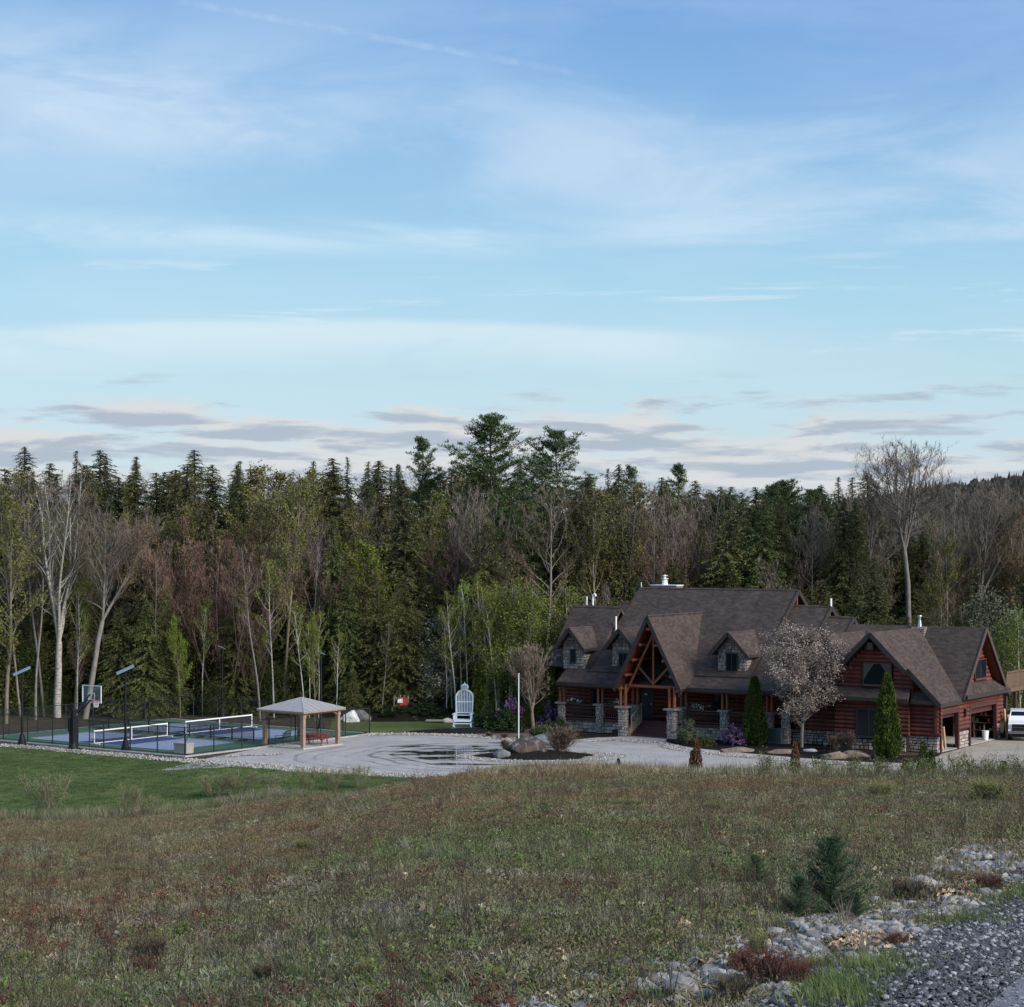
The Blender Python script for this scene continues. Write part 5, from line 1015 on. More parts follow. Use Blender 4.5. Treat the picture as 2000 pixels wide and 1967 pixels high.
# solar lamps
def lamp(x, y, h, label, rot=.0, k=1.0):
    p = px(x, y); t = empty('solar_lamp', p, rot, label, 'lamp post', 'solar lamp posts round the courts')
    MB().tube((0, 0, 0), (0, 0, .35), .30, .24, 10).tube((0, 0, .35), (0, 0, .75), .24, .12, 10).build('base', M_black, t); MB().tube((0, 0, .7), (0, 0, h-.1), .085, .07, 9).build('pole', M_black, t)
    R = Matrix.Rotation(math.radians(-24), 4, 'Y') @ Matrix.Rotation(math.radians(12), 4, 'X')
    o = MB().box(-.6*k, .6*k, -.28*k, .28*k, 0, .04, R.to_3x3()).build('solar_panel', M_panel, t, loc=(0, 0, h)); MB().box(-.56*k, .56*k, -.24*k, .24*k, -.03, 0, R.to_3x3()).build('lamp_head', M_black, t, loc=(0, 0, h))
    MB().tube((0, 0, h-.5), (.35, 0, h-.25), .03, n=6).build('bracket', M_black, t)
M_panel = mat('solar_glass_sky_tint', (.22, .28, .34), .15);  # pale base colour stands in for sky reflected in the panels
lamp(245, 1467, 5.25, 'nearer solar lamp post with its panel bright against the trees, front of the courts', .2); lamp(43, 1455, 4.9, 'leftmost solar lamp post at the front left of the courts', .2)
lamp(434, 1400, 5.3, 'far solar lamp post behind the courts in front of the reddish maple', PI*.95, .5); lamp(627, 1425, 5.5, 'dark solar lamp post behind the pavilion', PI*.95, .5)
# basketball hoop, seen from behind
p = px(143, 1464); t = empty('basketball_hoop', p, CR, 'black basketball hoop with clear backboard at the front left of the courts', 'basketball hoop')
MB().box(-.32, .32, -.32, .32, 0, .12).tube((0, 0, .1), (0, 0, .5), .33, .22, 8).build('base', M_black, t); MB().box(-.19, .19, -.19, .19, .4, 2.0).box(-.11, .11, -.11, .11, 2.0, 2.65).box(-.24, -.12, -.26, -.1, 1.2, 2.1).build('pole', M_black, t)
for z in (2.15, 2.55): MB().beam((0, .1, z-.25), (0, 1.45, z+.95), .07, .10).build('arm', M_black, t)
MB().beam((-.14, .0, 2.0), (-.14, 1.4, 3.15), .05, .08).beam((.14, .0, 2.0), (.14, 1.4, 3.15), .05, .08).build('strut', M_black, t)
m, b = mat_new('clear_acrylic'); b.inputs['Base Color'].default_value = (.5, .55, .58, 1); b.inputs['Alpha'].default_value = .14; b.inputs['Roughness'].default_value = .1
bo = MB().box(-.88, .88, 1.60, 1.62, 2.98, 4.05).build('backboard', m, t)
MB().box(-.90, .90, 1.58, 1.64, 2.94, 3.0).box(-.90, .90, 1.58, 1.64, 4.03, 4.09).box(-.90, -.84, 1.58, 1.64, 3, 4.03).box(.84, .90, 1.58, 1.64, 3, 4.03).build('border', M_white, bo)
MB().box(-.3, .3, 1.575, 1.59, 3.12, 3.17).box(-.3, .3, 1.575, 1.59, 3.54, 3.59).box(-.3, -.25, 1.575, 1.59, 3.17, 3.54).box(.25, .3, 1.575, 1.59, 3.17, 3.54).build('target_square', M_white, bo)
rm = MB(); M_rim = mat('red_rim', (.45, .05, .03), .5)
for i in range(16): a0, a1 = 2*PI*i/16, 2*PI*(i+1)/16; rm.tube((.23*math.cos(a0), 1.98+.23*math.sin(a0), 3.05), (.23*math.cos(a1), 1.98+.23*math.sin(a1), 3.05), .018, n=5)
rm.box(-.12, .12, 1.63, 1.76, 2.95, 3.08); rm = rm.build('rim', M_rim, t)
nm = MB()
for i in range(12):
    a0 = 2*PI*i/12; a1 = a0+PI/12*2; nm.tube((.23*math.cos(a0), 1.98+.23*math.sin(a0), 3.04), (.13*math.cos(a1), 1.98+.13*math.sin(a1), 2.62), .010, n=4); nm.tube((.23*math.cos(a1), 1.98+.23*math.sin(a1), 3.04), (.13*math.cos(a0), 1.98+.13*math.sin(a0), 2.62), .010, n=4)
nm.build('net', M_white, rm)
# pavilion
M_cedar = mat('light_brown_cedar', (.27, .19, .135), .7, .25, 5); M_mroof = mat('grey_metal_roof', (.30, .295, .29), .45, .08, 2)
p0, p1, p2 = Vector(px(592, 1464)[:2]), Vector(px(521, 1457)[:2]), Vector(px(664, 1453)[:2])
GR = CR; t = empty('pavilion', (p0.x, p0.y, .03), GR, 'open garden pavilion with brown posts and a grey hipped metal roof beside the courts', 'pavilion')
GW, GD = 3.35, 3.45
psl = MB().box(-GW-.25, .25, -.25, GD+.25, -.05, .08).build('concrete_pad', M_conc, t)
for x, y in ((0, 0), (-GW, 0), (0, GD), (-GW, GD)):
    MB().box(x-.12, x+.12, y-.12, y+.12, .08, 2.25).build('post', M_cedar, t); MB().box(x-.15, x+.15, y-.15, y+.15, 2.0, 2.3).build('post_head', M_cedar, t)
for a, c in (((-GW, 0), (0, 0)), ((-GW, GD), (0, GD)), ((0, 0), (0, GD)), ((-GW, 0), (-GW, GD))):
    MB().beam((*a, 2.32), (*c, 2.32), .12, .22).build('beam', M_cedar, t); A, Cc = Vector((*a, 0)), Vector((*c, 0)); d = (Cc-A).normalized()
    for q, s in ((A, 1), (Cc, -1)):
        bz = [(.06, 1.75), (.12, 1.98), (.28, 2.12), (.5, 2.18), (.5, 2.26), (.06, 2.26)]; off = d.orthogonal().normalized() if False else Vector((-d.y, d.x, 0))*.05
        vs = [q+d*s*u_+Vector((0, 0, z_))+off for u_, z_ in bz]+[q+d*s*u_+Vector((0, 0, z_))-off for u_, z_ in bz]; n = len(bz)
        MB().add(vs, [tuple(range(n)), tuple(range(n, 2*n))[::-1]]+[(i, (i+1) % n, n+(i+1) % n, n+i) for i in range(n)]).build('brace', M_cedar, t)
ex = .38; X0, X1, Y0, Y1 = -GW-ex, ex, -ex, GD+ex; cx, cy = -GW/2, GD/2
rf = MB(); ap = (cx, cy, 3.20); c4 = [(X0, Y0, 2.45), (X1, Y0, 2.45), (X1, Y1, 2.45), (X0, Y1, 2.45)]
for i in range(4): rf.slab([c4[i], c4[(i+1) % 4], ap], .05)
rf = rf.build('roof', M_mroof, t)
sm_ = MB()
for i in range(4):
    A, B_ = Vector(c4[i]), Vector(c4[(i+1) % 4]); sm_.tube(A+Vector((0, 0, .01)), Vector(ap), .022, n=5)
    for k in range(1, 8): q = A+(B_-A)*k/8; e_ = Vector(ap)*(1-abs(k-4)/4)+ (A if k < 4 else B_)*(abs(k-4)/4); sm_.tube(q+Vector((0, 0, .01)), e_+Vector((0, 0, .01)), .010, n=4)
sm_.build('seam', M_mroof, rf); MB().box(X0, X1, Y0, Y0+.05, 2.33, 2.44).box(X0, X1, Y1-.05, Y1, 2.33, 2.44).box(X0, X0+.05, Y0+.05, Y1-.05, 2.33, 2.44).box(X1-.05, X1, Y0+.05, Y1-.05, 2.33, 2.44).build('fascia', M_cedar, t)
def gl_(x, y, z=.11): v_ = Matrix.Rotation(GR, 3, 'Z') @ Vector((x, y, 0)); return (p0.x+v_.x, p0.y+v_.y, z)
M_pic = mat('red_stained_table', (.23, .035, .03), .6, .25, 5)
t = empty('picnic_table', gl_(-.75, 2.05), GR+.35, 'red wooden picnic table under the right side of the pavilion', 'table')
for i in range(5): MB().box(-.9, .9, -.36+i*.146, -.36+i*.146+.135, .72, .76).build('plank', M_pic, t)
for s in (-1, 1):
    for k in range(2): MB().box(-.9, .9, s*.62+k*.146-.14, s*.62+k*.146-.005, .43, .47).build('bench_plank', M_pic, t)
    MB().beam((s*.65, -.25, .72), (s*.65, -.62, .0), .05, .09).beam((s*.65, .25, .72), (s*.65, .62, .0), .05, .09).beam((s*.65, -.78, .40), (s*.65, .78, .40), .05, .09).build('leg_frame', M_pic, t)
M_gm = mat('dark_green_metal', (.012, .028, .026), .45)
def bench(x, y, rz, label):
    t = empty('bench', gl_(x, y), rz, label, 'bench'); ba = MB()
    for i in range(15): xx = -.62+i*1.24/14; ba.tube((xx, .25, .45), (xx, .36, .86+.07*math.sin(PI*i/14)), .011, n=4)
    for i in range(6): ba.tube((-.65+i*.217, .37, .86+.07*math.sin(PI*i/6)), (-.65+(i+1)*.217, .37, .86+.07*math.sin(PI*(i+1)/6)), .02, n=5)
    ba.build('backrest', M_gm, t); se = MB(); [se.box(-.65, .65, -.25+i*.085, -.25+i*.085+.05, .42, .445) for i in range(6)]; se.build('seat', M_gm, t)
    for s in (-1, 1):
        MB().tube((s*.66, -.25, 0), (s*.66, -.25, .66), .02, n=5).tube((s*.66, -.25, .66), (s*.66, .32, .66), .02, n=5).tube((s*.66, .3, 0), (s*.66, .27, .45), .02, n=5).tube((s*.66, .27, .45), (s*.66, .37, .88), .02, n=5).build('side_frame', M_gm, t)
bench(-2.55, .85, GR-1.2, 'dark green metal bench under the left side of the pavilion'); bench(-2.3, 3.0, GR+.1, 'dark green metal bench at the back of the pavilion behind the picnic table')
# ------------------------------------------------------------- giant white rocking chair
M_rc = mat('glossy_white_blue_paint', (.66, .74, .80), .4)
x, y, _ = px(905, 1427); t = empty('rocking_chair', (x, y, .12), -.12, 'oversized white rocking chair with a domed lantern top standing on the black mulch bed', 'chair')
MB().box(-.82, .78, -.65, .6, 0, .08).build('platform', M_rc, t)
for s in (-1, 1):
    rk = MB(); pts = [(-.75+1.5*i/10, .12+.16*((i-5)/5)**2) for i in range(11)]
    for (a, b_), (c, d) in zip(pts, pts[1:]): rk.beam((s*.62, a, b_), (s*.62, c, d), .06, .08)
    rk.build('rocker', M_rc, t)
    for yy in (-.5, .45): MB().beam((s*.62, yy, .16), (s*.62, yy, 1.08 if yy < 0 else .75), .09).build('leg', M_rc, t)
    MB().box(s*.62-.09, s*.62+.09, -.62, .5, 1.06, 1.12).build('armrest', M_rc, t); sp_ = MB(); [sp_.tube((s*.62, -.35+i*.17, .72), (s*.62, -.35+i*.17, 1.06), .022, n=5) for i in range(5)]; sp_.build('arm_spindle', M_rc, t)
st_ = MB(); [st_.box(-.58, .58, -.55+i*.125, -.55+i*.125+.10, .66, .70) for i in range(8)]; st_.box(-.6, .6, -.6, -.55, .56, .70); st_.build('seat', M_rc, t)
MB().box(-.6, .6, -.58, -.54, .40, .46).build('stretcher', M_rc, t); MB().box(-.6, .6, .42, .46, .3, .36).build('stretcher', M_rc, t)
bk = MB()
def by(z): return .45+(z-.7)*.10
def hw_(z): return .56+.02*(z-.7)
for s in (-1, 1): bk.beam((s*.56, by(.7), .7), (s*.60, by(2.25), 2.25), .09)
prev = None
for i in range(13):
    a = PI*i/12; q = (-.60*math.cos(a), by(2.25+.5*math.sin(a)), 2.25+.50*math.sin(a))
    if prev: bk.beam(prev, q, .09, .10)
    prev = q
for z in (.95, 1.12, 1.9): bk.beam((-.56, by(z), z), (.56, by(z), z), .05, .07)
bk.build('back_frame', M_rc, t)
for i in range(9):
    xx = -.46+i*.115; zt = 2.25+.5*math.sqrt(max(0, 1-(xx/.6)**2)); MB().beam((xx, by(1.1), 1.1), (xx, by(zt), zt), .045, .03).build('slat', M_rc, t)
dm = MB()
for k in range(10):
    pr_ = None
    for i in range(9):
        a = PI*i/8; q = (.27*math.sin(a)*math.cos(2*PI*k/10), by(2.9)+.27*math.sin(a)*math.sin(2*PI*k/10), 2.95-.22*math.cos(a))
        if pr_: dm.tube(pr_, q, .016, n=4)
        pr_ = q
for z, rr in ((2.80, .20), (2.95, .27), (3.08, .21)):
    for i in range(14): a0, a1 = 2*PI*i/14, 2*PI*(i+1)/14; dm.tube((rr*math.cos(a0), by(2.9)+rr*math.sin(a0), z), (rr*math.cos(a1), by(2.9)+rr*math.sin(a1), z), .016, n=4)
dm.tube((0, by(2.9), 3.15), (0, by(2.9), 3.32), .04, .005, 6); dm.build('lantern_top', M_rc, t)
# red toy house with a white board on the dark mound
x, y, _ = px(782, 1407); t = empty('toy_house', (x, y+.6, .85), .1, 'little red playhouse with a white board and pale posts on the dark mound', 'playhouse'); M_tr = mat('bright_red_paint', (.38, .03, .03), .5); M_plog = mat('pale_post', (.28, .26, .20), .8)
MB().box(-.1, .5, -.2, .3, 0, .85).build('body', M_tr, t); MB().box(-.25, .12, -.26, -.22, .45, .75).build('board', M_white, t)
for x_, h_ in ((-.5, 1.0), (-.05, 1.0), (.25, 1.0), (.55, .95)): MB().tube((x_, .1, -.1), (x_, .1, h_), .07, n=7).build('post', M_plog, t)
MB().tube((-.55, .1, .8), (.6, .1, .8), .045, n=6).build('rail', M_plog, t)
# boulders and big stones
def rock_mesh(name, seed, m, sx=1, sy=1, sz=1, n=2, rough=.22, sharp=False):
    import bmesh
    from mathutils import noise as mn
    bm_ = bmesh.new(); bmesh.ops.create_icosphere(bm_, subdivisions=n, radius=1)
    r = random.Random(seed); o = Vector((r.uniform(0, 50), r.uniform(0, 50), r.uniform(0, 50))); pl = [Vector((r.gauss(0, 1), r.gauss(0, 1), r.gauss(0, .8))).normalized() for _ in range(9)]; pd = [r.uniform(.62, .95) for _ in pl]
    for v in bm_.verts:
        c = v.co.copy(); k = 1+rough*mn.noise(c*1.3+o)*1.6+rough*.4*mn.noise(c*4+o)
        c *= k
        for q, d in zip(pl, pd):
            e = c.dot(q)-d
            if e > 0: c -= q*e*.92
        v.co = Vector((c.x*sx, c.y*sy, c.z*sz))
    me = bpy.data.meshes.new(name); bm_.to_mesh(me); bm_.free(); me.materials.append(m); return me
def f_bould(b):
    v = N('ShaderNodeTexCoord').outputs['Object']; c = ramp(noise(v, 1.1, 6, .65, .6), [(.28, (.032, .027, .028)), (.45, (.070, .058, .056)), (.58, (.115, .085, .072)), (.72, (.16, .155, .15))])
    c = mixc(rng(noise(mapping(v, (2, 2, .5), (0, .5, 0)), 1.6, 4, .6), .55, .68), c, (.20, .205, .20)); L(c, b.inputs['Base Color']); bumpn(b, noise(v, 5, 6, .7), 1, .12)
M_bould = soil('boulder_rock', f_bould); M_tanrock = mat('tan_rock', (.17, .13, .10), .95, .35, 3, bump=.6, bscale=8); M_palerock = mat('pale_rock', (.42, .41, .40), .95, .3, 3, bump=.6, bscale=8); M_greyrock = mat('grey_rock', (.14, .14, .145), .95, .4, 4, bump=.6, bscale=8)
def boulder(x, y, w_, h_, m, label, seed, d_=None, z=0, zf=.25, rz=0, dy=0):
    p = px(x, y); me = rock_mesh('boulder', seed, m, w_/2*1.12, (d_ or w_*.7)/2*1.1, h_*.68, 4 if w_ > 1.5 else 3); o = link('boulder', me, None, (p[0], p[1]+(d_ or w_*.7)/2+dy, z+h_*zf), rz); return tag(o, label, 'boulder')
boulder(1026, 1480, 2.6, 1.0, M_bould, 'big rusty brown boulder in the middle of the drive island', 3, 1.5, .2, .30)
boulder(982, 1483, 1.0, .55, M_greyrock, 'low grey rock at the left foot of the big island boulder', 5, .8, .1)
boulder(1062, 1468, 2.4, .8, M_greyrock, 'long grey rock behind the big island boulder', 6, 1.1, .35, .3)
boulder(1632, 1484, 1.6, .55, M_tanrock, 'left one of the two flat brown rocks by the garage corner bed', 7, 1.1); boulder(1675, 1483, 1.5, .55, M_tanrock, 'right one of the two flat brown rocks by the garage corner bed', 8, 1.1)
boulder(1440, 1471, 1.9, .38, M_tanrock, 'flat tan rock under the purple rhododendron by the porch', 9, .9); boulder(1530, 1474, 1.9, .36, M_tanrock, 'flat brown rock below the air conditioner', 10, .9); boulder(1583, 1470, 1.0, .25, M_palerock, 'small pale rock right of the flowering tree trunk', 12, .6)
boulder(683, 1411, 1.35, .95, M_white, 'white boulder behind the courts, right of the pavilion', 15, .9); boulder(705, 1410, 1.3, 1.0, M_greyrock, 'grey boulder next to the white one behind the courts', 16, .9)
boulder(872, 1412, .9, .4, M_palerock, 'pale rock left of the rocking chair', 17)
o = MB().tube((-.9, 0, .12), (.5, 0, .16), .12, .10, 8).build('fallen_log', M_plog, None, loc=px(855, 1412), rz=-.3); tag(o, 'short pale log lying left of the rocking chair', 'log')
o = MB().tube((0, 0, 0), (0, 0, 4.6), .045, .038, 10).tube((0, 0, 4.6), (0, 0, 4.66), .05, n=8).build('flag_pole', mat('pale_green_white_pole', (.62, .66, .62), .5), None, loc=px(1013, 1450)); tag(o, 'tall bare pale pole standing behind the island boulder', 'pole')
# ------------------------------------------------------------- garden trees and shrubs
LF['cherry'] = foliage('pale_pink_blossom', [(.17, .14, .115), (.28, .235, .20), (.42, .37, .33)], 1.2, .05); LF['purple'] = foliage('purple_blossom', [(.10, .055, .13), (.19, .10, .235), (.30, .18, .34)], 3, .1)
LF['arb'] = foliage('arborvitae_green', [(.030, .050, .008), (.055, .085, .014), (.085, .12, .022)], 2.5, .12); LF['rust'] = foliage('rusty_dead_needles', [(.07, .030, .012), (.13, .055, .022), (.18, .085, .035)], 3, .2)
LF['rhodo'] = foliage('rhododendron_leaves', [(.012, .026, .012), (.024, .045, .018), (.045, .07, .03)], 2, .2); LF['wil'] = foliage('willow_leaves', [(.12, .15, .055), (.18, .215, .085), (.25, .28, .12)], 1, .1); TW['rose'] = twm('rosy_twigs', (.20, .145, .12)); TW['cherry'] = twm('cherry_twigs', (.14, .115, .10))
B, T, Lf = bare_tree(60, 8.5, 2.8, .12, .18, 80, 1, 3.2, .10, 1.5, .80, tw=.010); proto('cherry', B, T, Lf, 'pale', TW['cherry'], LF['cherry'])
B, T, Lf = bare_tree(61, 6.6, 2.3, .14, .2, 44, 6, 0, .09, 2.2, 1.0, fork=.24, tw=.010); proto('garden_bare', B, T, Lf, 'tan', TW['rose'])
B, T, Lf = bare_tree(62, 2.0, 1.1, .02, .05, 44, 12, .3, .06, 1.5, 1.2, bush=True, tw=.008); proto('twiggy', B, T, Lf, 'tan', TW['rose'], LF['tanb'])
B, T, Lf = bare_tree(63, 2.2, .6, .006, .12, 22, 12, 1.6, .04, 1.0, 2.0, bush=True, tw=.0025); proto('willow', B, T, Lf, 'tan', TW['tan'], LF['wil'])
def cone_shrub(seed, H, R, n, lf, size=.13, full=True):
    rs = np.random.RandomState(seed); t = rs.uniform(0, 1, n)**1.15; R_ = R*np.minimum(1, .55+t*3.5)*np.minimum(1, (1-t)**.62*1.1)+.02; az = rs.uniform(0, 2*PI, n); k = 1+.10*np.sin(5*az+7*t)+.08*np.sin(9*az-13*t)
    q = R_*k*np.sqrt(rs.uniform(.55, 1, n)); C = np.stack([q*np.cos(az), q*np.sin(az), H*t*.97+.02], 1); D = np.stack([np.cos(az)*.55, np.sin(az)*.55, np.full(n, .9)], 1)
    s = wander(random.Random(seed), np.zeros(3), np.array([0, 0, 1.0]), H*.9, 6, .05, .02, .01); return seg_mesh(s, 6), None, kites(rs, C, size, .5, 0, D)
for s in (1, 2): B, T, Lf = cone_shrub(s, 4.4, .72, 11000, 'arb', .14); proto('arborvitae', B, T, Lf, 'dark', None, LF['arb'])
B, T, Lf = cone_shrub(3, 1.0, .20, 1500, 'rust', .07); proto('dead_arborvitae', B, T, Lf, 'dark', None, LF['rust'])
B, T, Lf = cone_shrub(4, 1.0, .22, 1500, 'arb', .07); proto('small_arborvitae', B, T, Lf, 'dark', None, LF['arb'])
def round_shrub(kind, seed, H, R, n, size, lf, lf2=None, n2=0, k=40):
    rs = np.random.RandomState(seed); d = rs.normal(size=(k, 3)); d /= np.linalg.norm(d, axis=1, keepdims=True); d[:, 2] = abs(d[:, 2]); cc = d*np.array([R, R, H*.85])*rs.uniform(.45, .92, (k, 1))+np.array([0, 0, H*.08])
    C = cc[rs.randint(0, k, n)]+rs.normal(size=(n, 3))*R*.13; s = [(*(0, 0, 0), *c, .015, .005) for c in cc]; V = kites(rs, C, size, .65, .2)
    tb = np_mesh(kind+'_stems', *seg_mesh(s, 3), BK['dark']); me = np_mesh(kind+'_crown', *V, LF[lf])
    if lf2:
        o = cc[rs.randint(0, k, n2)]; C2 = o*1.06+rs.normal(size=(n2, 3))*R*.11; V2 = kites(rs, C2, size*.9, .9, .2); Vj, Fj = join([V, V2]); me = np_mesh(kind+'_crown', Vj, Fj, LF[lf]); me.materials.append(LF[lf2]); me.polygons.foreach_set('material_index', np.array([0]*len(V[1])+[1]*len(V2[1]), dtype=np.int32))
    PROTO.setdefault(kind, []).append((tb, me, H))
round_shrub('rhododendron', 70, 2.4, 1.5, 3800, .17, 'rhodo'); round_shrub('purple_rhododendron', 71, 1.5, .75, 1400, .11, 'rhodo', 'purple', 2600); round_shrub('sage_shrub', 72, 1.7, .85, 3000, .10, 'sage'); round_shrub('low_shrub', 73, .8, .7, 1800, .10, 'shade'); round_shrub('olive_shrub', 74, 1.5, 1.2, 3200, .12, 'shade'); round_shrub('green_clump', 75, .8, .8, 1800, .09, 'lime')
def plant(kind, x, y, top, name, label, cat='shrub', wide=1.0, rot=0, z0=None, pi=0, d=None, group=None):
    if d is None: p = px(x, y, z0 or 0)
    else: p = ((x-1000)/4000*d, d, float(hgt((x-1000)/4000*d, d)))
    H = CH-(top-1050)*p[1]/4000-p[2]; tb, cr, hh = PROTO[kind][pi]; s = H/hh
    e = empty(name, p, rot, label, cat, group); e.scale = (s*wide, s*wide, s); link('trunk' if 'tree' in name else 'stems', tb, e); link('crown' if 'tree' in name else 'foliage', cr, e); return e
plant('cherry', 1566, 1461, 1205, 'flowering_tree', 'rounded tree covered in pale pinkish blossom in front of the house', 'tree', 1.25)
plant('garden_bare', 1042, 1433, 1250, 'garden_tree', 'bare rosy twigged garden tree at the left end of the house', 'tree', 1.1)
plant('arborvitae', 1474, 1456, 1318, 'arborvitae', 'tall green conical arborvitae left of the flowering tree', 'shrub', 1.05); plant('arborvitae', 1733, 1482, 1312, 'arborvitae', 'tallest green conical arborvitae in front of the garage window', 'shrub', .95, 1, pi=1)
plant('arborvitae', 934, 1412, 1292, 'arborvitae', 'dark columnar evergreen right behind the rocking chair', 'shrub', .95, 2); plant('arborvitae', 1030, 1424, 1378, 'arborvitae', 'low dark cone behind the pale pole', 'shrub', 1.3, 3); plant('arborvitae', 1058, 1424, 1382, 'arborvitae', 'olive cone behind the trunk of the bare garden tree', 'shrub', 1.2, 4, pi=1)
plant('small_arborvitae', 1540, 1380, 1235, 'conical_evergreen', 'green cone behind the flowering tree near the main roof end', 'shrub', .8) if False else None
for i, (x, y, tp, wd, lab) in enumerate(((965, 1428, 1372, 1.1, 'dark rhododendron right of the rocking chair'), (995, 1430, 1378, 1.0, 'dark rhododendron left of the pale pole'), (940, 1420, 1385, .9, 'small dark rhododendron behind the right side of the rocking chair'), (1085, 1432, 1398, 1.2, 'dark rounded shrub in front of the leftmost stone pier'))): plant('rhododendron', x, y, tp, 'rhododendron', lab, 'shrub', wd, i)
plant('purple_rhododendron', 1000, 1420, 1358, 'rhododendron', 'purple flowering rhododendron behind the pale pole', 'shrub', 1.0); plant('purple_rhododendron', 1075, 1424, 1368, 'rhododendron', 'purple rhododendron beside the left end of the porch', 'shrub', .9, 1); plant('purple_rhododendron', 1434, 1456, 1412, 'rhododendron', 'round purple rhododendron in front of the porch right of the entry', 'shrub', 1.05, 2)
plant('sage_shrub', 1343, 1453, 1400, 'sage_shrub', 'grey green shrub right of the entry steps', 'shrub', 1.0); plant('low_shrub', 1378, 1458, 1436, 'low_shrub', 'low dark green shrub between the sage shrub and the purple rhododendron', 'shrub', 1.0)
plant('olive_shrub', 1062, 1446, 1412, 'olive_shrub', 'olive shrub left behind the twiggy island bush', 'shrub', 1.1); plant('low_shrub', 1100, 1442, 1418, 'low_shrub', 'low olive shrub behind the twiggy island bush', 'shrub', 1.2, 1)
plant('twiggy', 1096, 1477, 1410, 'twiggy_bush', 'rosy twiggy bush right of the big island boulder', 'shrub', 1.35); plant('twiggy', 986, 1470, 1440, 'twiggy_bush', 'small twiggy bush left of the big island boulder', 'shrub', .9, 2, z0=.2)
plant('twiggy', 1652, 1474, 1422, 'twiggy_bush', 'grey twiggy bush behind the flat brown rocks', 'shrub', 1.1, 1); plant('twiggy', 1632, 1466, 1432, 'twiggy_bush', 'smaller twiggy bush left behind the flat brown rocks', 'shrub', 1.3, 3)
for i, (x, y, tp, lab) in enumerate(((985, 1443, 1430, 'low brown bush in the planting bed left of the pole'), (1015, 1446, 1434, 'low brown bush in the planting bed behind the pole foot'), (955, 1440, 1428, 'low brown bush right of the rocking chair base'))): plant('twiggy', x, y, tp, 'low_brown_bush', lab, 'shrub', 1.9, i)
r = random.Random(8)
for i in range(26):
    a = r.uniform(0, 2*PI); q = r.uniform(0, 1)**.5; x, y, _ = px(800, 1407); e = empty('juniper', (x+4.6*q*math.cos(a), y+.8+1.7*q*math.sin(a), .75*(1-q*q)-.1), a, 'low dark juniper covering the mound under the red playhouse', 'shrub', 'junipers on the dark mound'); s = r.uniform(.5, .7); e.scale = (s*1.3, s*1.3, s*.45); link('foliage', PROTO['rhododendron'][0][1], e)
# ------------------------------------------------------------- the field: what grows and lies on it
def spot(x, y):                         # where the sight line of a survey point meets the ground
    u, s = (x-1000)/4000, (y-1050)/4000; d = np.linspace(7, 130, 4000); g = hgt(u*d, d); k = np.argmax(g >= CH-s*d) if (g >= CH-s*d).any() else len(d)-1
    return u*d[k], d[k], float(g[k])
def edge(y): return -2.75+.385*y+np.where(y < 22, 0, .010*(np.maximum(y, 22)-22)**2)-.15
LAWN = np.array(lawn)
def in_poly(X, Y, P):
    c = np.zeros(len(X), bool); j = len(P)-1
    for i in range(len(P)):
        m = ((P[i, 1] > Y) != (P[j, 1] > Y)) & (X < (P[j, 0]-P[i, 0])*(Y-P[i, 1])/(P[j, 1]-P[i, 1]+1e-9)+P[i, 0]); c ^= m; j = i
    return c
SRC = bpy.data.collections.new('growth_sources')
def src_col(name, meshes):
    c = bpy.data.collections.new(name)
    for i, me in enumerate(meshes): o = bpy.data.objects.new(name, me); c.objects.link(o)
    return c
def scatter(name, P, sc, meshes, label, tilt=.12, seed=0):
    me = bpy.data.meshes.new(name); me.from_pydata([tuple(p) for p in P], [], []); rs = np.random.RandomState(seed); n = len(P)
    a = me.attributes.new('sc', 'FLOAT', 'POINT'); a.data.foreach_set('value', sc.astype(np.float32))
    a = me.attributes.new('rt', 'FLOAT_VECTOR', 'POINT'); R = np.stack([rs.normal(0, tilt, n), rs.normal(0, tilt, n), rs.uniform(0, 2*PI, n)], 1); a.data.foreach_set('vector', R.astype(np.float32).ravel())
    a = me.attributes.new('ix', 'INT', 'POINT'); a.data.foreach_set('value', rs.randint(0, len(meshes), n).astype(np.int32))
    o = link(name, me); o['kind'] = 'stuff'; o['label'] = label
    ng = bpy.data.node_groups.new(name, 'GeometryNodeTree'); ng.interface.new_socket('Geometry', in_out='INPUT', socket_type='NodeSocketGeometry'); ng.interface.new_socket('Geometry', in_out='OUTPUT', socket_type='NodeSocketGeometry')
    gi = ng.nodes.new('NodeGroupInput'); go = ng.nodes.new('NodeGroupOutput'); ip = ng.nodes.new('GeometryNodeInstanceOnPoints'); ci = ng.nodes.new('GeometryNodeCollectionInfo'); ci.inputs['Collection'].default_value = src_col(name, meshes); ci.inputs['Separate Children'].default_value = True; ci.inputs['Reset Children'].default_value = True
    def att(nm, ty): q = ng.nodes.new('GeometryNodeInputNamedAttribute'); q.data_type = ty; q.inputs['Name'].default_value = nm; return [s for s in q.outputs if s.enabled][0]
    e2r = ng.nodes.new('FunctionNodeEulerToRotation')
    ng.links.new(gi.outputs[0], ip.inputs['Points']); ng.links.new(ci.outputs[0], ip.inputs['Instance']); ip.inputs['Pick Instance'].default_value = True
    ng.links.new(att('ix', 'INT'), ip.inputs['Instance Index']); ng.links.new(att('rt', 'FLOAT_VECTOR'), e2r.inputs[0]); ng.links.new(e2r.outputs[0], ip.inputs['Rotation']); ng.links.new(att('sc', 'FLOAT'), ip.inputs['Scale']); ng.links.new(ip.outputs[0], go.inputs[0])
    md = o.modifiers.new('growth', 'NODES'); md.node_group = ng; return o
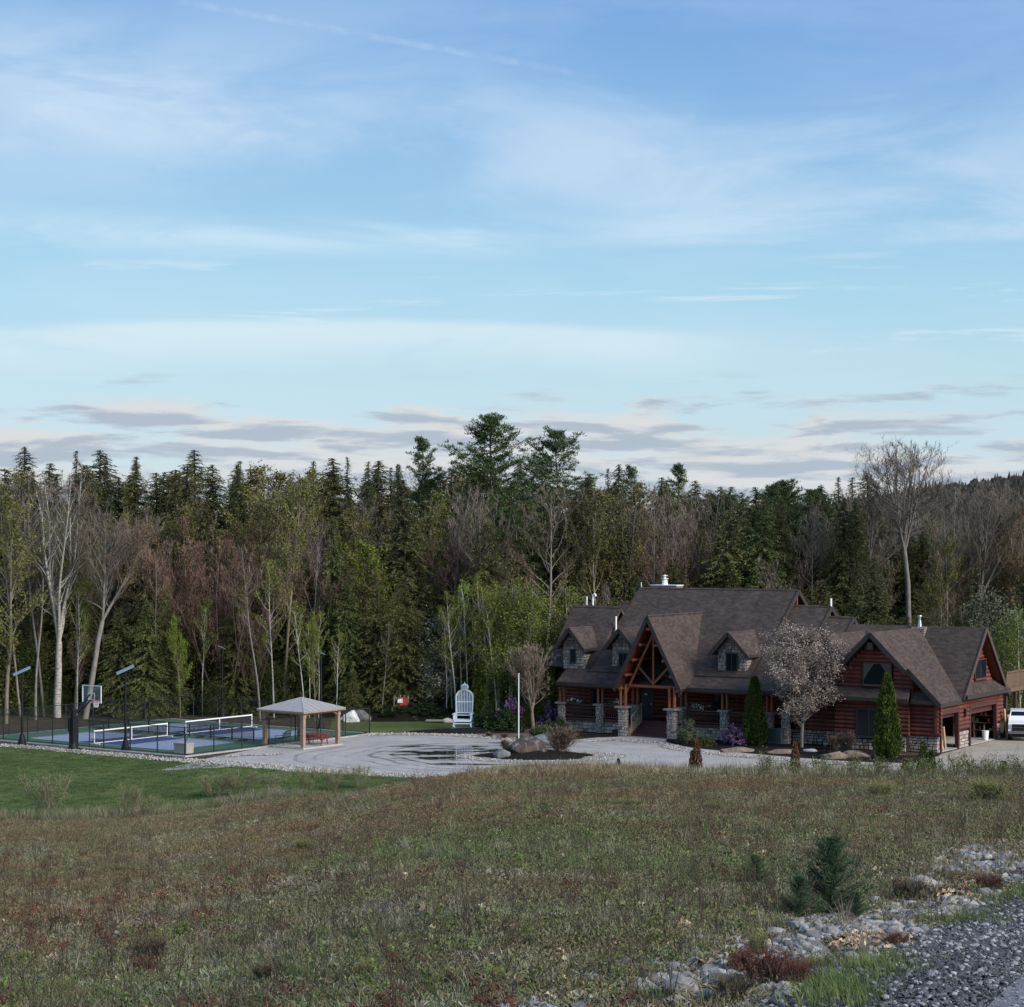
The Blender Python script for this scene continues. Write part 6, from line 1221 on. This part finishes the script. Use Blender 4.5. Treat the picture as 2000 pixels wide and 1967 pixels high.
def vnoise(X, Y, s, seed):              # cheap smooth value noise for patches
    rs = np.random.RandomState(seed); T = rs.uniform(0, 1, (64, 64)); x = X/s+1000; y = Y/s+1000; xi = np.floor(x).astype(int); yi = np.floor(y).astype(int); fx = x-xi; fy = y-yi; fx = fx*fx*(3-2*fx); fy = fy*fy*(3-2*fy)
    g = lambda a, b_: T[a % 64, b_ % 64]; return (g(xi, yi)*(1-fx)+g(xi+1, yi)*fx)*(1-fy)+(g(xi, yi+1)*(1-fx)+g(xi+1, yi+1)*fx)*fy
def bare(x, y): return .7*vnoise(x, y, 3.4, 77)+.3*vnoise(x, y, .9, 78)
def sample(n, seed, y0=9, y1=100, pw=.9, patch=None, thr=.5, road=False, margin=.0):
    rs = np.random.RandomState(seed); q = rs.uniform(0, 1, n*2); a = 2-pw-0.0
    y = (y0**(2-pw)+(y1**(2-pw)-y0**(2-pw))*q)**(1/(2-pw)); u = rs.uniform(-.275, .275, n*2); x = u*y
    ok = (x < edge(y)-margin) if not road else (x > edge(y)-.3)
    ok &= ~in_poly(x, y, LAWN); s = sstep(u, -.20, .01); ok &= y < 104-36*sstep(u, -.13, .02)
    if patch is not None: sc_, sd_ = patch; ok &= (.65*vnoise(x, y, sc_, sd_)+.35*vnoise(x, y, sc_*.33, sd_+1)+rs.normal(0, .05, n*2)) > thr
    st = (x > edge(y)-1.25-.35*np.sin(y*1.3)) & (y < 26) & (rs.uniform(0, 1, n*2) < .86) & (not road); ok &= ~st
    if not road: ok &= ~((bare(x, y) > .70) & (rs.uniform(0, 1, n*2) < .8))
    x, y = x[ok][:n], y[ok][:n]; return np.stack([x, y, hgt(x, y)], 1)
def blades(seed, n, h, r, w_, lean=.5, m=None, name='tuft'):
    rs = np.random.RandomState(seed); az = rs.uniform(0, 2*PI, n); q = r*np.sqrt(rs.uniform(0, 1, n)); B0 = np.stack([q*np.cos(az), q*np.sin(az), np.zeros(n)], 1); a2 = az+rs.normal(0, .6, n); H = h*rs.uniform(.4, 1.1, n); ln = H*lean*rs.uniform(.2, 1.3, n)
    D = np.stack([np.cos(a2), np.sin(a2), np.zeros(n)], 1); S = np.stack([-np.sin(a2), np.cos(a2), np.zeros(n)], 1)*w_/2
    M_ = B0+D*(ln*.35)[:, None]+np.array([0, 0, 1])*(H*.6)[:, None]; T = B0+D*ln[:, None]+np.array([0, 0, 1])*H[:, None]
    V = np.stack([B0-S, B0+S, M_+S*.7, M_-S*.7, T], 1).reshape(-1, 3); k = np.arange(n)[:, None]*5; F = np.concatenate([k+[0, 1, 2], k+[0, 2, 3], k+[3, 2, 4]], 0)
    return np_mesh(name, V, F, m)
def leafpatch(seed, n, r, h, size, m, up=.5, asp=.6, name='patch'):
    rs = np.random.RandomState(seed); a = rs.uniform(0, 2*PI, n); q = r*np.sqrt(rs.uniform(0, 1, n)); C = np.stack([q*np.cos(a), q*np.sin(a), rs.uniform(0, h, n)*(1-.6*(q/r)**2)], 1); V, F = kites(rs, C, size, asp, up); return np_mesh(name, V, F, m)
def stems(seed, n, h, r, thick, m, leaf=None, nl=0, lsize=.03, branch=3, name='stems'):
    rn = random.Random(seed); rs = np.random.RandomState(seed); S = []; C = []
    for i in range(n):
        a = rn.uniform(0, 2*PI); q = rn.uniform(0, r); s = wander(rn, np.array([q*math.cos(a), q*math.sin(a), 0]), np.array([rn.gauss(0, .22), rn.gauss(0, .22), 1]), h*rn.uniform(.5, 1.1), 5, thick, thick*.4, .07); S += s
        for j in range(branch):
            g = s[rn.randint(1, 4)]; p = np.array(g[3:6]); b_ = wander(rn, p, np.array([rn.gauss(0, .8), rn.gauss(0, .8), .9]), h*rn.uniform(.15, .4), 2, thick*.6, thick*.3, .1); S += b_; C.append(b_[-1][3:6]); C.append(b_[0][3:6])
        C.append(s[-1][3:6]); C.append(s[3][3:6])
    parts = [seg_mesh(S, 3)]; V, F = parts[0]; ms = [0]*len(F); mats = [m]
    if leaf and nl:
        C = np.array(C); CC = C[rs.randint(0, len(C), nl)]+rs.normal(size=(nl, 3))*h*.05; K = kites(rs, CC, lsize, .6, .2); V, F = join([parts[0], K]); ms += [1]*nl; mats.append(leaf)
    me = np_mesh(name, V, F, mats[0]); [me.materials.append(q) for q in mats[1:]]; me.polygons.foreach_set('material_index', np.array(ms, dtype=np.int32)); return me
def gmat(name, cols, s=.5, rnd=.2, det=4): return foliage(name, cols, s, rnd, world=True, det=det, rough=.9)
G_dry = gmat('dry_grass_blades', [(.12, .108, .085), (.20, .182, .145), (.28, .26, .21)], .9)
G_grn = gmat('field_grass_blades', [(.062, .085, .040), (.092, .120, .056), (.13, .155, .08)], .6)
G_moss = gmat('field_moss', [(.095, .112, .058), (.145, .155, .088), (.150, .130, .085), (.132, .152, .082), (.24, .23, .185)], .45, .25, 6)
G_rust = gmat('rusty_moss', [(.110, .072, .050), (.165, .108, .072), (.15, .12, .078)], .6, .2)
G_grey = gmat('grey_litter', [(.13, .122, .108), (.20, .188, .168), (.30, .28, .25)], .8, .2)
G_leafy = gmat('field_leaf_green', [(.075, .10, .036), (.115, .15, .052), (.17, .20, .085)], .8, .2)
G_stem = gmat('dark_weed_stems', [(.045, .036, .027), (.075, .060, .045), (.12, .10, .075)], 1, .2)
G_redst = gmat('wine_red_stems', [(.060, .022, .020), (.10, .036, .032), (.14, .06, .05)], 1, .2)
G_oak = gmat('fallen_oak_leaves', [(.22, .15, .10), (.36, .28, .21), (.50, .43, .35)], 6, .25)
G_peb = mat('field_pebble', (.26, .245, .225), .9, .3, 6, rnd=.35); G_dark = mat('dark_slate_chip', (.065, .068, .075), .8, .4, 5, rnd=.5); G_lgrey = mat('grey_chip', (.24, .24, .25), .85, .3, 5, rnd=.4)
rs_ = np.random.RandomState(3)
def SCL(P, a, b_, seed=1): return np.random.RandomState(seed).uniform(a, b_, len(P))
P = sample(34000, 1, 9, 102, .75); scatter('low_moss', P, SCL(P, .7, 1.5)*(.8+P[:, 1]/90), [leafpatch(i, 300, .20, .055, .024, G_moss, .5, .30) for i in range(3)], 'olive and rusty moss covering the rough field')
P = sample(12000, 2, 9, 80, .70, (5.5, 5), .50); scatter('rusty_moss', P, SCL(P, .8, 1.6)*(.8+P[:, 1]/90), [leafpatch(10+i, 240, .22, .05, .022, G_rust, .5, .30) for i in range(2)], 'rust red moss in patches on the field')
P = sample(15000, 3, 9, 95, .75, (3.6, 8), .47); scatter('grey_litter', P, SCL(P, .8, 1.5)*(.8+P[:, 1]/100), [leafpatch(20+i, 120, .22, .03, .045, G_grey, .1, .14) for i in range(2)], 'pale grey dead grass matted on the field')
P = sample(12500, 4, 9, 102, .85, (3.5, 11), .46); scatter('dry_grass', P, SCL(P, .6, 1.4), [blades(30+i, 50, .075, .16, .0045, 1.5, G_dry) for i in range(3)], 'thin dry grass tufts over the field')
P = sample(14000, 5, 9, 102, .8, (5, 14), .46); scatter('green_grass', P, SCL(P, .6, 1.5), [blades(40+i, 50, .085, .15, .005, 1.0, G_grn) for i in range(3)], 'dull green grass tufts over the field')
P = sample(3300, 6, 10, 92, .9); scatter('weed_stems', P, SCL(P, .4, 1.3), [stems(50+i, 4, .42, .06, .0035, G_stem) for i in range(4)], 'dark dead weed stems standing in the field', .1)
P = sample(520, 23, 10, 48, 1.0, (2.5, 51), .52); scatter('coarse_tufts', P, SCL(P, .5, 1.2), [blades(35+i, 44, .26, .07, .005, .75, (G_dry, G_grn, G_dry)[i]) for i in range(3)], 'coarser taller grass tufts scattered in the near field')
P = sample(1000, 7, 10, 70, 1.0, (4, 21), .58); scatter('leafy_weeds', P, SCL(P, .35, .9), [stems(60+i, 6, .20, .08, .003, G_stem, G_leafy, 70, .035) for i in range(3)], 'small green leafy weeds in the field', .1)
P = sample(800, 8, 10, 60, 1.0, (4, 25), .60); scatter('red_weeds', P, SCL(P, .4, 1.1), [stems(70+i, 7, .22, .10, .003, G_redst, G_redst, 50, .03) for i in range(3)], 'wine red low stems in the field', .1)
def oak(seed):
    V = []; F = []; r = random.Random(seed); pts = [(-.05, 0), (-.02, .022), (-.005, .012), (.008, .03), (.02, .014), (.035, .024), (.05, 0), (.035, -.024), (.02, -.014), (.008, -.03), (-.005, -.012), (-.02, -.022)]
    c = r.uniform(.3, 1.0); V = [(x, y, .012+abs(y)*c+.3*abs(x)*c) for x, y in pts]+[(0, 0, .006)]
    return np_mesh('oak_leaf', np.array(V), np.array([(i, (i+1) % 12, 12) for i in range(12)]), G_oak)
P = sample(2600, 9, 9, 60, 1.1, (3, 31), .54); scatter('leaf_litter', P, SCL(P, .35, 1.0)**1.0, [oak(i) for i in range(4)], 'fallen tan oak leaves scattered on the field', .45)
PEB = [rock_mesh('pebble', 90+i, G_peb, .05, .04, .03, 1) for i in range(3)]
P = sample(520, 19, 10, 45, 1.0); scatter('large_leaf_litter', P+np.array([0, 0, .03]), SCL(P, .9, 1.6), [oak(20+i) for i in range(3)], 'larger curled pale leaves lying on the field', .5)
P = sample(2600, 10, 9, 70, .9, (3, 41), .5); scatter('field_pebbles', P, SCL(P, .3, 1.5)**1.5, PEB, 'small pale stones lying in the field', .5)
rs = np.random.RandomState(17); n = 90000; y = (9**1.3+(66**1.3-9**1.3)*rs.uniform(0, 1, n))**(1/1.3); x = rs.uniform(-.27, .27, n)*y; k = (bare(x, y) > .69) & (x < edge(y)-1.2); P = np.stack([x[k], y[k], hgt(x[k], y[k])+.01], 1)
scatter('bare_gravel', P, rs.uniform(.2, .75, len(P)), [rock_mesh('grit', 95+i, (G_peb, M_tanrock, G_peb)[i], .05, .045, .02, 1) for i in range(3)], 'bare gravelly patches showing between the moss', .5)
rs = np.random.RandomState(18); n = 260; u = rs.uniform(.12, .275, n); y = rs.uniform(56, 66, n); P = np.stack([u*y, y, hgt(u*y, y)], 1); scatter('crest_weeds', P, rs.uniform(.6, 1.7, n), [stems(180+i, 4, .45, .08, .004, G_stem, (G_leafy, LF['olive'])[i % 2], 40, .035) for i in range(3)], 'tall thin weeds along the crest on the right', .12)
# dark stone verge and road gravel
rs = np.random.RandomState(12); n = 60000; y = rs.uniform(9.5, 34, n); off = rs.uniform(-.35, 1.45, n); k = rs.uniform(0, 1, n) < np.clip(1.4-abs(off-.6)/1.2, .05, 1); y, off = y[k], off[k]; x = edge(y)+.15+off; P = np.stack([x, y, hgt(x, y)+.02], 1)
scatter('dark_stone_chips', P, rs.uniform(.22, .75, len(P))**1.6*np.clip(1.5-off*.55, .3, 1), [rock_mesh('chip', 100+i, G_dark, .065, .036, .018, 1) for i in range(3)], 'dark broken stone chips along the road verge', .35)
k = rs.uniform(0, 1, len(P)) < .07; P2 = P[k]+np.array([0, 0, .01]); scatter('grey_stone_chips', P2, rs.uniform(.15, .75, len(P2))**1.4, [rock_mesh('chip', 110+i, G_lgrey, .05, .04, .022, 1) for i in range(3)], 'lighter grey stone chips among the dark ones', .35)
n = 26000; y = rs.uniform(9.5, 30, n); x = edge(y)+.95+rs.uniform(0, 4.0, n)**1.0; P = np.stack([x, y, hgt(x, y)+.03], 1); scatter('road_gravel_grains', P, rs.uniform(.05, .17, n), [rock_mesh('grain', 120+i, (G_lgrey, G_dark, G_peb)[i], .05, .04, .03, 1) for i in range(3)], 'loose grey gravel on the road', .4)
rs = np.random.RandomState(14); n = 5200; y = rs.uniform(10, 27, n); x = edge(y)-rs.uniform(0, 1.5, n); k = vnoise(x, y, .9, 61) > .50; P = np.stack([x[k], y[k], hgt(x[k], y[k])+.01], 1)
scatter('strip_stones', P, rs.uniform(.5, 1.7, len(P)), [rock_mesh('cobble', 125+i, (G_peb, G_lgrey, M_greyrock)[i], .05, .042, .032, 1) for i in range(3)], 'small stones filling the rocky strip beside the verge', .5)
# white stones of the drive borders
def borders():
    rs = np.random.RandomState(21); Q = []
    for b_ in EDG+[isl]:
        A = np.array(b_); x0, y0 = A.min(0); x1, y1 = A.max(0); n = int((x1-x0)*(y1-y0)*24); X = rs.uniform(x0, x1, n); Y = rs.uniform(y0, y1, n); k = in_poly(X, Y, A)
        if b_ is isl: k &= ((X-1.6)/4.2)**2+((Y-128.9)/2.3)**2 > 1
        Q.append(np.stack([X[k]+rs.normal(0, .12, k.sum()), Y[k]+rs.normal(0, .12, k.sum()), np.full(k.sum(), .05)], 1))
    Q = np.concatenate(Q); Q[:, 2] += hgt(Q[:, 0], Q[:, 1]); return Q
P = borders(); scatter('border_stones', P, SCL(P, .5, 1.45), [rock_mesh('cobble', 130+i, (M_palerock, G_peb, mat('cream_stone', (.42, .38, .33), .9, .2, 5))[i], .055, .045, .035, 1) for i in range(3)], 'loose white stones of the drive borders', .4)
# taller fringe: crest of the field and lawn edge
rs = np.random.RandomState(31); n = 2600; u = rs.uniform(-.02, .275, n); y = rs.uniform(57, 67, n); P = np.stack([u*y, y, hgt(u*y, y)], 1); scatter('crest_grass', P, rs.uniform(.7, 1.5, n), [blades(140+i, 16, .26, .12, .009, .5, (G_dry, G_grn, G_dry)[i]) for i in range(3)], 'taller grass along the crest of the field')
n = 2600; x = rs.uniform(-27, 1, n); yb = np.interp(x, [-27, -24, -16, -9, -3, 2], [88, 88, 93, 99, 108, 112]); y = yb+rs.uniform(-9, 1.2, n); P = np.stack([x, y, hgt(x, y)], 1); scatter('bank_grass', P, rs.uniform(.6, 1.5, n), [blades(150+i, 26, .42, .16, .013, .45, (G_grn, G_grn, G_dry)[i]) for i in range(3)], 'tall pale green grass on the bank above the lawn')
rs = np.random.RandomState(33); n = 26000; A = LAWN; X = rs.uniform(-40, 3, n); Y = rs.uniform(86, 135, n); k = in_poly(X, Y, A); P = np.stack([X[k], Y[k], hgt(X[k], Y[k])+.01], 1)
G_lawn = gmat('lawn_blades', [(.040, .074, .024), (.056, .096, .032), (.080, .115, .040)], .35, .15); scatter('lawn_grass', P, SCL(P, .7, 1.4), [blades(160+i, 26, .06, .26, .02, .8, G_lawn) for i in range(2)], 'short grass blades of the mown lawn')
# pine saplings, bushes and rocks one can single out
B, K, br = white_pine(81, 1.6, .62, .08, step=.16)
def small_pine(seed, H, R):
    rn = random.Random(seed); rs = np.random.RandomState(seed); t = wander(rn, np.zeros(3), np.array([0, 0, 1.0]), H, 8, .012, .004, .02); C = []; D = []; br = []
    z = .08*H
    while z < H:
        tt = z/H; nb = 6
        for k in range(nb):
            az = rn.uniform(0, 2*PI); Lb = (R*(1-tt)**.6*rn.uniform(.6, 1.1)+.04) if tt < .93 else .05; s = wander(rn, np.array([0, 0, z]), np.array([math.cos(az), math.sin(az), .35+tt]), Lb, 4, .006, .003, .08, .06); br += s
            for g in s:
                a, b_ = np.array(g[:3]), np.array(g[3:6])
                for _ in range(int(26*Lb/R)+14): f = rn.random(); C.append(a+(b_-a)*f); D.append((b_-a)/np.linalg.norm(b_-a)*rn.uniform(.2, 1)+np.array([rn.gauss(0, .7), rn.gauss(0, .7), rn.gauss(.1, .6)]))
        z += H*.075*rn.uniform(.8, 1.2)
    return seg_mesh(t, 6), seg_mesh(br, 3), kites(rs, np.array(C), .085, .06, 0, np.array(D))
LF['sap'] = foliage('sapling_needles', [(.028, .055, .030), (.048, .085, .042), (.075, .12, .06)], 3, .1)
for s in (82, 83): B, T, Lf = small_pine(s, 1.0, .55); proto('pine_sapling', B, T, Lf, 'dark', TW['dark'], LF['sap'])
B, T, Lf = bare_tree(84, .6, .34, .005, .05, 14, 8, .7, .030, .9, 1.5, bush=True, tw=.0025); proto('red_bush', B, T, Lf, 'red', G_redst, G_redst)
B, T, Lf = bare_tree(85, .6, .34, .005, .05, 16, 8, .2, .03, .9, 1.4, bush=True, tw=.0025); proto('brown_bush', B, T, Lf, 'dark', G_stem, LF['tanb'])
B, T, Lf = bare_tree(86, .5, .30, .005, .05, 18, 8, 1.6, .030, 1.0, 1.5, bush=True, tw=.003); proto('green_bush', B, T, Lf, 'tan', TW['tan'], LF['lime'])
def fp(kind, x, yb, yt, name, label, wide=1.0, pi=0, rot=0, cat='shrub', group=None):
    if kind == 'willow': wide *= 1.5
    X, Y, Z = spot(x, yb); H = CH-(yt-1050)*Y/4000-Z; tb, cr, hh = PROTO[kind][pi]; s = H/hh; e = empty(name, (X, Y, Z-.01), rot, label, cat, group); e.scale = (s*wide, s*wide, s); link('stem' , tb, e); link('foliage', cr, e)
fp('pine_sapling', 1622, 1795, 1622, 'pine_sapling', 'larger dark green pine sapling in the right foreground', 1.25); fp('pine_sapling', 1475, 1735, 1662, 'pine_sapling', 'smaller dark pine sapling left of the larger one', 1.25, 1, 1.0); fp('pine_sapling', 1560, 1800, 1700, 'pine_sapling', 'low pine sapling at the left foot of the larger one', 1.2, 1, 2.0); fp('pine_sapling', 1672, 1800, 1735, 'pine_sapling', 'lowest pine sapling at the right foot of the larger one', 1.3, 0, 3.0)
for i, (x, a, b_, w_, lab) in enumerate(((1500, 1925, 1820, 1.5, 'wine red bush in the rocky strip, left of the verge grass'), (1560, 1930, 1845, 1.2, 'lower wine red bush right of the first one in the rocky strip'), (1935, 1745, 1690, 1.6, 'red bush among the pale rocks at the right edge'), (1750, 1850, 1800, 1.5, 'small rusty red bush above the verge grass'), (1445, 1905, 1830, 1.1, 'thin wine red bush beside the big pale rocks'), (280, 1915, 1850, 1.4, 'small red bush at the bottom left'))): fp('red_bush', x, a, b_, 'red_bush', lab, w_, 0, i)
for i, (x, a, b_, w_, lab) in enumerate(((1770, 1765, 1690, 1.5, 'bare brown bush between the pine saplings and the rocks'), (1430, 1960, 1880, 1.4, 'bare brown bush at the bottom, right of the big pale rocks'), (880, 1940, 1880, 1.4, 'bare dark bush at the bottom centre'), (300, 1890, 1800, 1.2, 'bare dark twiggy bush in the left foreground'), (1640, 1770, 1720, 1.4, 'small bare bush behind the larger pine sapling'), (520, 1930, 1850, 1.1, 'thin dark bush left of the bottom centre'))): fp('brown_bush', x, a, b_, 'brown_bush', lab, w_, 0, i)
for i, (x, a, b_, w_, lab) in enumerate(((1480, 1875, 1800, .9, 'yellow green leafy bush above the wine red bush'), (715, 1925, 1850, .8, 'bright green leafy weed in the bottom left centre'), (1225, 1582, 1548, 2.2, 'low round green clump on the field in front of the drive'), (590, 1668, 1625, 1.6, 'fresh green clump in the left middle of the field'), (110, 1950, 1900, 1.6, 'green leafy clump at the bottom left'), (970, 1930, 1870, 1.2, 'green ferny clump at the bottom centre'), (1720, 1560, 1515, 2.0, 'green clump on the right part of the crest'), (1930, 1570, 1500, 1.5, 'green shrub on the crest near the right edge'), (240, 1710, 1680, 2.0, 'small green clump in the left field'), (1390, 1590, 1555, 2.2, 'pale green clump on the field below the house steps'))): fp('green_bush', x, a, b_, 'green_bush', lab, w_, 0, i)
for i, (x, a, b_, w_, lab) in enumerate(((95, 1603, 1490, .8, 'pale willow shrub standing alone on the left lawn edge'), (418, 1560, 1500, 1.3, 'leftmost pale green willow on the bank above the lawn'), (470, 1556, 1496, 1.3, 'pale green willow on the bank in front of the court corner'), (530, 1552, 1500, 1.2, 'pale green willow on the bank left of the pavilion'), (600, 1548, 1490, .9, 'pale green willow below the pavilion'), (650, 1545, 1492, 1.0, 'pale green willow below the picnic table'), (700, 1540, 1486, .9, 'rightmost pale green willow on the bank'), (255, 1600, 1515, .6, 'thin grey green sapling on the left lawn edge'), (290, 1600, 1545, .9, 'short grey green sapling near the left lawn edge'))): fp('willow', x, a, b_, 'willow_shrub', lab, w_, 0, i)
for i, (k, x, b_, lab) in enumerate((('dead_arborvitae', 1361, 1440, 'rusty dead arborvitae on the crest below the house steps'), ('dead_arborvitae', 1352, 1462, 'shorter rusty dead arborvitae touching its taller neighbour'), ('dead_arborvitae', 1553, 1444, 'rusty arborvitae on the crest in front of the flowering tree'), ('small_arborvitae', 1208, 1479, 'small green cone on the crest in front of the drive island'), ('small_arborvitae', 1803, 1444, 'green little arborvitae in front of the garage corner'), ('small_arborvitae', 1820, 1462, 'shorter green arborvitae right beside its neighbour at the garage corner'), ('small_arborvitae', 1962, 1484, 'lowest green cone on the crest near the truck'), ('dead_arborvitae', 1768, 1478, 'yellowish dying cone in front of the garage'))):
    d = 63; X = (x-1000)/4000*d; Z = float(hgt(X, d)); H = CH-(b_-1050)*d/4000-Z; tb, cr, hh = PROTO[k][0]; s = H/hh; e = empty('small_conifer', (X, d, Z-.02), i, lab, 'shrub'); e.scale = (s*(.72 if H > .7 else 1.0),)*2+(s,); link('stem', tb, e); link('foliage', cr, e)
M_rk = mat('strip_rock', (.20, .195, .195), .95, .4, 3, bump=.7, bscale=8)
RK = [rock_mesh('rock', 200+i, (M_rk, M_greyrock, M_rk, G_peb)[i % 4], .5, .42, .30, 3) for i in range(8)]
def rock(x, y, wpx, label, i=0, group=None, flat_=1.0, cat='rock'):
    X, Y, Z = spot(x, y); s = wpx/4000*Y; o = link('rock', RK[i % 8], None, (X, Y, Z+s*.20*flat_), i*1.7); o.scale = (s*1.05, s*1.0, s*.95*flat_); tag(o, label, cat, group)
big = [(1318, 1905, 50, 'pale rounded rock in the left rock cluster'), (1352, 1880, 42, 'grey rock topping the left rock cluster'), (1380, 1905, 44, 'smooth pale grey rock beside the wine red bush'), (1330, 1942, 74, 'largest pale rock, bottom of the left rock cluster'), (1375, 1955, 50, 'grey rock at the bottom right of the left cluster'), (1300, 1880, 28, 'small grey rock left of the left cluster'),
       (1515, 1832, 46, 'grey rock behind the wine red bush'), (1560, 1815, 38, 'flat pale rock behind the wine red bush'), (1622, 1832, 46, 'brownish rock right of the wine red bush'), (1582, 1838, 40, 'dark rock between the bush and the brownish rock'), (1708, 1770, 40, 'white rock right of the larger pine sapling'), (1805, 1738, 58, 'largest white rock in the right rock strip'), (1770, 1765, 36, 'pale rock below the largest white one'),
       (1860, 1712, 46, 'pale rock in the right strip under the crest'), (1905, 1700, 40, 'rounded rock near the red bush on the right'), (1830, 1705, 30, 'small pale rock at the left of the right strip'), (1925, 1755, 42, 'purple grey rock near the right edge'), (1960, 1680, 34, 'pale rock at the right edge of the strip'), (1665, 1880, 44, 'white rock at the verge beside the grass'), (1700, 1865, 36, 'white flat rock on the verge line'), (1735, 1858, 30, 'small white rock on the verge line'),
       (1640, 1905, 34, 'pale rock left of the verge grass'), (215, 1840, 46, 'whitish rock in the left foreground'), (107, 1892, 36, 'white rock at the far bottom left'), (1800, 1842, 20, 'bright white stone on the dark verge'), (1955, 1812, 28, 'tan stone on the verge at the right edge'), (1885, 1892, 20, 'white stone on the lower dark verge'), (1480, 1850, 30, 'grey rock at the top left of the wine red bush')]
for i, (x, y, w_, lab) in enumerate(big): rock(x, y, w_, lab, i)
rn = random.Random(55)
for i in range(150):
    t = rn.random(); x = 1290+700*t+rn.gauss(0, 30); yc = np.interp(x, [1280, 1450, 1600, 1750, 2000], [1930, 1900, 1860, 1790, 1690]); y = yc+rn.gauss(0, 28)
    if y > 1960: continue
    X, Y, Z = spot(x, y)
    if X > edge(Y)-.02: continue
    rock(x, y, rn.uniform(9, 27), 'small grey or pale rock among the weeds of the rocky strip beside the road', rn.randrange(8), 'small rocks in the rocky strip', .9)
# grass along the verge, leaves among the rocks
def clump(cx, cy, rx, ry, n, seed):
    rs = np.random.RandomState(seed); Q = []
    for i in range(n): X, Y, Z = spot(cx+rs.normal()*rx, cy+rs.normal()*ry); Q.append((X, Y, Z))
    return np.array(Q)
P = np.concatenate([clump(1630, 1945, 45, 16, 120, 1), clump(1720, 1895, 50, 10, 70, 2), clump(1960, 1750, 40, 12, 90, 3), clump(1870, 1800, 40, 10, 50, 4)]); G_v = gmat('fresh_grass', [(.055, .085, .028), (.085, .12, .042), (.12, .15, .06)], 2, .1)
scatter('verge_grass', P, SCL(P, .6, 1.1), [blades(170+i, 40, .10, .10, .005, .9, G_v) for i in range(2)], 'fresh green grass tufts along the road verge')
P = np.concatenate([clump(1440, 1885, 28, 10, 160, 5), clump(1690, 1845, 35, 8, 160, 6), clump(1900, 1745, 40, 8, 120, 7), clump(1100, 1945, 40, 12, 90, 8), clump(170, 1850, 40, 10, 60, 9)]); scatter('leaf_drifts', P+np.array([0, 0, .02]), SCL(P, .5, 1.1), [oak(10+i) for i in range(3)], 'drifts of orange brown oak leaves among the rocks', .5)
